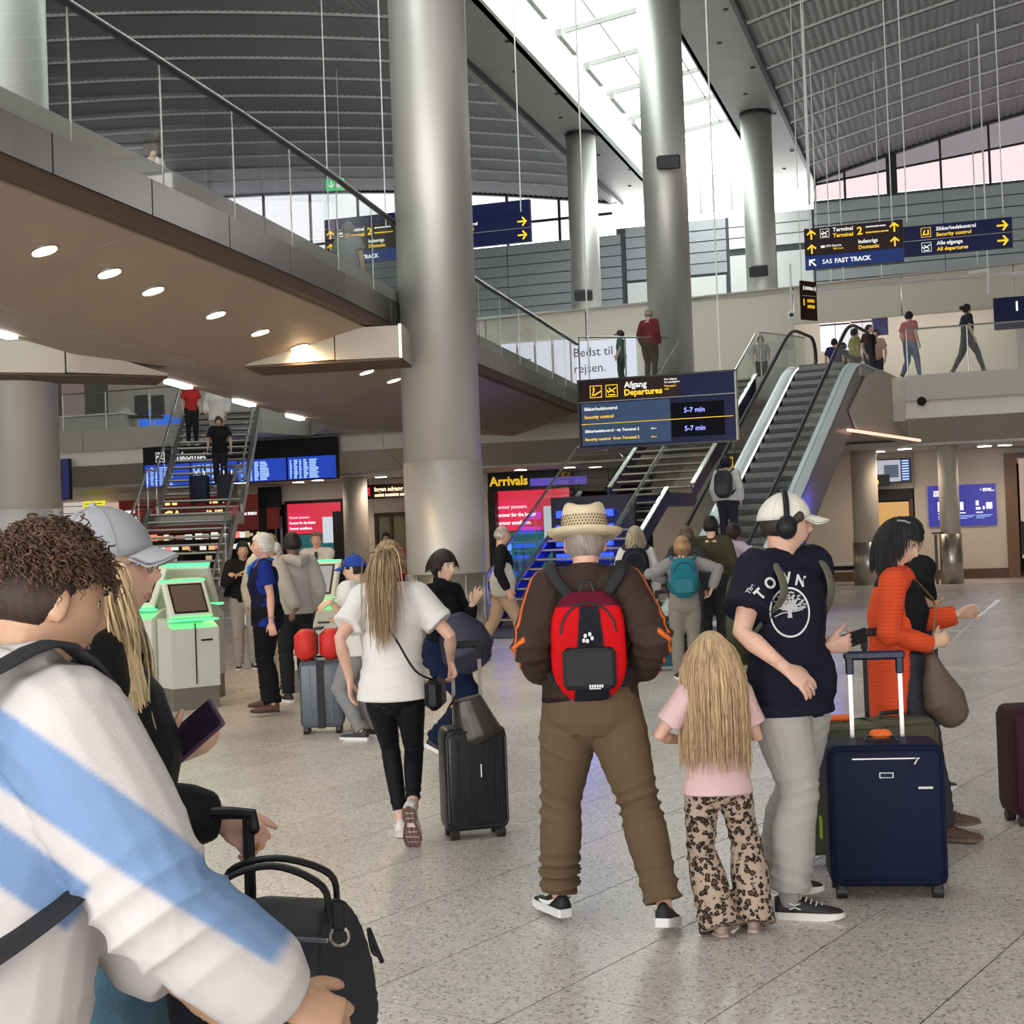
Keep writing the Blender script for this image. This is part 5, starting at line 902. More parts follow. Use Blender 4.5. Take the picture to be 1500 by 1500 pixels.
def facebits(o, brow=(.05, .03, .02), lips=True, glasses=False):
    for sg in (1, -1):
        m = MB(); m.ell(HL(o, .030*sg, .0660, .0095), (.0125*o.hs,)*3, None, 12, 8); e = m.build('eye', M['eyew'], o.root, True)
        m = MB(); m.ell(HL(o, .030*sg, .0762, .009), (.0058*o.hs, .0058*o.hs, .0045*o.hs), (o.hr, o.hu, o.hf), 10, 6); m.build('iris', M['iris'], e, True)
        m = MB(); m.tube([HL(o, (.030+dx)*sg, .0785-abs(dx)*.35-(.003 if dx > .01 else 0), .0165-12*dx*dx) for dx in (-.014, -.006, .004, .014)], [.0012*o.hs]*4, 5); m.build('eyelid', mat('lash', (.03, .02, .015), .6) if 'lash' not in bpy.data.materials else bpy.data.materials['lash'], e)
        key = 'brow%.2f' % brow[0]; bm_ = bpy.data.materials.get(key) or mat(key, brow, .8)
        m = MB(); m.tube([HL(o, (.030+dx)*sg, .0872-abs(dx)*.25-(.006 if dx > .01 else 0), .0295-8*dx*dx+dx*.05) for dx in (-.018, -.008, .004, .018)], [.0022*o.hs, .0032*o.hs, .003*o.hs, .0016*o.hs], 6); m.build('eyebrow', bm_, o.root)
    if lips: m = MB(); [m.tube([HL(o, -.021, .078, z-.0), HL(o, -.009, .0848, z+dz), HL(o, 0, .0866, z+dz*.7), HL(o, .009, .0848, z+dz), HL(o, .021, .078, z-.0)], [.001*o.hs, .0024*o.hs, .0027*o.hs, .0024*o.hs, .001*o.hs], 6) for z, dz in ((-.0535, .0025), (-.0575, -.003))]; m.build('lips', M['lip'], o.root, True)
    if glasses:
        m = MB()
        for sg in (1, -1): m.tube([HL(o, .032*sg+.024*math.cos(a), .1, .006+.018*math.sin(a)) for a in np.linspace(0, 2*math.pi, 17)], .0018*o.hs, 6); m.tube([HL(o, .056*sg, .1, .01), HL(o, .08*sg, .0, .01)], .0018*o.hs, 6)
        m.tube([HL(o, -.008, .1, .01), HL(o, .008, .1, .01)], .0018*o.hs, 6); m.build('glasses', M['dark'], o.root)
def hairshell(o, col, th=.014, front=.55, sideh=-.15, nape=-.55, parent=None, name='hair', rough=.55, streak=.35, part=0, noise=.003, freq=120, fa=.24):
    """solid hair cap: thickness positive where there is hair, dipping under the skin elsewhere"""
    D, F = headgrid(72 if o.q < .009 else 40, 54 if o.q < .009 else 30); Ph = headpt(D, 0); phi = np.arctan2(D[:, 0], D[:, 1]); a = np.abs(phi)/math.pi
    lim = np.where(a < fa+.12, front+(sideh-front)*np.clip((a-fa)/.12, 0, 1), sideh+(nape-sideh)*np.clip((a-.42)/.18, 0, 1)); lim = np.where(a < fa, front, lim)
    t = np.clip((D[:, 2]-lim)/.10, -1, 1); T = np.where(t > 0, th*np.sqrt(np.clip(t, 0, 1)), .02*t); N_ = D*np.array([1, .85, .8]); N_ /= np.linalg.norm(N_, axis=1)[:, None]
    P0 = Ph.copy(); P0[:, 2] = np.maximum(P0[:, 2], -.117); n_ = waves(D, 5, freq*.1, 8)*noise+np.sin(phi*34+D[:, 2]*6)*noise*.4*np.clip(t, 0, 1)
    V = P0+N_*(T+n_*np.clip(t*3, 0, 1))[:, None]; V = o.hc+(V*o.hs)@o.R; ob = mk(name, V, F, vmh(rough), parent or o.root, True)
    k = 1+streak*waves(D*np.array([3, 3, 1]), 9, 9, 6)+streak*.5*np.sin(phi*40+D[:, 2]*9); setcol(ob.data, np.clip(np.array(col)[None]*k[:, None], 0, 1)); return ob
_v = {}
def vmh(r=.5, kind='hair'):
    key = kind+'%.2f' % r
    if key not in _v: _v[key] = vcmat(key, r, .2 if kind == 'hair' else .12, 260, .35 if kind == 'hair' else .12)
    return _v[key]
def strands(o, roots, col, length, r0=.005, grav=.35, coll=None, curl=0, step=.014, parent=None, name='hair_strands', dir0=None, seed=1, jit=.25, taper=.35, attract=None, nsid=5, colvar=.25, flow=None, curlf=1.1):
    """tubes that leave the scalp, fall with gravity and slide over head / body ellipsoids"""
    r_ = np.random.default_rng(seed); P = np.array(roots, float); n = len(P); unit = lambda a: a/(np.linalg.norm(a, axis=1)[:, None]+1e-9)
    Ls = np.array([length(i)*r_.uniform(.85, 1.1) if callable(length) else length*r_.uniform(.8, 1.1) for i in range(n)]); K = max(4, int(Ls.max()/step)); st = (Ls/K)[:, None]
    d = np.array([dir0(P[i], i) for i in range(n)]) if dir0 else (P-o.hc)*np.array([1, 1, 0])-np.array([0, 0, .02])
    d = unit(unit(d)+r_.normal(size=(n, 3))*jit*.5); ph = r_.uniform(0, 6.28, n); pts = [P.copy()]; dn = np.array([[0, 0, -1.0]])
    for k in range(K):
        g = grav*(1 if flow is None else flow(k/K)); d = unit(d*(1-g)+dn*g+r_.normal(size=(n, 3))*jit*.10)
        if attract is not None:
            at = attract(k/K, 0)
            if at is not None: d = unit(d+unit(at-P)*.8)
        if curl: dd = unit(d+(np.outer(np.cos(ph+k*curlf), o.hr)+np.outer(np.sin(ph+k*curlf), o.hf))*curl)
        else: dd = d
        P = P+dd*st
        for (c, rad, ax) in (coll or []):
            lp = (P-c)@ax.T; e = np.linalg.norm(lp/rad, axis=1); q = e < 1
            if q.any(): P[q] = c+(lp[q]/e[q][:, None])@ax
        pts.append(P.copy())
    pts = np.array(pts); M_ = K+1; tt = np.arange(M_)/K; rad = (1-(1-taper)*tt**2); rad[0] *= .7; R0 = r0*r_.uniform(.7, 1.3, n)
    T = np.empty_like(pts); T[1:-1] = pts[2:]-pts[:-2]; T[0] = pts[1]-pts[0]; T[-1] = pts[-1]-pts[-2]; T /= np.linalg.norm(T, axis=2)[..., None]+1e-9
    a = unit(r_.normal(size=(n, 3))); V = np.empty((n, M_, nsid, 3)); C_ = np.empty((n, M_, nsid, 3)); base = np.clip(np.array(col)[None]*(1+colvar*r_.normal(size=(n, 1))), .001, 1); an = 2*math.pi*np.arange(nsid)/nsid
    for k in range(M_):
        a = unit(a-T[k]*(a*T[k]).sum(1)[:, None]); b = np.cross(T[k], a)
        V[:, k] = pts[k][:, None]+(a[:, None]*np.cos(an)[None, :, None]+b[:, None]*np.sin(an)[None, :, None]*.6)*(R0*rad[k])[:, None, None]; C_[:, k] = (base*(1+.12*np.sin(k*.5+ph))[:, None])[:, None]
    idx = np.arange(n*M_*nsid).reshape(n, M_, nsid); q = np.stack([idx[:, :-1], np.roll(idx, -1, 2)[:, :-1], np.roll(idx, -1, 2)[:, 1:], idx[:, 1:]], -1).reshape(-1, 4)
    ob = mk(name, V.reshape(-1, 3), q.tolist(), vmh(.45), parent or o.root, True); setcol(ob.data, np.clip(C_.reshape(-1, 3), 0, 1)); return ob
at_w = lambda t: .8
def headcoll(o, k=1.0, extra=0): return (o.hc-o.hf*.004, np.array([.078, .100, .120])*o.hs*k+extra, o.R)
def scalp(o, n, seed=0, cond=None, out=.004):
    r = np.random.default_rng(seed); res = []
    while len(res) < n:
        d = r.normal(size=3); d /= np.linalg.norm(d)
        if cond is None or cond(d): P = headpt(np.array([d]))[0]+d*out; res.append(o.hc+(P*o.hs)@o.R)
    return res
# --- clothes
def foldfn(o, seed, amp=.004, joints=(), freq=38, ax=None):
    def f(co, no):
        d = 1.5*amp*(.55-np.abs(waves(co, seed, freq*.30, 5, ax))*1.6)
        for j, (p, r, a, axx) in enumerate(joints):
            w = np.exp(-((co-p)**2).sum(1)/r**2); wv = waves(co, seed+j+1, 9, 4); ph = (co-p)@nrm(axx)*freq*1.35+wv*5.0; d = d+1.7*a*w*(.6-np.abs(np.sin(ph))**.7*1.2)*(.5+1.0*np.clip(waves(co, seed+j+31, 16, 4)+.4, 0, 1))
        return d
    return f
def flat(c, var=.05):
    return lambda co, no: np.array(c)[None]*(1+var*waves(co, 3, 14, 5))[:, None]
def top(o, col, sleeve='short', ease=.018, hem=-.03, amp=.004, neck=.0, colf=None, name='shirt', hemflare=.0, rough=.85, seed=4, sm=3, collar=None, wid=1.0, cuff=1.0, voxel=None, belly=.0, extra=None, sl_e=1.0):
    s, B_ = o.s, o.fat; m = MB(); up, tr, tf = o.up, o.tr, o.tf; e = ease
    def ring(u, wx, wy, fo=0): return (o.pel+up*u*s+tf*fo*s, ((wx*s*B_+e)*wid, wy*s*B_+e))
    L_ = [(.0, .165, .12, -.01), (.1, .155-.012*o.fem, .112+belly, belly*.5), (.18, .152-.015*o.fem, .108+belly, belly*.6+.002), (.30, .165-.01*o.fem, .115, .012*(1+o.fem)), (.39, .168, .108, .0), (.445, .145, .085, -.012), (.475, .10, .065, -.015)]
    rg = [ring(hem, .168+hemflare, .122+hemflare, -.008)]+[ring(*l) for l in L_ if l[0] > hem+.03]
    m.tube([r[0] for r in rg], [r[1] for r in rg], 22, side=tr)
    nr = (.062-.008*o.fem)*s+neck
    m.tube([o.shc-up*.05*s, o.nb-up*.005*s], [.085*s, nr+.012], 16, side=tr)
    if collar: m.tube([o.nb-up*.02*s, o.nb+up*collar*s+tf*.01*s], [nr+.016, nr+.010], 16, side=tr)
    for i in (0, 1):
        a, b, c = o.sh[i], o.elb[i], o.wr[i]; k = s*(1-.08*o.fem); e2 = e*1.1*sl_e
        if sleeve != 'none': m.tube([o.shc+(a-o.shc)*.25+up*.02*s, a+up*.004], [.055*s+e*.6, .056*k+e2], 12, rnd=True)
        if sleeve == 'short': m.tube([a, a+(b-a)*.35, a+(b-a)*.68], [.057*k+e2, .056*k+e2, .054*k+e2*1.25], 16)
        elif sleeve == 'elbow': m.tube([a, b, b+(c-b)*.1], [.058*k+e2, .052*k+e2, .055*k+e2], 16)
        elif sleeve == 'long': m.tube([a, a+(b-a)*.5, b, b+(c-b)*.4, b+(c-b)*.8, c-(c-b)*.02], [.058*k+e2, .055*k+e2, .046*k+e2, .042*k+e2, .036*k+e2*.9*cuff, .030*k+e2*.5*cuff], 16, rnd=False); m.ell(b, (.046*k+e2,)*3, None, 12, 8)
        elif sleeve == 'none': pass
    if extra: extra(m)
    jn = [(o.elb[i], .10*s, amp*1.6, nrm(o.wr[i]-o.sh[i])) for i in (0, 1)]+[(o.pel+up*.08*s, .16*s, amp*1.2, up)]+[(o.sh[i]-up*.08*s-o.tr*(.03 if i == 0 else -.03), .09*s, amp*1.4, nrm(up+o.tr*(.9 if i == 0 else -.9))) for i in (0, 1)]
    return solid(name, m, voxel or o.q*.85, vmh(rough, 'cloth'), o.root, sm, foldfn(o, seed, amp, jn), colf or (flat(col) if col is not None else None))
def bottoms(o, col, ease=.02, cut='trouser', hemr=.05, kneer=None, length=1.0, amp=.005, colf=None, name='trousers', top_u=.10, rough=.85, seed=8, thigh=.0, mt=None, sm=3, bunch=0, hk=1.0):
    s, B_ = o.s, o.fat; m = MB(); rg = [(top_u, .150*hk, .108*hk, 0), (.0, .168*hk, .122*hk, -.015), (-.07, .160, .115, -.015), (-.12, .11, .09, -.01)]
    m.tube([o.pel+o.up*u*s+o.tf*f*s for u, a, b, f in rg], [(a*s*B_+ease, b*s*B_+ease) for u, a, b, f in rg], 22, side=o.r)
    for i in (0, 1):
        h_, k, a = o.hip[i], o.knee[i], o.ank[i]; e = k+(a-k)*length; kr = kneer if kneer is not None else .056*s+ease
        pts = [h_+ZZ*.03*s, h_+(k-h_)*.3, h_+(k-h_)*.65, k, k+(e-k)*.35-o.fd[i]*.01*s, k+(e-k)*.7, e-(0 if bunch else 0)]
        m.tube(pts, [.088*s*B_+ease, .088*s*B_+ease+thigh, .070*s*B_+ease+thigh*.7, kr, (kr+hemr)/2+.004, (kr+2*hemr)/3, hemr], 18, rnd=False); m.ell(k, (kr,)*3, None, 12, 8)
    m.ell(o.pel-ZZ*.115*s, (.06*s+ease, .075*s*B_+ease, .07*s), (o.r, o.f, ZZ), 12, 8)
    jn = []
    for i in (0, 1): jn += [(o.knee[i], .11*s, amp*1.5, nrm(o.ank[i]-o.hip[i])), (o.ank[i]+(o.knee[i]-o.ank[i])*.22, .10*s, amp*(1.8+bunch), nrm(o.ank[i]-o.knee[i])), (o.hip[i]-ZZ*.12*s, .12*s, amp*1.2, nrm(ZZ+o.r*(.6 if i else -.6)))]
    return solid(name, m, o.q*.9, mt or vmh(rough, 'cloth'), o.root, sm, foldfn(o, seed, amp*.7, jn), colf or (flat(col) if col is not None else None))
def shoes(o, up_c=(.03, .03, .03), sole_c=(.8, .8, .8), sole_h=.028, L_=.285, low=True, ankle=True, only=None, name='shoe'):
    mu = mat('shoe_upper', up_c, .6, bump=.1, bscale=200); ms = mat('shoe_sole', sole_c, .55); out = []
    for i in (0, 1):
        if only is not None and i != only: out.append(None); continue
        fd = o.fd[i]; ax = nrm(np.cross(fd, ZZ)); pt = o.fpitch[i]; fr = rotv(fd, ax, pt); fu = nrm(np.cross(ax, fr)); s = o.s; an = o.ank[i]; heel = an-fu*.085*s-fr*.065*s
        K = L_*s; Q = lambda f_, w, z, heel=heel, fr=fr, ax=ax, fu=fu, K=K, s=s: heel+fr*K*f_+ax*w*s+fu*z*s
        prof = [(0, .026), (.06, .034), (.25, .036), (.5, .042), (.72, .048), (.88, .042), (.97, .025), (1.0, .01)]
        m = MB(); m.rings([[Q(f_, -w, .0+.012*max(0, f_-.8)*5), Q(f_, w, .012*max(0, f_-.8)*5), Q(f_, w*1.03, sole_h), Q(f_, -w*1.03, sole_h)] for f_, w in prof]); so = m.build('sole', ms, o.root)
        m = MB(); hts = [(.015, .028, .085), (.10, .033, .10), (.25, .035, .10), (.42, .037, .085), (.6, .042, .062), (.78, .043, .05), (.92, .033, .042), (.985, .014, .03)]
        rg = []
        for f_, w, z in hts: rg.append([Q(f_, w*math.cos(a), sole_h-.004+(z-sole_h+.004)*math.sin(a)) for a in np.linspace(0, math.pi, 11)])
        m.rings(rg, close=True); sh = m.build(name, mu, o.root, True); out.append((sh, Q, fr, ax, fu))
        m = MB()
        for j in range(5): f_ = .38+.07*j; z = .093-.009*j; m.tube([Q(f_, -.022, z-.010), Q(f_+.02, 0, z+.002), Q(f_, .022, z-.010)], .0028*s, 5)
        m.build('laces', ms if sole_c[0] > .5 and up_c[0] < .3 else mu, sh)
    return out
def patch(ob_list, o3, R_, U_, D_, pts2, faces, mt, name, parent, off=.002, maxd=.5):
    """drape a flat print over cloth: pts2 in metres, cast along D_"""
    from mathutils.bvhtree import BVHTree
    vs = []; fs = []
    for ob in ob_list:
        n0 = len(vs); rl = rootloc(ob.parent); vs += [Vector(v.co)+Vector(rl.tolist()) for v in ob.data.vertices]; fs += [tuple(i+n0 for i in p.vertices) for p in ob.data.polygons]
    bv = BVHTree.FromPolygons(vs, fs); out = []
    for x, y in pts2:
        p = np.array(o3)+np.array(R_)*x+np.array(U_)*y-np.array(D_)*maxd; h_ = bv.ray_cast(Vector(p), Vector(D_), maxd*2)
        out.append(np.array(h_[0])-np.array(D_)*off if h_[0] is not None else np.array(o3)+np.array(R_)*x+np.array(U_)*y)
    return mk(name, out, faces, mt, parent, True)
def text2(st, size, bold=.02):
    cu = bpy.data.curves.new('t', 'FONT'); cu.body = st; cu.size = size/.73; cu.offset = bold*size; ob = bpy.data.objects.new('t', cu); SC.collection.objects.link(ob); me = bpy.data.meshes.new_from_object(ob.evaluated_get(bpy.context.evaluated_depsgraph_get()))
    v = [(a.co.x, a.co.y) for a in me.vertices]; f = [tuple(p.vertices) for p in me.polygons]; bpy.data.objects.remove(ob); w = max(a[0] for a in v); return [(a-w/2, b) for a, b in v], f
# --- luggage
def suitcase(label, p, yaw, w, d, h, col, handle=0, soft=True, z0=.055, name='suitcase', group=None, rough=.6, hcol='steel', ribs=0, wheels=4, tilt=0, grip='dark'):
    t = thing(name, label, 'suitcase', (p[0], p[1], 0 if len(p) < 3 else p[2]), group=group); zb = (0 if len(p) < 3 else p[2]); a = math.radians(yaw); R_ = np.array([math.cos(a), math.sin(a), 0]); F_ = np.array([-math.sin(a), math.cos(a), 0]); ax = (R_, F_, ZZ); b = np.array([p[0], p[1], zb])
    mb = mat('case_shell', col, rough, bump=.08 if soft else .0, bscale=300, spec=.2 if soft else .4); Q = lambda x, y, z: b+R_*x+F_*y+ZZ*z
    m = MB(); r = .035
    rg = []
    for k, z in ((.6, 0), (.2, .012), (0, .04), (0, h-.05), (.2, h-.015), (.65, h)):
        hw, hd = w/2-r*k, d/2-r*k; ring = []
        for cx, cy, a0 in ((1, 1, 0), (-1, 1, 90), (-1, -1, 180), (1, -1, 270)):
            for q in range(5): an = math.radians(a0+22.5*q); ring.append(Q(cx*(hw-r)+r*math.cos(an), cy*(hd-r)+r*math.sin(an), z0+z))
        rg.append(ring)
    m.rings(rg); body = m.build('body', mb, t, True)
    for pl in body.data.polygons: pl.use_smooth = len(pl.vertices) == 4
    for sy in (-1, 1):                               # piping on front and back edge
        m = MB(); e = .004; xs, zs = w/2-.012, h-.03; pts = [Q(-xs+.03, sy*(d/2-.004), z0+.02), Q(xs-.03, sy*(d/2-.004), z0+.02), Q(xs, sy*(d/2-.004), z0+.05), Q(xs, sy*(d/2-.004), z0+zs-.02), Q(xs-.03, sy*(d/2-.004), z0+zs+.012), Q(-xs+.03, sy*(d/2-.004), z0+zs+.012), Q(-xs, sy*(d/2-.004), z0+zs-.02), Q(-xs, sy*(d/2-.004), z0+.05), Q(-xs+.03, sy*(d/2-.004), z0+.02)]
        m.tube(pts, .006, 6); m.build('piping', mb, t)
    if ribs: [MB().box(Q(-w/2+w*(k+1)/(ribs+1), -d/2-.002, z0+h*.5), (.012, .008, h*.8), ax).build('rib', mb, t) for k in range(ribs)]
    for sx in (-1, 1):
        for sy in ((-1, 1) if wheels == 4 else (1,)):
            c = Q(sx*(w/2-.045), sy*(d/2-.045), .028); m = MB(); m.tube([c-R_*.022, c+R_*.022], .028, 14); wh = m.build('wheel', M['rubber'], t); m = MB(); m.box(c+ZZ*.03, (.03, .05, .045), ax); m.build('wheel_fork', M['dark'], wh)
    if handle:
        hx = w*.22; yb = d/2-.03
        for sx in (-1, 1): m = MB(); m.box(Q(sx*hx, yb, z0+h+handle/2-.02), (.018, .014, handle), ax); m.build('handle_tube', M[hcol], t)
        m = MB(); m.bbox(Q(0, yb, z0+h+handle-.01), (2*hx+.05, .03, .04), ax, .01); m.bbox(Q(-hx, yb, z0+h+handle-.05), (.035, .026, .09), ax, .008); m.bbox(Q(hx, yb, z0+h+handle-.05), (.035, .026, .09), ax, .008); m.build('pull_handle', M[grip] if isinstance(grip, str) else grip, t)
    m = MB(); m.tube([Q(-.07, 0, z0+h-.003), Q(-.06, 0, z0+h+.025), Q(.06, 0, z0+h+.025), Q(.07, 0, z0+h-.003)], .011, 8); m.build('grab_handle', M['dark'], t)
    return t, Q, mb
def backpack(o, label, col, col2=None, w=.30, h=.44, d=.15, zo=.02, straps=True, lab_cat='backpack', strapc=None, name='backpack', off=.0, back=.0, sw=.024):
    s = o.s; c = o.shc-o.up*(h/2-.04)*1-o.tf*(.10*s*o.fat+d/2+.015+back)+o.up*zo; t = thing(name, label, lab_cat, c-o.up*h/2); ax = (o.tr, o.tf, o.up); mb = MB()
    for k in range(9):
        z = -h/2+h*k/8; f = math.sin(math.pi*(k+.7)/9.4)**.35; mb.v += []; 
    rg = []
    for k in range(13):
        z = -h/2+h*k/12; f = (1-abs(2*k/12-1)**4*.55); g_ = (1-.25*(k/12)**2)*(1-abs(2*k/12-1)**6*.5)
        rg.append([c+o.tr*w/2*f*np.sign(math.cos(a))*abs(math.cos(a))**.6+o.tf*d/2*g_*np.sign(math.sin(a))*abs(math.sin(a))**.6+o.up*z for a in np.linspace(0, 2*math.pi, 24)[:-1]])
    mb.rings(rg); q = max(.006, o.q*.8)
    bag = solid('bag', mb, q, vmh(.7, 'cloth'), t, 2, lambda co, no: .005*waves(co, 7, 22, 6), (col2 if callable(col2) else flat(col)))
    m = MB(); pc = c-o.tf*(d/2+.0)-o.up*h*.2; m.bbox(pc, (w*.7, .05, h*.38), ax, .018); m.build('pocket', mat('bag_pocket', col if not callable(col2) else (.015, .015, .02), .75), t)
    m = MB(); m.tube([c-o.tf*(d*.42)+o.tr*w*.36*math.cos(a)+o.up*(h*.12+h*.28*math.sin(a)) for a in np.linspace(0, math.pi, 9)], .005, 5); m.build('zip', M['dark'], t)
    m = MB(); m.tube([c+o.up*(h/2-.01)+o.tr*.03, c+o.up*(h/2+.035)+o.tr*.015, c+o.up*(h/2+.035)-o.tr*.015, c+o.up*(h/2-.01)-o.tr*.03], .006, 6); m.build('top_loop', M['dark'], t)
    if straps:
        sm_ = mat('strap', strapc or tuple(x*.7 for x in col), .8)
        for sg, sh in ((1, o.sh[0]), (-1, o.sh[1])):
            e = .024+off; xx = .140*s; R3 = .1*s*o.fat
            pts = [c+o.up*h*.42+o.tr*sg*w*.2+o.tf*d*.4, o.shc+o.tr*sg*xx-o.tf*(R3*.4+e)+o.up*(.035*s+e*.6), o.shc+o.tr*sg*xx*1.05+o.tf*.0+o.up*(.058*s+e), o.shc+o.tr*sg*xx*1.04+o.tf*(R3*.6+e)-o.up*(.0*s), o.shc+o.tr*sg*xx*1.06+o.tf*(R3*.80+e)-o.up*.10*s, o.shc+o.tr*sg*(.142*s*o.fat+e)+o.tf*(R3*.45)-o.up*.20*s, o.shc+o.tr*sg*(.140*s*o.fat+e)-o.tf*(R3*.4)-o.up*.28*s, c-o.up*h*.38+o.tr*sg*w*.4+o.tf*d*.35]
            P2 = []
            for i in range(len(pts)-1):
                p0, p1, p2, p3 = pts[max(i-1, 0)], pts[i], pts[i+1], pts[min(i+2, len(pts)-1)]
                for u in np.linspace(0, 1, 5)[:-1]: P2.append(.5*((2*p1)+(-p0+p2)*u+(2*p0-5*p1+4*p2-p3)*u*u+(-p0+3*p1-3*p2+p3)*u**3))
            P2.append(pts[-1]); m = MB(); m.tube(P2, [(sw*s, .006)]*len(P2), 8, side=o.tr); m.build('shoulder_strap', sm_, t, True)
    return t, c, ax
def strap_line(name, pts, r, mt, parent, wd=None, side=None):
    P2 = []
    for i in range(len(pts)-1):
        p0, p1, p2, p3 = [np.array(q, float) for q in (pts[max(i-1, 0)], pts[i], pts[i+1], pts[min(i+2, len(pts)-1)])]
        for u in np.linspace(0, 1, 6)[:-1]: P2.append(.5*((2*p1)+(-p0+p2)*u+(2*p0-5*p1+4*p2-p3)*u*u+(-p0+3*p1-3*p2+p3)*u**3))
    P2.append(np.array(pts[-1], float)); m = MB(); m.tube(P2, [(wd, r)]*len(P2) if wd else r, 8, side=side); return m.build(name, mt, parent, True)
def cap_hat(o, col, bc=None, bl=1.0):
    mt_ = mat('cap_cloth', col, .85, bump=.15, bscale=250); ph = np.arange(32)*2*math.pi/32; rg = []
    for k in range(9):
        t = k/8*math.pi/2; rg.append([HL(o, .086*math.cos(t)*math.sin(f)*1.0, -.006+.106*math.cos(t)*math.cos(f), .030+(.024 if math.cos(f) < 0 else .024)*0+.098*math.sin(t)-.018*(1-math.cos(f))*.5*math.cos(t)) for f in ph])
    m = MB(); m.rings(rg[::1]); cp = m.build('cap', mt_, o.root, True)
    m = MB()
    for k in range(6): f = 2*math.pi*k/6; m.tube([HL(o, .0872*math.cos(t)*math.sin(f), -.006+.107*math.cos(t)*math.cos(f), .030+.099*math.sin(t)-.018*(1-math.cos(f))*.5*math.cos(t)) for t in np.linspace(.02, math.pi/2-.05, 8)], .0012*o.hs, 4)
    m.ell(HL(o, 0, -.006, .129), (.008*o.hs,)*3, None, 8, 6); m.build('seam', mt_, cp)
    m = MB(); rows = []
    for r_ in np.linspace(0, 1, 6): rows.append([HL(o, .072*(1-.0*r_)*math.sin(a)*(1-.12*r_), .055+.045*math.cos(a)+.085*bl*r_*math.cos(a*.75)**.6*.9, .036-.02*r_-.018*abs(math.sin(a))**2*1.0) for a in np.linspace(-1.35, 1.35, 15)])
    V = [p for r_ in rows for p in r_]; n = 15; V2 = [p+o.hu*.005*o.hs for p in V]; F = [(i*n+j, i*n+j+1, (i+1)*n+j+1, (i+1)*n+j) for i in range(5) for j in range(n-1)]; K = len(V)
    F2 = [tuple(q+K for q in f[::-1]) for f in F]; edge = [j for j in range(n)]; rim = [(j, j+1, j+1+K, j+K) for j in range(n-1)]+[(5*n+j+1, 5*n+j, 5*n+j+K, 5*n+j+1+K) for j in range(n-1)]+[((i+1)*n, i*n, i*n+K, (i+1)*n+K) for i in range(5)]+[(i*n+n-1, (i+1)*n+n-1, (i+1)*n+n-1+K, i*n+n-1+K) for i in range(5)]
    mk('brim', V+V2, F+F2+rim, mat('cap_brim', bc or col, .85, bump=.1, bscale=250), cp, True); return cp
# ================================================================ PEOPLE IN THE HALL
def G(px, py): return H(px, py, 0)
def Wz(px, py, Y): return W(px, py, Y)
BD = np.eye(3)
def bodycoll(o, k=1.0): return (o.chest-o.up*.02, np.array([.17*o.s*o.fat+.01, .115*o.s*o.fat+.02, .30*o.s])*k, np.stack([o.tr, o.tf, o.up]))
# ---------- 1  man with straw hat
o = person('man seen from behind in a straw hat, brown jacket and olive brown trousers', .36, 5.78, 3, 1.66, q=.008, fat=1.03, swid=.95, headat=W(857, 798, 5.85), skin='pink',
  feet=[dict(p=(.55, 5.66, .095), yaw=12, pitch=-12, lift=.0), dict(p=(.135, 5.98, .085), yaw=-28)],
  hands=[dict(p=Wz(935, 985, 5.86), d=(-.5, .8, .3), tw=(0, .2, 1), n=(-1, 0, 0), pole=(.35, -.6, -.8)), dict(p=Wz(800, 985, 5.9), d=(.6, .7, .3), tw=(0, 0, 1), n=(1, 0, 0), pole=(-.35, -.6, -.8))], head=(0, -6, 0))
man = o
hairshell(o, (.30, .25, .22), .006, front=.6, sideh=-.1, nape=-.45)
def jacketcol(co, no):
    c = np.tile(np.array([.045, .028, .022]), (len(co), 1)); x = (co-man.pel)@man.tr
    for i, sg in ((0, 1), (1, -1)):
        for a_, b_ in ((man.sh[i], man.elb[i]), (man.elb[i], man.wr[i])):
            d = b_-a_; L_ = np.linalg.norm(d); d = d/L_; rel = co-a_; t = rel@d; outw = nrm(nrm(man.tr*sg-d*(man.tr@d)*sg)-man.tf*.75); perp = rel-np.outer(t, d); pl_ = np.linalg.norm(perp, axis=1)+1e-6; cs = (perp@outw)/pl_
            m_ = (t > -.09) & (t < L_+.02) & (pl_ < .12) & (x*sg > .13)
            side_ = perp@np.cross(d, outw)
            q_ = (m_ & (cs > .3))*np.clip((.011-np.abs(side_))/.005, 0, 1); c = c*(1-q_[:, None])+np.array([.75, .16, .03])*q_[:, None]
    u = (co-man.pel)@man.up; c[(u < .03)] = (.02, .012, .014); return c*(1+.12*waves(co, 3, 20, 5))[:, None]
top(o, None, 'long', ease=.034, hem=.0, amp=.007, colf=jacketcol, name='jacket', collar=.05, rough=.7, cuff=1.3, wid=1.02)
bottoms(o, (.135, .092, .055), ease=.03, hemr=.078, length=.97, thigh=.0, amp=.008, bunch=.8, name='trousers')
def swoosh(o, sh, side=1, c=(.85, .85, .85)):
    ob, Q, fr, ax, fu = sh; m = MB(); P_s = [Q(f, side*(.041+.002*math.sin(f*3)), z) for f, z in ((.62, .048), (.45, .045), (.3, .052), (.12, .078))]; m.tube(P_s, [(.003, .004), (.004, .010), (.004, .009), (.003, .002)], 6, side=ax); m.build('side_mark', mat('mark_white', c, .5) if 'mark_white' not in bpy.data.materials else bpy.data.materials['mark_white'], ob)
sh = shoes(o, (.012, .012, .014), (.75, .75, .77), .036); swoosh(o, sh[0], -1); swoosh(o, sh[1], -1); swoosh(o, sh[1], 1)
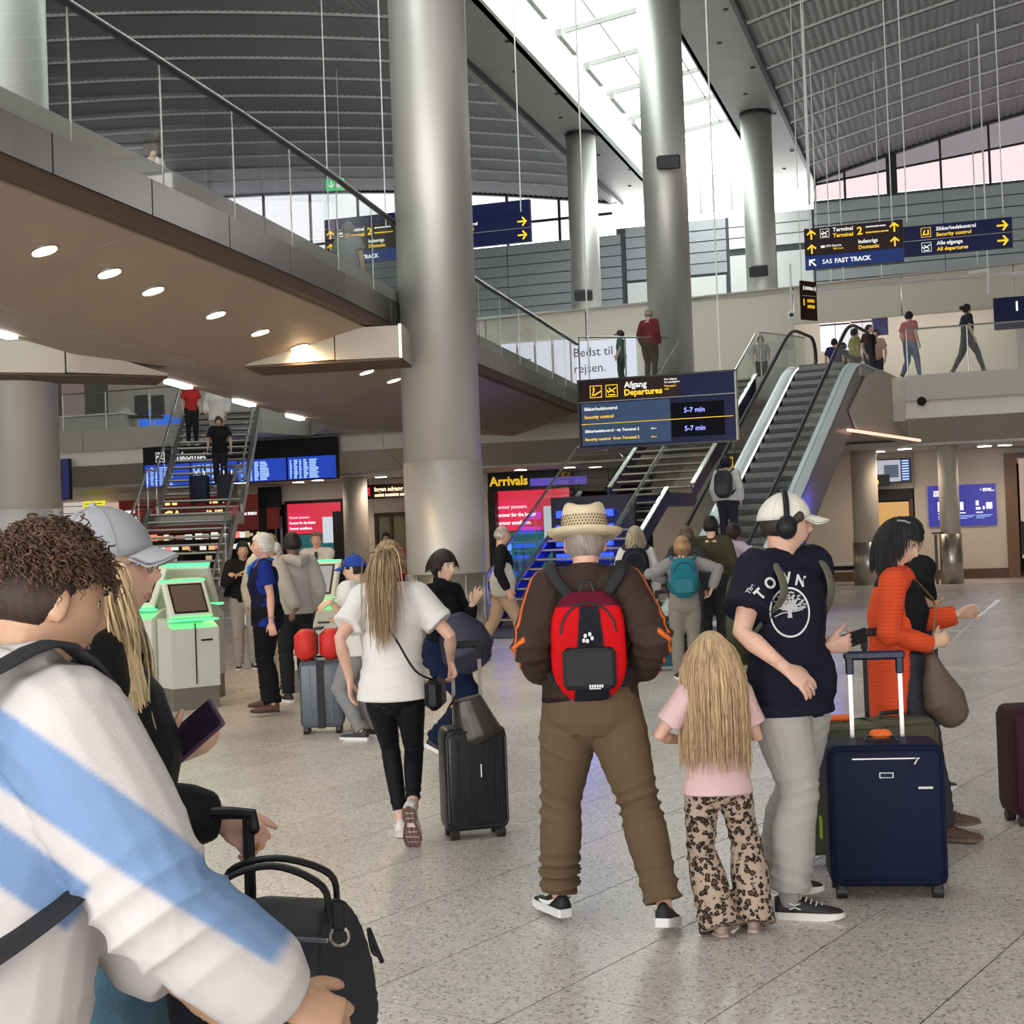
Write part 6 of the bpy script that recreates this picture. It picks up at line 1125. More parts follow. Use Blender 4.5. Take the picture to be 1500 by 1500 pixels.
# straw hat (thing of its own)
ht = thing('straw_hat', 'cream straw trilby hat with an openwork crown and a dark ribbon', 'hat', HL(o, 0, 0, .07)); straw = mat('straw', (.72, .60, .40), .75, bump=.5, bscale=160)
ph = np.arange(48)*2*math.pi/48; rg = []
for t, z, r_ in ((0, .034, 1), (1, .066, .99), (2, .09, .965), (3, .115, .93), (4, .14, .885), (5, .155, .82), (6, .163, .70), (7, .158, .45), (8, .150, .2), (9, .148, .02)):
    rg.append([HL(o, .096*r_*math.sin(f), -.004+.118*r_*math.cos(f), z+(.010*math.cos(2*f)*-1 if t > 3 else 0)*(t-3)/4+(-.012 if t > 5 and abs(math.sin(f)) < .5 else 0)) for f in ph])
m = MB(); m.rings(rg, cap=True); m.build('crown', straw, ht, True)
m = MB(); B0 = []
for r_, z in ((1.0, .036), (1.15, .030), (1.35, .028), (1.52, .036), (1.60, .047), (1.60, .051), (1.5, .041), (1.33, .034), (1.13, .036), (.98, .042)): B0.append([HL(o, .096*r_*math.sin(f), -.004+.118*(1+(r_-1)*.85)*math.cos(f), z+(-.010 if math.cos(f) > .5 else .008*(1-math.cos(f)))*(r_-1)*1.2) for f in ph])
m.rings(B0, cap=False); m.build('brim', straw, ht, True)
for nm, z0_, z1_, cc in (('ribbon', .040, .050, (.01, .01, .02)), ('ribbon_stripe', .051, .054, (.6, .5, .4)), ('ribbon', .0545, .061, (.015, .02, .05))):
    m = MB(); m.rings([[HL(o, .0985*math.sin(f), -.004+.1205*math.cos(f), z) for f in ph] for z in (z0_, z1_)], cap=False); m.build(nm, mat(nm+'%.3f' % z0_, cc, .8), ht, True)
m = MB()
for row in range(4):
    for k in range(46):
        f = 2*math.pi*(k+.5*(row % 2))/46; z = .074+.012*row; c_ = HL(o, (.0968-.0012*row)*math.sin(f), -.004+(.1185-.0015*row)*math.cos(f), z); e_ = nrm(o.hr*math.cos(f)-o.hf*math.sin(f)); n_ = nrm(o.hr*math.sin(f)+o.hf*math.cos(f)); m.ext([c_-e_*.0034, c_-o.hu*.0052, c_+e_*.0034, c_+o.hu*.0052], n_*.0016)
m.build('openwork_holes', mat('hole_dark', (.10, .06, .03), .9), ht)
def redpack(co, no):
    x = (co-man.shc)@man.tr; u = (co-man.shc)@man.up; c = np.tile(np.array([.55, .004, .008]), (len(co), 1)); w = np.clip(.035+(-u)*.09, .02, .075); q_ = np.clip((w-np.abs(x-.008))/.006+.5, 0, 1)[:, None]; c = c*(1-q_)+np.array([.012, .012, .018])*q_; c[u > -.06] = (.10, .006, .02); return c*(1+.1*waves(co, 3, 25, 5))[:, None]
t, c, ax = backpack(o, 'red and black small backpack worn by the man in the straw hat', (.02, .02, .022), redpack, w=.30, h=.43, d=.10, zo=-.04, back=.0, off=.03, strapc=(.015, .015, .018))
m = MB(); ps = c+o.up*.03-o.tf*.083; [m.ell(ps+o.tr*x+o.up*z, (.007, .004, .009), None, 6, 4) for x, z in ((-.012, .014), (.006, .02), (.015, .004), (-.004, -.006), (-.018, -.004))]; m.build('logo', M['white'], t)
m = MB(); [m.box(c-o.up*(.150 if k < 6 else .160)-o.tf*.105+o.tr*(.0+.0095*(k if k < 6 else (k-6)*.8)), (.0065, .001, .011 if k < 6 else .004), (o.tr, o.tf, o.up)) for k in range(12)]; tag(m.build('lettering', M['white'], t), kind='stuff')
# ---------- 2  girl
g_ = person('small girl with long fair hair, pale pink tee and leopard print flared trousers', .80, 5.72, -8, 1.20, q=.007, fem=.6, fat=.98, skin='fair', hz=1.06, headat=W(1042, 966, 5.75),
  feet=[dict(p=(.90, 5.72, .06), yaw=25), dict(p=(.755, 5.66, .062), yaw=-8)],
  hands=[dict(p=Wz(1060, 1060, 5.9), d=(-.4, .8, .3)), dict(p=Wz(1000, 1085, 5.86), d=(.5, .8, .2), tw=(0, 0, 1), n=(1, 0, 0), pole=(-.9, -.45, -.5))], head=(-5, -6, 0))
o = g_; hairshell(o, (.50, .37, .24), .012, front=.6, sideh=-.4, nape=-.9, streak=.2)
strands(o, scalp(o, 1300, 3, lambda d: d[2] > -.15 and d[1] < .35), (.52, .36, .21), .44, .0032, .30, [headcoll(o, 1.02, .004), bodycoll(o, .98)], curl=.10, seed=4, colvar=.16, jit=.12, dir0=lambda rt, i: nrm((rt-o.hc)*[1, 1, 0]-o.hf*.02-ZZ*.02), flow=lambda t: .6+t)
def tee_print(c0): return flat(c0, .03)
top(o, None, 'short', ease=.020, hem=-.085, amp=.005, colf=tee_print((.72, .50, .50)), name='shirt', hemflare=.016, sl_e=.8)
leo = mat('leopard', (.5, .4, .32), .9); nt = leo.node_tree; N = nt.nodes; L = nt.links
tc = N.new('ShaderNodeTexCoord'); v1 = N.new('ShaderNodeTexVoronoi'); v1.inputs['Scale'].default_value = 38; v1.inputs['Randomness'].default_value = .8; nz1 = N.new('ShaderNodeTexNoise'); nz1.inputs['Scale'].default_value = 60; ad = N.new('ShaderNodeMixRGB'); ad.inputs[0].default_value = .03; L.new(tc.outputs['Object'], ad.inputs[1]); L.new(tc.outputs['Object'], nz1.inputs[0]); L.new(nz1.outputs[1], ad.inputs[2]); L.new(ad.outputs[0], v1.inputs[0])
cr = N.new('ShaderNodeValToRGB'); L.new(v1.outputs['Distance'], cr.inputs[0]); e = cr.color_ramp.elements; e[0].color = (.14, .07, .04, 1); e[0].position = .20; e[1].color = (.46, .35, .27, 1); e[1].position = .52
for p_, c_ in ((.26, (.01, .006, .005, 1)), (.44, (.012, .008, .006, 1)), (.30, (.01, .006, .005, 1))): k_ = cr.color_ramp.elements.new(p_); k_.color = c_
L.new(cr.outputs[0], N['Principled BSDF'].inputs['Base Color'])
bottoms(o, None, ease=.014, hemr=.088, kneer=.062, length=1.12, amp=.006, name='trousers', mt=leo, colf=None, thigh=0)
shoes(o, (.4, .3, .25), (.5, .4, .36), .015)
M['sock'] = mat('grey_sock', (.33, .33, .34), .9)
# ---------- 3  young man with cap and headphones
o = person('tall young man in a white cap, black headphones, black print tee and pale grey joggers', 1.10, 5.98, 142, 1.75, q=.008, fat=.98, skin='fair', headat=W(1150, 768, 5.95),
  feet=[dict(p=(1.075, 5.88, .085), yaw=-40), dict(p=(1.06, 6.22, .085), yaw=-42)],
  hands=[dict(p=Wz(1150, 978, 5.55), d=(.75, -.05, -.6), tw=(.3, .5, .7), n=(-.1, .9, -.2), curl=(18, 22, 15), pole=(-.8, -.1, -.7)), dict(p=Wz(1210, 948, 6.05), d=(.85, .1, .10), tw=(-.1, -.35, .9), n=(-.1, .9, .4), curl=(35, 40, 25), pole=(.1, .5, -1))], head=(-50, -2, 0))
cm = o
facebits(o, (.05, .03, .02)); hairshell(o, (.035, .022, .018), .005, front=.62, sideh=-.02, nape=-.42)
m = MB(); [m.ell(HL(o, sg*.074, .022+.012*k, .018+.006*k), (.012*o.hs, .018*o.hs, .022*o.hs), (o.hr, o.hf, o.hu), 8, 6) for sg in (1, -1) for k in range(3)]; m.build('side_hair', mat('dark_hair', (.03, .02, .016), .6), o.root, True)
cp = cap_hat(o, (.66, .63, .56))
hp = thing('headphones', 'black over ear headphones worn over the white cap', 'headphones', HL(o, 0, 0, .1)); m = MB(); m.tube([HL(o, .100*math.cos(a), -.008, .005+.130*math.sin(a)) for a in np.linspace(-.1, math.pi+.1, 25)], [(.012*o.hs, .006*o.hs)]*25, 8, side=o.hf); m.build('headband', M['black'], hp, True)
for sg in (1, -1): m = MB(); m.tube([HL(o, .074*sg, -.006, -.012), HL(o, .084*sg, -.006, -.012), HL(o, .112*sg, -.006, -.012)], [(.030*o.hs, .036*o.hs), (.041*o.hs, .049*o.hs), (.036*o.hs, .043*o.hs)], 20, side=o.hf, rnd=False); m.build('ear_cup', M['black'], hp, True)
shirt = top(o, (.012, .013, .026), 'short', ease=.032, hem=-.115, amp=.006, name='shirt', hemflare=.022, extra=lambda m: [m.ell(cm.hip[i]+ZZ*.05+cm.f*.02, (.128, .134, .19), None, 14, 10) for i in (0, 1)], rough=.8, wid=1.0, sl_e=1.2)
bottoms(o, (.40, .385, .37), ease=.027, hemr=.084, hk=.86, length=.93, amp=.006, thigh=.010, name='joggers')
[MB().tube([o.ank[i]+ZZ*.10, o.ank[i]-ZZ*.01], [.041, .045], 14, rnd=True).build('sock', M['sock'], o.root, True) for i in (0, 1)]
sh = shoes(o, (.022, .02, .024), (.78, .76, .74), .030)
ob_, Q, fr, ax_, fu = sh[0]; m = MB(); [m.tube([Q(f0, .043, z0), Q((f0+f1)/2, .044, (z0+z1)/2+dz), Q(f1, .043, z1)], .0025, 5) for f0, z0, f1, z1, dz in ((.22, .07, .38, .07, -.008), (.22, .045, .38, .045, .008))]; m.build('side_mark', M['white'], ob_)
# print on the chest: TOWN and round tree emblem
wp = mat('print_white', (.72, .72, .72), .8); gp = mat('print_grey', (.45, .45, .46), .8)
nrmf = nrm(W(1160, 870, 5.8)-C0); Rr = nrm(np.cross(nrmf, ZZ)); Uu = nrm(np.cross(Rr, nrmf))
ctr = W(1157, 897, 5.8); kpx = 5.8/FPX
def prt(pts, faces, mt, nm): return patch([shirt], ctr, Rr, Uu, nrmf, [(x*kpx, y*kpx) for x, y in pts], faces, mt, nm, o.root, .003)
def ringp(r0, r1, ex, ey, n=56):
    P = []; [P.extend([(math.cos(a)*r*ex, math.sin(a)*r*ey)]) for r in (r0, r1) for a in np.arange(n)*2*math.pi/n]; return P, [(i, (i+1) % n, (i+1) % n+n, i+n) for i in range(n)]
P, F_ = ringp(.92, 1.0, 29, 37); prt(P, F_, wp, 'emblem_ring')
# letters on an arc
al = [(-36, 23, 45), (-23, 37, 27), (-5, 43, 6), (15, 39, -14)]
for chv, (xx, yy, rot) in zip('TOWN', al):
    P, F_ = text2(chv, 16, .05); a = math.radians(rot); P = [(xx+p[0]*.85*math.cos(a)-p[1]*math.sin(a), yy+p[0]*.85*math.sin(a)+p[1]*math.cos(a)) for p in P]; prt(P, F_, wp, 'lettering')
P, F_ = text2('The', 7, .05); a = math.radians(55); prt([(-52+p[0]*math.cos(a)-p[1]*math.sin(a), 34+p[0]*math.sin(a)+p[1]*math.cos(a)) for p in P], F_, gp, 'lettering')
VV = []; FF = []
def stroke(pts, w0, w1):
    n0 = len(VV)
    for i, (x, y) in enumerate(pts):
        a = np.array(pts[max(i-1, 0)]); b = np.array(pts[min(i+1, len(pts)-1)]); d = (b-a)/(np.linalg.norm(b-a)+1e-9); w = w0+(w1-w0)*i/(len(pts)-1); VV.append((x-d[1]*w, y+d[0]*w)); VV.append((x+d[1]*w, y-d[0]*w))
    for i in range(len(pts)-1): FF.append((n0+2*i, n0+2*i+1, n0+2*i+3, n0+2*i+2))
rr_ = random.Random(3); stroke([(0, -8), (0, 2), (0, 6)], 3.4, 1.6)
for k in range(9):
    a = math.radians(15+150*k/8); stroke([(0, 3), (10*math.cos(a), 3+9*math.sin(a)), (23*math.cos(a)*.95, 2+25*math.sin(a))], 1.5, .8)
    for j in range(5): r1 = 9+3.6*j; a2 = a+rr_.uniform(-.14, .14); cx_, cy_ = r1*math.cos(a2)*1.0, 2+r1*1.15*math.sin(a2); stroke([(cx_-2.6, cy_+rr_.uniform(-1.5, 1.5)), (cx_, cy_), (cx_+2.6, cy_+rr_.uniform(-1.5, 1.5))], 1.0, 1.3)
stroke([(-22, -6), (-12, -1), (0, 1), (12, 2), (24, 8)], .9, .9); prt(VV, FF, gp, 'emblem_tree')
def olive(co, no): return np.tile(np.array([.10, .105, .065]), (len(co), 1))*(1+.1*waves(co, 2, 20, 4))[:, None]
t, c, ax = backpack(o, 'olive and black backpack worn by the young man in the white cap', (.09, .09, .06), lambda co, no: np.where((((co-cm.shc)@cm.tf) < -.22)[:, None], np.array([.015, .015, .018]), np.array([.10, .105, .065])), w=.28, h=.42, d=.13, zo=-.02, off=.018, strapc=(.10, .10, .07))
ph_ = thing('phone', 'dark phone held out by the young man in the white cap', 'phone', cm.wr[1]+[.11, 0, .03]); cc = cm.wr[1]+nrm((.85, .1, .10))*.11+np.array([0, .012, .012]); dd = nrm((.9, .1, .25)); m = MB(); sn = nrm((0, .9, .45)); m.bbox(cc, (.15, .072, .009), (dd, nrm(np.cross(sn, dd)*-1), sn), .003); m.build('body', M['black'], ph_)
m = MB(); m.tube([cm.wr[1]+nrm(cm.wr[1]-cm.elb[1])*-.015+.0285*(np.array([0, 0, 1])*math.cos(a)+np.array([0, 1, 0])*math.sin(a)) for a in np.linspace(0, 2*math.pi, 15)], .004, 5); wb = thing('bracelet', 'thin pale bracelet on the wrist holding the phone', 'bracelet', cm.wr[1]); m.build('band', M['rail'], wb)
# ---------- 4  navy suitcase
p = (G(1205, 1300)+G(1372, 1318))/2
t, Q, mb = suitcase('large navy soft suitcase with raised handle and orange grip tag standing in front', (1.56, 6.23), -7, .49, .28, .60, (.004, .007, .032), .37, True, .055, hcol='rail', grip=mat('handle_navy', (.008, .014, .05), .4))
m = MB(); m.box(Q(.0, -.146, .055+.545), (.28, .006, .006), (nrm(Q(1, 0, 0)-Q(0, 0, 0)), nrm(Q(0, 1, 0)-Q(0, 0, 0)), ZZ)); m.tube([Q(.13, -.15, .60), Q(.115, -.156, .575)], .006, 6); m.build('zip', M['steel'], t)
axn = (nrm(Q(1, 0, 0)-Q(0, 0, 0)), nrm(Q(0, 1, 0)-Q(0, 0, 0)), ZZ)
m = MB(); m.bbox(Q(0, -.146, .055+.475), (.062, .008, .026), axn, .002); pl = m.build('name_plate', M['steel'], t); m = MB(); m.box(Q(0, -.151, .53), (.050, .003, .016), axn); m.build('plate_inlay', M['navy'], pl)
m = MB(); m.box(Q(.16, -.144, .475), (.06, .006, .010), axn); m.build('small_label', M['steel'], t)
m = MB(); m.bbox(Q(.0, .0, .055+.60+.03), (.095, .05, .038), axn, .014); m.build('grip_tag', mat('tag_orange', (.9, .16, .02), .6), t)
m = MB(); m.bbox(Q(-.275, -.08, .30), (.012, .03, .10), axn, .004); m.build('luggage_tag', mat('tag_green', (.28, .45, .03), .6), t)
# ---------- 5  olive bag on suitcase behind
t, Q, mb = suitcase('olive green soft suitcase behind the navy suitcase with an orange strap tag', (1.48, 6.85), 6, .44, .26, .60, (.10, .105, .065), .0, True)
m = MB(); m.bbox(Q(.04, 0, .055+.60+.02), (.13, .04, .03), None, .01); m.build('strap_tag', bpy.data.materials['tag_orange'], t)
t, Q, mb = suitcase('dark olive second suitcase between the grey joggers and the orange cardigan', (1.80, 6.95), 20, .36, .24, .60, (.09, .09, .06), .42, True, hcol='dark')
# ---------- 6  woman in orange cardigan
o = person('woman with black bobbed hair in an orange red cardigan reading a white sheet', 1.98, 7.30, 112, 1.63, q=.008, fem=1, fat=1.10, skin='asian', headat=W(1316, 797, 7.2),
  feet=[dict(p=(2.08, 7.18, .085), yaw=4), dict(p=(2.16, 7.45, .085), yaw=-6)],
  hands=[dict(p=Wz(1366, 945, 7.05), d=(.75, .1, .35), tw=(0, .1, 1), n=(-.2, .9, 0), curl=(40, 45, 30), pole=(-.3, -.3, -1)), dict(p=Wz(1402, 900, 7.35), d=(.95, -.05, .1), tw=(0, -.4, .9), n=(0, -.8, -.5), curl=(45, 50, 30), pole=(.1, .4, -1))], head=(8, -24, 0))
ow = o
facebits(o, (.03, .02, .02)); hairshell(o, (.008, .007, .009), .022, front=.42, sideh=-.75, nape=-.9, streak=.3, noise=.004, fa=.36)
strands(o, scalp(o, 1300, 5, lambda d: d[2] > -.2 and d[1] < -.05), (.010, .008, .010), lambda i: .150+.02*((i*7) % 5)/5, .0026, .34, [headcoll(o, 1.12, .006)], curl=.05, seed=5, colvar=.3, jit=.10, taper=.6)
m = MB(); m.tube([HL(o, .06, .03, .125), HL(o, .075, .0, .125), HL(o, .078, -.03, .115)], .006, 6); m.build('hair_clip', M['steel'], o.root)
top(o, (.012, .012, .016), 'none', ease=.010, hem=-.04, amp=.003, name='top')
knit = lambda co, no: np.array([.70, .085, .03])[None]*(1+.10*waves(co, 3, 14, 5)+.10*np.sin(co[:, 2]*330+waves(co, 4, 8, 3)*3))[:, None]
def opencard(m): pass
ease_c = .034
# cardigan: a shell that leaves the front open, so it is built from panels round the body
def cardigan(o):
    s = o.s; m = MB(); R0 = []
    for u in np.linspace(-.50, .44, 20):
        wx = np.interp(u, [-.5, -.2, 0, .18, .3, .44], [.235, .215, .20, .185, .195, .165])*s*o.fat**.6; wy = np.interp(u, [-.5, -.2, 0, .18, .3, .44], [.165, .155, .145, .135, .14, .10])*s*o.fat**.6
        op = np.interp(u, [-.5, -.1, .2, .44], [75, 62, 48, 30]); an = np.radians(np.linspace(op, 360-op, 32)); c_ = o.pel+o.up*u*s-o.tf*.01
        outer = [c_+o.tr*math.sin(a)*wx*(1+.02*math.sin(a*9+u*5))+o.tf*math.cos(a)*wy*(1+.03*math.sin(a*11+u*4)) for a in an]; inner = [c_+o.tr*math.sin(a)*(wx-.014)+o.tf*math.cos(a)*(wy-.014) for a in an[::-1]]; R0.append(outer+inner)
    m.rings(R0)
    m.tube([o.shc-o.up*.04*s-o.tf*.01, o.nb-o.up*.0*s-o.tf*.012], [(.12*s, .085*s), (.066*s, .06*s)], 16, side=o.tr)
    for i in (0, 1):
        a, b, c = o.sh[i], o.elb[i], o.wr[i]; m.tube([o.shc+(a-o.shc)*.3+o.up*.005, a-o.up*.012], [.076, .074], 12, rnd=True); m.tube([a, b, b+(c-b)*.5, c-(c-b)*.03], [.072*s, .072*s, .062*s, .052*s], 16); m.ell(b, (.072*s,)*3, None, 12, 8)
    return solid('cardigan', m, .008, vmh(.92, 'cloth'), o.root, 2, foldfn(o, 12, .006, [(o.elb[i], .12, .008, nrm(o.wr[i]-o.elb[i])) for i in (0, 1)], 30), knit)
cardigan(o)
bottoms(o, (.05, .05, .065), ease=.018, hemr=.075, name='trousers', amp=.005)
shoes(o, (.12, .07, .05), (.2, .13, .1), .02)
pa = thing('paper_sheet', 'white paper sheet held up by the woman in the orange cardigan', 'paper', W(1425, 905, 7.2)); q = [W(1385, 950, 6.98), W(1466, 879, 7.02), W(1458, 880, 7.28), W(1379, 946, 7.24)]; mid0, mid1 = W(1428, 905, 6.98)-[0, 0, .008], W(1424, 909, 7.26)-[0, 0, .008]
V = [q[0], mid0, q[1], q[2], mid1, q[3]]; V = V+[v_+np.array([0, 0, .0015]) for v_ in V]; mk('sheet', V, [(0, 1, 4, 5), (1, 2, 3, 4), (6, 11, 10, 7), (7, 10, 9, 8), (0, 5, 11, 6), (2, 1, 7, 8), (1, 0, 6, 7), (3, 2, 8, 9), (4, 3, 9, 10), (5, 4, 10, 11)], M['white'], pa)
# shoulder bag
sb = thing('shoulder_bag', 'brown slouchy shoulder bag hanging at the hip of the woman in the cardigan', 'bag', W(1385, 1045, 7.05)); brn = mat('bag_brown', (.11, .075, .05), .6, bump=.2, bscale=30)
m = MB(); cB = W(1382, 1008, 7.0); m.tube([cB+[-.045, .0, .13], cB+[-.03, .0, .04], cB+[.0, .0, -.06], cB+[.045, .0, -.13]], [(.035, .035), (.075, .05), (.11, .07), (.085, .06)], 16, side=(1, 0, .3), rnd=True); solid('body', m, .008, brn, sb, 2, lambda co, no: .006*waves(co, 3, 30, 6))
strap_line('strap', [cB+[-.04, 0, .16], ow.pel+ow.tr*.12+ow.tf*.17+ow.up*.14, ow.pel+ow.tf*.185+ow.tr*.03+ow.up*.30, ow.shc+ow.tf*.125-ow.tr*.05-ow.up*.06, ow.shc-ow.tr*.10+ow.up*.055, ow.shc-ow.tr*.12-ow.tf*.1], .003, mat('strap_tan', (.22, .15, .07), .7), sb, .02, side=np.cross(ow.tr, ow.up)*0+nrm(ow.tr+ow.up))
# ---------- 7  person hidden behind her
o = person('person in a black tee mostly hidden behind the woman in the cardigan', 2.36, 8.6, 70, 1.62, q=.010, skin='tan', fem=.3, hands=[dict(p=Wz(1362, 885, 8.45), curl=(30, 30, 20)), None])
facebits(o, lips=False); hairshell(o, (.012, .01, .01), .02, front=.45, sideh=-.2, nape=-.6); top(o, (.012, .012, .015), 'short', ease=.025, hem=-.06); bottoms(o, (.05, .05, .06)); shoes(o)
# ---------- 8  burgundy suitcase at right edge
t, Q, mb = suitcase('burgundy suitcase with an orange tag cut by the right edge', (2.75, 7.55), 4, .42, .26, .56, (.045, .012, .022), 0, True)
m = MB(); m.bbox(Q(0, 0, .055+.56+.03), (.12, .04, .03), None, .01); m.build('strap_tag', bpy.data.materials['tag_orange'], t)
# ---------- 9  ponytail woman
o = person('woman walking away with a long fair ponytail, white tee and black leggings', -.655, 7.65, 6, 1.66, q=.008, fem=1, fat=1.0, skin='fair', headat=W(570, 827, 7.65),
  feet=[dict(p=(-.575, 7.50, .20), yaw=2, pitch=-68, pole=(0, 1, .1)), dict(p=(-.66, 7.78, .085), yaw=-8)],
  hands=[dict(p=Wz(660, 968, 7.78), d=(.25, -.2, -.75), tw=(-.3, .8, .3), n=(-.8, .2, -.4), curl=(45, 50, 30), pole=(.6, -.6, -.3)), dict(p=Wz(512, 995, 7.6), d=(.0, .12, -1), tw=(0, 1, 0), n=(1, 0, 0), curl=(16, 22, 16), pole=(-.5, -.8, 0))], head=(0, 0, 0))
pw = o; hairshell(o, (.33, .23, .13), .010, front=.55, sideh=.05, nape=-.42, streak=.35, noise=.002)
tie = HL(o, 0, -.118, .035)
strands(o, scalp(o, 420, 8, lambda d: d[2] > -.35 and d[1] < .65), (.36, .25, .14), lambda i: .16, .0034, 0, [headcoll(o, 1.0, .012)], seed=9, jit=.05, attract=lambda t, i: tie, dir0=lambda rt, i: nrm(tie-rt+(rt-o.hc)*.5), colvar=.3, name='combed_hair')
m = MB(); m.tube([tie+.016*(o.hr*math.cos(a)+o.hu*math.sin(a)) for a in np.linspace(0, 2*math.pi, 14)], .006, 6); m.build('hair_tie', M['black'], o.root)
r_ = np.random.default_rng(4); strands(o, [tie+r_.normal(size=3)*.011 for _ in range(620)], (.38, .26, .15), lambda i: .36+.18*((i*13) % 7)/7, .0029, .16, [headcoll(o, 1.0, .014), bodycoll(o, 1.0)], curl=.10, seed=3, dir0=lambda rt, i: nrm(-o.hf*1.0+o.hu*.35+(rt-tie)*18), colvar=.28, taper=.2, name='ponytail')
top(o, None, 'short', ease=.024, hem=-.085, amp=.009, colf=flat((.74, .71, .69), .03), name='shirt', hemflare=.012, sl_e=1.1)
bottoms(o, (.010, .010, .014), ease=.0, hemr=.040, kneer=.054, length=.86, amp=.0015, name='leggings', rough=.6, top_u=.14)
sh = shoes(o, (.72, .66, .63), (.70, .64, .60), .034, .27)
ob_, Q, fr, ax_, fu = sh[0]; m = MB()
for f_ in (.08, .2, .32, .52, .64, .76, .88):
    for w_ in (-.024, 0, .024): m.bbox(Q(f_, w_, -.006), (.022, .018, .012), (fr, ax_, fu), .003)
tag(m.build('tread_blocks', mat('tread_brown', (.16, .08, .07), .7), ob_), kind='stuff')
m = MB(); m.tube([Q(f_, w_, -.004) for f_, w_ in ((.0, 0), (.06, .03), (.25, .034), (.38, .026), (.5, .036), (.72, .046), (.9, .036), (.99, 0), (.9, -.036), (.72, -.046), (.5, -.036), (.38, -.026), (.25, -.034), (.06, -.03), (0, 0))], .007, 6); m.build('tread_rim', bpy.data.materials['tread_brown'], ob_)
cb = thing('crossbody_bag', 'small black crossbody bag with a thin strap over the white tee of the ponytail woman', 'bag', pw.pel+pw.tr*.24); cB = pw.pel+pw.tr*.225+pw.tf*.02-pw.up*.06; m = MB(); m.bbox(cB, (.09, .22, .17), (pw.tr, pw.tf, pw.up), .03); m.build('body', M['black'], cb)
strap_line('strap', [cB+pw.up*.08-pw.tf*.09, pw.pel+pw.tr*.15-pw.tf*.158+pw.up*.08, pw.pel+pw.tr*.06-pw.tf*.170+pw.up*.24, pw.shc-pw.tr*.05-pw.tf*.145-pw.up*.04, pw.shc-pw.tr*.095-pw.tf*.06+pw.up*.055, pw.shc-pw.tr*.10+pw.tf*.08+pw.up*.02], .0035, M['black'], cb, .006, side=nrm(pw.tr+pw.up))
# ---------- 10  black cabin suitcase with a bag on it
t, Q, mb = suitcase('black hard cabin suitcase on four wheels pulled by the ponytail woman', (-.26, 7.72), 14, .34, .23, .54, (.012, .012, .015), .44, False, .05, hcol='rail', rough=.35, ribs=4)
m = MB(); m.tube([Q(0.02, -.118, .33), Q(.02, -.118, .40)], .006, 6); m.build('logo_plate', M['steel'], t)
bg = thing('tote_bag', 'dark brown limp bag sitting on the black cabin suitcase', 'bag', W(693, 1090, 7.6)); m = MB(); c = W(694, 1052, 7.66); m.tube([c+[-.03, 0, .11], c+[-.01, 0, .03], c+[.03, 0, -.09], c+[.045, .0, -.12]], [(.075, .05), (.10, .07), (.125, .08), (.12, .07)], 14, side=(1, 0, 0), rnd=False); solid('body', m, .008, mat('bag_dark', (.03, .02, .016), .35), bg, 2, lambda co, no: .010*waves(co, 3, 22, 6)); strap_line('strap', [c+[-.09, 0, .12], c+[-.14, -.02, .04], c+[-.12, -.02, -.02]], .006, M['black'], bg, .012, side=(0, 1, 0))
# ---------- 11  woman in black turtleneck
o = person('woman with short dark hair in a black turtleneck gesturing beside the big column', -.50, 10.4, 118, 1.63, q=.009, fem=1, fat=.92, skin='asian', lean=3, twist=10, headat=W(650, 831, 10.4),
  feet=[dict(p=(-.28, 10.3, .085)), dict(p=(-.62, 10.6, .12), pitch=-25)],
  hands=[dict(p=Wz(668, 905, 10.15), d=(.7, -.2, -.55), tw=(.2, -.6, .6), n=(0, -.3, -1), curl=(25, 30, 20), pole=(-.9, -.2, -.4)), dict(p=Wz(692, 885, 10.35), d=(.45, -.1, .85), tw=(-.7, -.3, .5), n=(-.4, -.8, 0), curl=(10, 15, 10), spread=.8, pole=(.2, .3, -1))], head=(6, 0, 4))
bt = o; facebits(o, (.03, .02, .018)); hairshell(o, (.018, .010, .010), .020, front=.36, sideh=-.10, nape=-.62, streak=.3)
strands(o, scalp(o, 700, 6, lambda d: d[2] > .1 and d[1] < .2), (.028, .014, .013), .08, .0026, .22, [headcoll(o, 1.04, .010)], seed=7, jit=.1, dir0=lambda rt, i: nrm((rt-o.hc)*.6+(o.hf if ((rt-o.hc)@o.hf) > 0 else -o.hf)*.5), colvar=.3)
top(o, (.008, .009, .011), 'long', ease=.010, hem=-.03, collar=.055, name='turtleneck', amp=.004, cuff=1.2)
bottoms(o, (.008, .016, .045), ease=.022, hemr=.085, thigh=.03, name='trousers', amp=.006); shoes(o)
hb = thing('handbag', 'soft navy handbag hanging from the arm of the woman in the black turtleneck', 'bag', W(678, 960, 10.0)); m = MB(); c = W(680, 938, 10.05); m.tube([c+[-.06, 0, .14], c+[-.02, 0, .06], c+[.03, 0, -.08], c+[.06, 0, -.14]], [(.10, .05), (.17, .08), (.20, .10), (.15, .08)], 14, side=(1, 0, .1), rnd=True); solid('body', m, .011, mat('bag_navy', (.010, .010, .035), .55), hb, 2, lambda co, no: .01*waves(co, 3, 16, 6)); strap_line('handle', [c+[.08, -.02, .1], bt.wr[0]+[.0, 0, .0], c+[-.1, -.02, .12]], .007, M['rail'], hb)
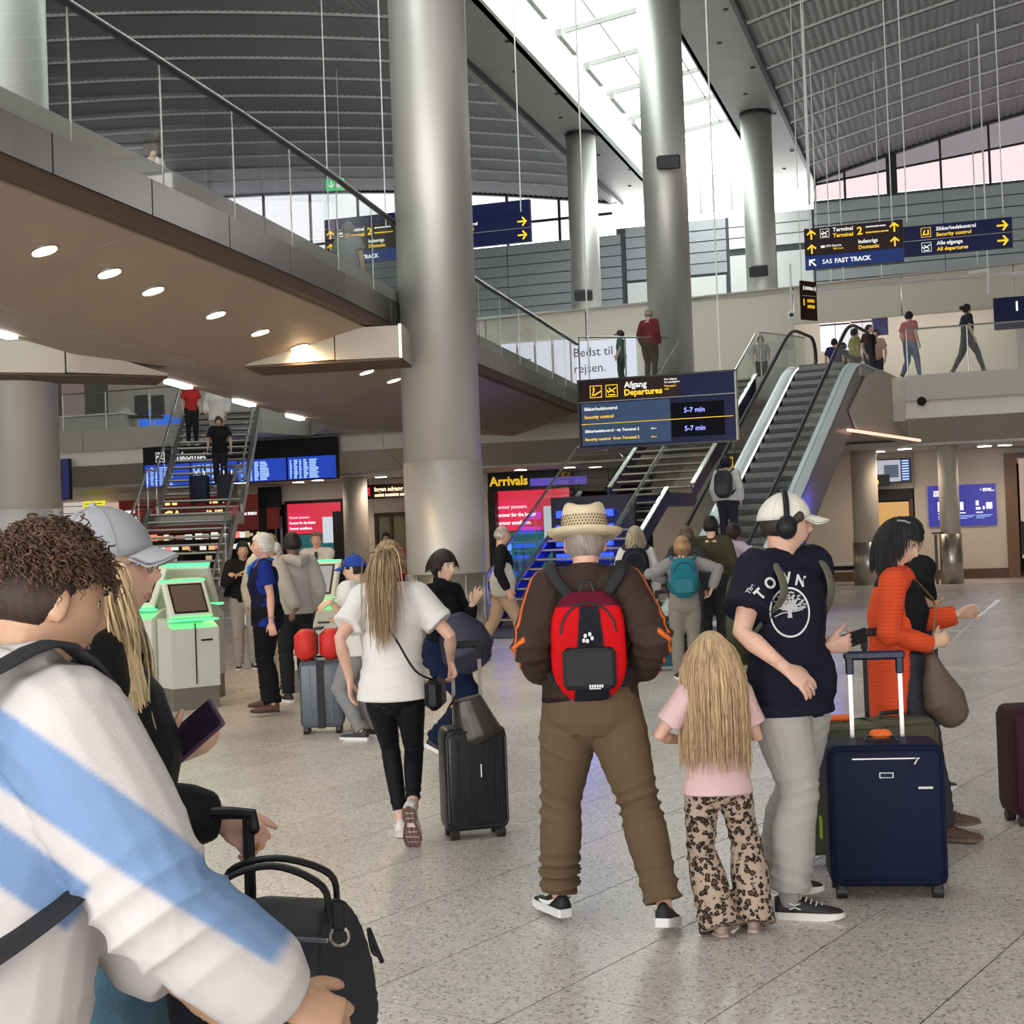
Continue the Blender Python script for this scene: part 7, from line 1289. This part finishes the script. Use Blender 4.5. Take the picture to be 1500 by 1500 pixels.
# ---------- 12  grey haired staff woman
o = person('airport staff woman with silver hair, navy vest, blue shirt and a blue neck scarf', -2.36, 13.55, -99, 1.66, q=.010, fem=1, fat=1.12, skin='pink', headat=W(384, 801, 13.55),
  feet=[dict(p=(-2.30, 13.45, .085), yaw=0), dict(p=(-2.38, 13.75, .085), yaw=0)], hands=[dict(p=Wz(409, 952, 13.55), d=(.1, 0, -1)), dict(p=Wz(399, 925, 13.3), d=(.12, 0, -1), tw=(-1, 0, 0), pole=(.9, -.2, 0))], head=(0, 2, 0))
sw_ = o; facebits(o, (.3, .28, .25)); hairshell(o, (.62, .60, .55), .016, front=.45, sideh=.0, nape=-.5, streak=.15, fa=.29)
m = MB(); m.ell(HL(o, 0, -.13, -.01), (.045, .05, .055), None, 12, 8); b_ = m.build('bun', mat('silver_hair', (.55, .52, .48), .6, bump=.4, bscale=90), o.root, True)
strands(o, scalp(o, 130, 6, lambda d: d[2] > -.3 and d[1] < .5), (.62, .60, .55), .13, .005, 0, [headcoll(o, 1.0, .014)], seed=7, jit=.05, attract=lambda t, i: HL(sw_, 0, -.12, -.0), dir0=lambda rt, i: nrm(-o.hf+(rt-o.hc)*2), colvar=.12)
m = MB(); m.tube([HL(o, 0, -.14, -.02), HL(o, .01, -.155, -.06), HL(o, 0, -.14, -.10)], [.03, .035, .01], 8, rnd=True); m.build('hair_scarf', mat('scarf_stripe', (.45, .3, .32), .7, var=.5, vscale=30), o.root, True)
def vestc(co, no):
    c = np.tile(np.array([.010, .012, .035]), (len(co), 1)); arm = np.abs((co-sw_.pel)@sw_.tr) > .175; c[arm] = (.012, .03, .22); return c*(1+.1*waves(co, 3, 20, 5))[:, None]
top(o, None, 'short', ease=.020, hem=-.10, colf=vestc, name='vest', amp=.005, wid=1.02, collar=.02)
m = MB(); m.tube([o.nb+.07*(o.tr*math.cos(a)+o.tf*math.sin(a))+o.up*.01 for a in np.linspace(0, 2*math.pi, 15)], .016, 6); m.tube([o.nb+o.tf*.08, o.nb+o.tf*.14-o.up*.08, o.nb+o.tf*.165-o.up*.15+o.tr*.03], [.02, .022, .008], 6, side=o.tr); m.tube([o.nb+o.tf*.08, o.nb+o.tf*.15-o.up*.06-o.tr*.04, o.nb+o.tf*.17-o.up*.12-o.tr*.05], [.02, .024, .008], 6); m.build('neck_scarf', mat('scarf_blue', (.01, .12, .6), .6), o.root, True)
bottoms(o, (.008, .008, .011), ease=.025, hemr=.085, name='trousers'); shoes(o, (.09, .04, .025), (.03, .02, .02), .02)
ln = thing('lanyard_badge', 'white name badge on a striped lanyard worn by the silver haired staff woman', 'badge', W(368, 890, 13.4)); strap_line('lanyard', [o.nb+o.tf*.07-o.tr*.05, o.shc+o.tf*.15-o.up*.12, o.shc+o.tf*.175-o.up*.34-o.tr*.02, o.shc+o.tf*.18-o.up*.44-o.tr*.06], .003, mat('lanyard', (.6, .35, .4), .6), ln, .008, side=o.tr); m = MB(); m.bbox(o.shc+o.tf*.19-o.up*.49-o.tr*.07, (.07, .01, .10), (o.tr, o.tf, o.up), .003); m.build('badge', M['white'], ln)
wt = thing('wristwatch', 'silver wristwatch on the arm of the silver haired staff woman', 'watch', o.wr[1]); m = MB(); m.tube([o.wr[1]+ZZ*.04+.033*(np.array([1, 0, 0])*math.cos(a)+np.array([0, 1, 0])*math.sin(a)) for a in np.linspace(0, 2*math.pi, 15)], .007, 5); m.build('band', M['steel'], wt)
# ---------- generic traveller
def trav(label, px, py_foot, Yd, face, h, hair, topc, botc, sleeve='long', skin='fair', fem=0, fat=1.0, q=.013, hairk=None, pose=None, z0=0, ez=.022, shoesc=(.03, .03, .03), fb=False, cap=None, hem=-.04, head=(0, 0, 0), hairlong=None, pel=None, cut=None, group=None):
    P = W(px, py_foot, Yd); pose = pose or {}
    o = person(label, P[0], P[1], face, h, z0=z0, skin=skin, fem=fem, fat=fat, q=q, head=head, group=group, **pose)
    hk = dict(th=.018, front=.45, sideh=-.1-.2*fem, nape=-.5-.3*fem); hk.update(hairk or {}); hairshell(o, hair, **hk)
    if fb: facebits(o, tuple(min(.3, c*.6) for c in hair))
    if hairlong: strands(o, scalp(o, 320, 3, lambda d: d[2] > -.2 and d[1] < .4), hair, hairlong, .005, .3, [headcoll(o, 1.05, .006), bodycoll(o)], curl=.1, seed=2)
    top(o, topc, sleeve, ease=ez, hem=hem) if not callable(topc) else top(o, None, sleeve, ease=ez, hem=hem, colf=topc)
    bottoms(o, botc, ease=.022, hemr=.065); shoes(o, shoesc)
    if cap: cap_hat(o, cap)
    return o
walk = lambda a=.28: dict(feet=[dict(fwd=a), dict(fwd=-a, lift=.05, pitch=-35)])
o = trav('man with short black hair in a light grey hooded sweatshirt beside the staff woman', 432, 900, 14.6, -30, 1.72, (.012, .01, .01), (.42, .40, .37), (.02, .02, .025), skin='brown', hairk=dict(th=.020, nape=-.35), ez=.034, pose=dict(hands=[None, dict(p=Wz(440, 905, 14.3), d=(-.3, -.6, -.4))]))
m = MB(); m.tube([o.nb-o.tf*.10-o.tr*.09+o.up*.0, o.nb-o.tf*.15-o.up*.04, o.nb-o.tf*.10+o.tr*.09], [.05, .065, .05], 10, rnd=True); solid('hood', m, .012, mat('hood_grey', (.42, .40, .37), .9), o.root, 2)
o = trav('man standing left of the white kiosks in beige trousers, hidden behind the staff woman', 398, 900, 15.6, 160, 1.72, (.2, .16, .1), (.5, .45, .38), (.50, .42, .30), ez=.03, q=.014)
o = trav('airline pilot in a white short sleeved shirt with a black tie', 466, 860, 20.5, 178, 1.78, (.18, .13, .10), (.66, .62, .55), (.02, .02, .03), 'short', skin='pink', fb=True, fat=1.05, pose=dict(hands=[dict(p=W(490, 885, 20.2)), dict(p=W(452, 885, 20.2))]), hem=.0, hairk=dict(th=.006))
m = MB(); m.ext([o.nb+o.tf*.13-o.up*.03+o.tr*.02, o.nb+o.tf*.13-o.up*.03-o.tr*.02, o.pel+o.tf*.16+o.up*.12-o.tr*.035, o.pel+o.tf*.16+o.up*.06, o.pel+o.tf*.16+o.up*.12+o.tr*.035], o.tf*.01); m.build('tie', M['black'], o.root)
for sg in (1, -1): m = MB(); m.bbox(o.sh[0 if sg > 0 else 1]+ZZ*.065, (.1, .05, .012), (o.tr, o.tf, ZZ), .003); m.build('epaulette', M['navy'], o.root)
# blue cap man
o = person('man in a blue baseball cap, glasses and white printed tee leaning on luggage', -1.26, 11.7, -62, 1.60, q=.010, skin='asian', fat=1.08, lean=6, headat=W(519, 834, 11.7), hands=[dict(p=Wz(500, 905, 11.4)), dict(p=Wz(484, 880, 11.3), d=(-.8, 0, -.5), pole=(.4, .3, -1))], head=(-12, 0, 0))
facebits(o, (.03, .02, .02), glasses=True); hairshell(o, (.012, .01, .01), .006, front=.6, sideh=.0, nape=-.4); sp = top(o, None, 'short', ease=.034, hem=-.1, colf=flat((.68, .66, .63), .03), name='shirt'); bottoms(o, (.25, .25, .26)); shoes(o); cap_hat(o, (.010, .05, .30))
m = MB(); m.ell(HL(o, 0, .098, .075), (.022, .01, .02), (o.hr, o.hf, o.hu), 10, 6); m.build('cap_badge', mat('badge_red', (.7, .05, .08), .6), o.root)
m = MB(); [m.bbox(o.chest+o.tf*(.16*o.fat)+o.up*(.02-.06*k), (.13-.02*(k % 2), .008, .03), (o.tr, o.tf, o.up), .002) for k in range(3)]; m.build('shirt_print', mat('print_olive', (.35, .36, .28), .9), o.root)
strap_line('bag_strap', [o.shc+o.tr*.1+o.up*.06, o.chest+o.tf*.17*o.fat+o.tr*.05, o.pel+o.tf*.15-o.tr*.12+o.up*.1], .004, mat('strap_grey', (.2, .2, .2), .8), o.root, .014, side=o.tr)
# luggage pile of the family
t, Q, mb = suitcase('dark grey hard suitcase topped by two red pouches, left of the ponytail woman', (-1.66, 12.15), 2, .36, .26, .56, (.10, .12, .15), 0, False, rough=.3, ribs=3)
m = MB(); m.box(Q(0, -.14, .33), (.06, .02, .56), None); m.build('strap', M['black'], t)
t = thing('red_pouch', 'two red cushioned pouches strapped on top of the dark grey suitcase', 'bag', (-1.66, 12.1, .62)); rp = mat('pouch_red', (.62, .02, .015), .6, bump=.2, bscale=40)
for sx in (-.11, .10): m = MB(); m.bbox((-1.66+sx, 12.08, .75), (.19, .2, .26), None, .05); m.build('pouch', rp, t, True)
m = MB(); m.box((-1.68, 11.975, .75), (.012, .01, .25)); m.box((-1.66, 12.08, .885), (.06, .21, .02)); m.build('strap', M['black'], t)
t = thing('plush_bag', 'mint green and lilac soft bag hanging right of the red pouches', 'bag', (-1.36, 12.0, .35)); m = MB(); m.ell((-1.36, 12.0, .58), (.13, .10, .16), None, 14, 10); m.build('body', mat('mint', (.30, .50, .38), .8), t, True); m = MB(); m.ell((-1.40, 11.97, .80), (.10, .08, .09), None, 12, 8); m.build('top_bulge', mat('lilac', (.42, .36, .50), .8), t, True)
for q_ in ((-1.39, .70), (-1.31, .64)): m = MB(); m.ell((q_[0], 11.905, q_[1]), (.018, .01, .022), None, 8, 6); m.build('red_dot', bpy.data.materials['badge_red'], t)
t, Q, mb = suitcase('small purple suitcase behind the mint bag', (-1.32, 12.5), 0, .32, .24, .45, (.05, .02, .14), 0, False)
o = trav('young man in a black jacket waiting with folded hands beside the left stairs', 358, 880, 18.6, 165, 1.66, (.012, .01, .01), (.012, .012, .014), (.30, .28, .26), skin='tan', fb=True, pose=dict(hands=[dict(p=W(349, 842, 18.3)), dict(p=W(345, 843, 18.3))]))
o = trav('dark haired man glimpsed at the shop shelves behind the left stairs', 286, 850, 33.0, 10, 1.72, (.01, .01, .01), (.012, .012, .014), (.02, .02, .02), q=.02)
o = trav('second visitor glimpsed at the shop shelves near the left column', 213, 850, 33.5, 20, 1.65, (.02, .015, .01), (.05, .03, .03), (.02, .02, .02), q=.02)
o = trav('bearded man glimpsed in front of the glazed door behind the ponytail woman', 568, 850, 31, 178, 1.78, (.03, .02, .015), (.05, .05, .05), (.05, .05, .06), fb=True, q=.018, skin='tan')
o = trav('person in a red jacket partly hidden between ponytail woman and column', 604, 850, 22.5, 10, 1.7, (.03, .02, .02), (.18, .015, .02), (.03, .03, .04), q=.017)
o = trav('older man in a black top and beige trousers walking left of the blue lit stairs', 740, 950, 18.4, 90, 1.74, (.35, .33, .3), (.012, .012, .014), (.42, .30, .22), skin='pink', pose=dict(feet=[dict(fwd=.30), dict(fwd=-.34, lift=.05, pitch=-35)]), q=.012, hairk=dict(th=.006)); wm = o
t = thing('jacket', 'pale grey jacket carried over the arm of the older man by the blue stairs', 'jacket', o.pel+o.tr*.2); m = MB(); m.tube([o.pel+o.tr*.17+ZZ*.28, o.pel+o.tr*.2+ZZ*.1, o.pel+o.tr*.2-ZZ*.08], [(.12, .05), (.17, .06), (.15, .04)], 12, side=o.tf, rnd=True); solid('cloth', m, .014, mat('jacket_grey', (.42, .40, .37), .85), t, 2, lambda co, no: .012*waves(co, 3, 16, 5))
# queue at the escalator foot
def qp(px, Yd): P = W(px, 800, Yd); return P
o = trav('woman with long grey blonde hair, white shirt and black backpack at the escalator foot', 935, 900, 16.6, 8, 1.66, (.36, .30, .22), (.62, .60, .58), (.02, .02, .03), fem=1, hairlong=.32, q=.012, pose=walk(.15), hairk=dict(nape=-.9, sideh=-.4))
backpack(o, 'black backpack with pale stripes worn by the woman with grey blonde hair', (.015, .014, .022), None, w=.32, h=.48, d=.16, off=.01)
o = trav('child with light brown hair in a grey sweater at the escalator foot', 1003, 900, 15.4, 5, 1.52, (.34, .20, .10), (.26, .25, .26), (.25, .23, .2), fem=.5, q=.012, hairk=dict(th=.024), pose=dict(hands=[dict(p=W(1043, 862, 15.3), pole=(1, -.2, -.2)), dict(p=W(975, 850, 15.5), pole=(-1, -.2, -.2))]))
backpack(o, 'teal backpack worn by the child at the escalator foot', (.015, .16, .22), None, w=.29, h=.42, d=.16, off=.01)
o = trav('brown haired person standing behind the child with the teal backpack', 1010, 900, 17.2, 0, 1.64, (.10, .065, .04), (.04, .04, .045), (.05, .05, .06), fem=.5, q=.015)
o = trav('broad man in a dark olive sweatshirt waiting for the escalator', 1046, 900, 17.6, 12, 1.76, (.012, .01, .01), (.055, .052, .028), (.03, .03, .03), fat=1.2, q=.013)
o = trav('dark haired woman in a lilac top waiting for the escalator', 1078, 900, 18.2, 55, 1.66, (.035, .015, .02), (.50, .42, .55), (.05, .05, .06), fem=1, q=.013, fb=True, hairk=dict(nape=-.8, sideh=-.4), pose=dict(hands=[dict(p=W(1120, 815, 18.0)), None]))
uE = 24.75; P = E2(uE+.1, -7.95, 0)
o = person('person in a white jacket with a dark backpack riding up the escalator', P[0], P[1], 26, 1.70, z0=nz(uE)+.155, q=.014, fem=.3); hairshell(o, (.02, .012, .012), .022, nape=-.7, sideh=-.3); top(o, (.60, .60, .57), 'long', ease=.03); bottoms(o, (.03, .03, .04)); shoes(o)
backpack(o, 'dark grey backpack worn by the person riding up the escalator', (.045, .05, .052), None, w=.33, h=.50, d=.18, off=.01)
# trolley-like prams at the escalator foot
t, Q, mb = suitcase('teal cabin suitcase standing between the two backpackers at the escalator foot', tuple(W(975, 880, 16.4)[:2]), 10, .34, .24, .5, (.02, .10, .14), .35, False)
# stair people
def stz(u): return 2.35+(u-5.55)/(10.3-5.55)*(ZF-2.35)
u_ = 6.6; P = P3(u_, .35, 0)
o = person('woman in black carrying luggage down the left staircase', P[0], P[1], 178, 1.66, z0=stz(u_)+.02, q=.014, fem=.5, skin='tan', hands=[dict(out=.12), dict(out=.12)], head=(0, -22, 0)); facebits(o, lips=False); hairshell(o, (.05, .03, .025), .018, nape=-.6, sideh=-.2); top(o, (.012, .012, .014), 'short', ease=.03, hem=-.1); bottoms(o, (.02, .02, .03)); shoes(o)
for sx, cc, lb in ((-.42, (.012, .014, .035), 'navy suitcase carried on the left staircase by the woman in black'), (.20, (.02, .022, .03), 'dark suitcase in front of the woman in black on the left staircase')):
    uu = 6.1; pp = P3(uu, .35+sx, 0); suitcase(lb, (pp[0], pp[1], stz(uu)-.1), -4, .42, .26, .62, cc, .2, True)
u_ = 8.3; P = P3(u_, .1, 0)
o = person('person in a white jacket coming down the left staircase behind the woman in black', P[0], P[1], 178, 1.72, z0=stz(u_)+.02, q=.016); hairshell(o, (.03, .02, .015), .018); facebits(o, lips=False); top(o, (.62, .60, .57), 'long', ease=.05, hem=-.2); bottoms(o, (.3, .3, .3)); shoes(o)
u_ = 8.6; P = P3(u_, -.55, 0); o = person('person in a red top at the head of the left staircase', P[0], P[1], 160, 1.62, z0=stz(u_)+.02, q=.017, fem=1); hairshell(o, (.03, .015, .012), .018, nape=-.8, sideh=-.4); top(o, (.45, .03, .03), 'short', ease=.02); bottoms(o, (.02, .02, .02)); shoes(o)
# ---------- upper gallery
def gal(label, px, py, u, face, h, hair, topc, botc, **k):
    v = vat(px, u); P = B(u, v, ZF); return trav(label, *[0]*0, px=750, py_foot=750, Yd=10, face=face, h=h, hair=hair, topc=topc, botc=botc, z0=ZF, **k) if False else _gal(P, label, face, h, hair, topc, botc, k)
def _gal(P, label, face, h, hair, topc, botc, k):
    sl = k.get('sleeve', 'short'); pose = k.get('pose', {}); o = person(label, P[0], P[1], face, h, z0=k.get('z', ZF), q=.017, fem=k.get('fem', 0), skin=k.get('skin', 'fair'), fat=k.get('fat', 1.0), group=k.get('group'), **pose); hairshell(o, hair, .02, nape=-.5-.3*k.get('fem', 0)); top(o, topc, sl, ease=k.get('ez', .025)); bottoms(o, botc); shoes(o, k.get('sh', (.03, .03, .03))); return o
o = gal('man in a pink shirt walking behind the upper glass railing right of the escalator', 1343, 0, 36.6, 60, 1.72, (.015, .01, .01), (.45, .16, .17), (.12, .16, .28), pose=walk(.2))
o = gal('woman with a dark bun striding behind the upper glass railing at the right', 1428, 0, 36.4, 85, 1.76, (.015, .01, .012), (.03, .035, .05), (.05, .05, .06), fem=.8, pose=walk(.36)); m = MB(); m.ell(HL(o, 0, -.14, .04), (.05, .05, .05), None, 10, 8); m.build('bun', mat('bun_dark', (.015, .01, .012), .6), o.root, True)
for k, (px, u, c1_, lb) in enumerate(((1232, 40, (.03, .03, .12), 'tall visitor in dark blue among the crowd behind the escalator head'), (1262, 38.5, (.35, .33, .10), 'visitor in olive yellow behind the escalator head'), (1283, 38.2, (.02, .02, .02), 'visitor in black bending behind the escalator head'), (1293, 39.5, (.55, .35, .3), 'visitor in a salmon top behind the escalator head'), (1245, 42, (.10, .07, .05), 'small visitor in brown behind the escalator head'))):
    gal(lb, px, 0, u, 20+60*k, 1.62+.03*k, (.02, .015, .012), c1_, (.05, .05, .07))
gal('person with a dark head looking over the railing between stairs and escalator', 1124, 0, 36.5, 190, 1.35, (.02, .015, .015), (.4, .4, .38), (.1, .1, .1))
def onplat(label, px, Yd, face, h, hair, topc, botc, **k): P = W(px, 540, Yd); return _gal(np.array([P[0], P[1], ZF]), label, face, h, hair, topc, botc, k)
o = onplat('man in a dark green tee and black cap on the platform above the departures board', 911, 34.2, -70, 1.35, (.015, .012, .012), (.03, .12, .10), (.03, .05, .05), pose=dict(hands=[dict(p=W(893, 540, 34)), None])); cap_hat(o, (.015, .015, .02))
o = onplat('broad man in a maroon jacket with a pale cap on the platform', 953, 33.7, 40, 1.78, (.3, .25, .2), (.16, .03, .035), (.10, .06, .05), fat=1.2, sleeve='long'); cap_hat(o, (.55, .5, .45))
# on the footbridge
def onbr(label, px, Yd, face, h, hair, topc, botc, **k): X = W(px, 300, Yd)[0]; return _gal(np.array([X, Yd, ZF-.02]), label, face, h, hair, topc, botc, dict(k, z=ZF-.02))
Yb = 13.9
o = onbr('woman with long dark hair and a white sleeveless top on the footbridge', 228, 17.2, 80, 1.58, (.03, .018, .016), (.68, .66, .63), (.35, .22, .16), fem=1, sleeve='none', skin='tan'); strands(o, scalp(o, 300, 3, lambda d: d[2] > -.2 and d[1] < .4), (.035, .02, .018), .36, .005, .3, [headcoll(o, 1.05, .006), bodycoll(o)], curl=.1, seed=2)
o = onbr('person with dark hair low behind the footbridge fascia', 165, 18.2, 90, 1.50, (.02, .015, .012), (.1, .08, .08), (.1, .1, .1), skin='tan')
o = onbr('person in a grey tee seen through the glass near the middle column', 508, 23.0, 20, 1.72, (.08, .08, .08), (.14, .15, .16), (.3, .3, .3), skin='tan')
# ================================================================ FOREGROUND PAIR
bm_ = person('woman in a grey baseball cap with long blonde hair and a black jacket', -.80, 3.02, 84, 1.63, q=.008, fem=1, fat=1.0, skin='fair', headat=W(150, 838, 2.82),
  hands=[dict(p=Wz(318, 1195, 2.75), d=(.8, -.25, -.45), tw=(.3, .6, .6), n=(-.12, .6, -.55), curl=(55, 60, 40), pole=(-.4, -.3, -1)), dict(p=Wz(240, 1112, 2.95), d=(.8, -.2, .35), tw=(-.3, -.6, .5), n=(-.1, -.3, 1), curl=(30, 30, 20), pole=(-.3, .5, -1))], head=(2, 4, 0))
o = bm_; facebits(o, (.25, .16, .09)); hairshell(o, (.62, .47, .28), .003, front=.55, sideh=-.3, nape=-.8, streak=.2)
strands(o, scalp(o, 1000, 8, lambda d: -.45 < d[2] < .2 and d[1] < (.42 if d[0] > .2 else .1)), (.66, .50, .30), lambda i: .40+.18*((i*7) % 5)/5, .0027, .30, [headcoll(o, 1.0, .008), bodycoll(o, 1.06)], curl=.22, curlf=.35, seed=6, colvar=.18, jit=.1, dir0=lambda rt, i: nrm((rt-o.hc)*[1, 1, 0]+(o.hf*.10 if i % 2 else o.hf*.0)))
cap_hat(o, (.33, .34, .37), (.42, .43, .47), bl=.62)
jk = top(o, (.012, .012, .013), 'long', ease=.026, hem=-.05, name='jacket', amp=.008, collar=.02, rough=.55)
jn_ = mat('denim', (.13, .26, .36), .9, bump=.3, bscale=90, var=.35, vscale=9); bottoms(o, None, ease=.03, hemr=.10, thigh=.03, name='jeans', mt=jn_); shoes(o, (.7, .7, .7))
m = MB(); m.tube([HL(o, .032+.024*math.cos(a), .097, .006+.018*math.sin(a)) for a in np.linspace(0, 2*math.pi, 17)], .0016, 6); m.tube([HL(o, .056, .097, .01), HL(o, .08, .0, .01)], .0018, 6); m.tube([HL(o, -.032+.024*math.cos(a), .097, .006+.018*math.sin(a)) for a in np.linspace(0, 2*math.pi, 17)], .0016, 6); m.build('glasses', M['steel'], o.root)
ph_ = thing('phone', 'phone in a glossy purple case held by the blonde woman in the grey cap', 'phone', W(278, 1080, 2.9)); c = W(277, 1078, 2.90); dd = nrm(W(310, 1052, 2.9)-W(250, 1105, 2.9)); sn = nrm((-.45, -.75, .35)); sn = nrm(sn-dd*(sn@dd)); m = MB(); m.bbox(c, (.155, .078, .010), (dd, np.cross(sn, dd), sn), .004); m.build('case', mat('case_purple', (.10, .05, .10), .15, coat=.5), ph_); m = MB(); m.box(c+sn*.0055, (.14, .068, .001), (dd, np.cross(sn, dd), sn)); m.build('screen', mat('phone_glass', (.03, .02, .04), .08), ph_)
rg_ = thing('ring', 'gold ring on the hand gripping the suitcase handle', 'ring', o.wr[0]+[.08, 0, 0]); d_, n_ = nrm((.8, -.25, -.45)), nrm((-.12, .6, -.55)); t_ = nrm(np.cross(d_, n_)); v_ = d_*math.cos(.96)+n_*math.sin(.96); kn_ = o.wr[0]+d_*.083-t_*.010+v_*.016; w_ = nrm(np.cross(v_, t_)); m = MB(); m.tube([kn_+.0112*(t_*math.cos(a)+w_*math.sin(a)) for a in np.linspace(0, 2*math.pi, 12)], .003, 5); m.build('band', mat('gold', (.8, .5, .15), .2, .9), rg_)
# suitcase with duffel on top
sc_p = W(360, 1400, 2.68)
t, Q, mb = suitcase('dark suitcase under the navy duffel bag with a thin raised black handle', (sc_p[0]+.02, sc_p[1]), 8, .40, .26, .50, (.01, .01, .013), .0, True)
m = MB(); hx_ = W(363, 1190, 2.70); lx = W(368, 1340, 2.70); m.tube([lx*[1, 1, 0]+ZZ*.5, lx, hx_], [(.011, .008)]*3, 8, side=(1, 0, 0)); m.build('handle_tube', M['black'], t); m = MB(); m.tube([hx_+[-.07, .0, -.0], hx_+[-.03, 0, .0], hx_+[.008, 0, -.004], hx_+[.01, 0, -.03]], .012, 8, rnd=True); m.build('pull_handle', M['black'], t)
db = thing('duffel_bag', 'navy black duffel bag with silver rings in the bottom left foreground', 'bag', (sc_p[0], 2.62, .56)); nb_ = mat('duffel_cloth', (.010, .011, .020), .55, bump=.15, bscale=150)
cA, cB_ = W(300, 1460, 2.58), W(520, 1440, 2.50); m = MB(); mid = (cA+cB_)/2; m.tube([cA+[0, 0, -.02], mid+[0, 0, .0], cB_+[-.01, 0, .0]], [(.155, .12), (.165, .14), (.150, .12)], 28, side=ZZ, cap=True)
solid('body', m, .007, nb_, db, 4, lambda co, no: .006*waves(co, 5, 18, 5))
for dy in (-.06, .06): strap_line('carry_handle', [mid+[-.10, dy, .13], mid+[-.09, dy*.8, .20], mid+[.0, dy*.5, .225], mid+[.09, dy*.8, .19], mid+[.10, dy, .13]], .006, M['black'], db, .014, side=(0, 1, 0))
for px, py in ((303, 1452), (497, 1372)): c = W(px, py, 2.42); m = MB(); m.tube([c+.016*(np.array([1, 0, 0])*math.cos(a)+ZZ*math.sin(a)) for a in np.linspace(0, 2*math.pi, 14)], .003, 6); m.build('ring', M['steel'], db); m = MB(); m.bbox(c+ZZ*.035, (.022, .008, .05), None, .003); m.build('tab', M['black'], db)
m = MB(); m.tube([cA+[.02, -.11, .115], mid+[0, -.12, .125], cB_+[-.03, -.11, .105]], .004, 6); m.build('zip', M['steel'], db)
m = MB(); m.tube([cA+[.03, -.155, .0], mid+[0, -.165, .01], cB_+[-.03, -.15, .0]], .005, 6); m.build('seam', nb_, db)
strap_line('tassel', [W(540, 1360, 2.45), W(550, 1385, 2.44), W(560, 1410, 2.44)], .004, M['black'], db)
strap_line('tassel', [W(540, 1360, 2.45), W(546, 1392, 2.43), W(556, 1400, 2.43)], .004, M['black'], db)
# hoodie man
hm = person('man in the left foreground with curly dark hair and a white sweatshirt with blue bands', -.86, 2.02, 50, 1.78, q=.008, fat=1.05, skin='tan', lean=10, twist=0, hz=.94, headat=W(66, 882, 2.28),
  hands=[dict(p=Wz(418, 1462, 2.2), d=(.75, .35, -.55), tw=(-.1, .3, .9), n=(-.4, .5, -.6), curl=(35, 45, 30), pole=(-.1, -.7, -.5)), dict(p=Wz(300, 1480, 2.3), d=(.5, .5, -.5), tw=(0, 0, 1), pole=(-.1, .8, -.6))], head=(0, -4, 0))
o = hm; facebits(o, (.05, .03, .02)); hairshell(o, (.040, .024, .018), .008, front=.42, sideh=.22, nape=-.36, streak=.4, noise=.003, fa=.26)
strands(o, scalp(o, 1500, 8, lambda d: d[2] > .42 or (d[1] < .1 and d[2] > .28)), (.085, .045, .028), lambda i: .04+.045*((i*7) % 5)/5, .0023, .10, [headcoll(o, 1.0, .010)], curl=1.1, curlf=.95, seed=6, colvar=.35, step=.004, jit=.25, dir0=lambda rt, i: nrm(nrm(rt-o.hc)+nrm(np.cross(rt-o.hc, [math.sin(i), math.cos(i*1.7), math.sin(i*.7)]))*1.3))
hd_ref = dict()
def hoodc(co, no):
    c = np.tile(np.array([.60, .565, .56]), (len(co), 1)); blue = np.array([.20, .31, .52])
    a, b, w_ = hm.sh[0], hm.elb[0], hm.wr[0]
    # blue band: from the back of the chest over the outer arm to the wrist
    P0 = W(30, 1110, 2.2); P1 = W(200, 1235, 2.15); P2 = W(380, 1355, 2.2)
    q = (co-C0)
    u_ = nrm(P2-P0); nn2 = nrm(np.cross(u_, C0-P1)); 
    s_ = (co-P1)@u_; t_ = (co-P1)@nn2
    wdt = .044-.05*np.clip(s_, 0, 1); k1 = np.clip((wdt-np.abs(t_))/.007+.5, 0, 1)*np.clip((.28-s_)/.02, 0, 1); c = c*(1-k1[:, None])+blue*k1[:, None]
    t2 = t_+(.118 if (nn2[2] > 0) else -.118); k2 = np.clip((.036-np.abs(t2))/.007+.5, 0, 1)*np.clip(-s_/.01, 0, 1)*(s_ > -.3); c = c*(1-k2[:, None])+blue*.9*k2[:, None]
    return c*(1+.03*waves(co, 3, 14, 5))[:, None]
def hoodx(m):
    s = hm.s; m.tube([hm.nb-hm.tf*.02-hm.tr*.10+hm.up*.01, hm.nb-hm.tf*.10-hm.up*.01, hm.nb-hm.tf*.02+hm.tr*.10+hm.up*.01, hm.nb+hm.tf*.10-hm.up*.03+hm.tr*.03], [.060, .074, .064, .045], 14, rnd=True)
hs_ = top(o, None, 'long', ease=.040, hem=-.06, colf=hoodc, name='hoodie', amp=.006, rough=.9, extra=hoodx, cuff=1.1, collar=.03, voxel=.006)
bottoms(o, (.02, .02, .025), ease=.03, name='trousers'); shoes(o)
backpack(o, 'black backpack worn by the curly haired man in the left foreground', (.012, .012, .014), None, w=.38, h=.54, d=.26, off=.045, back=.03, strapc=(.012, .012, .016), sw=.042)
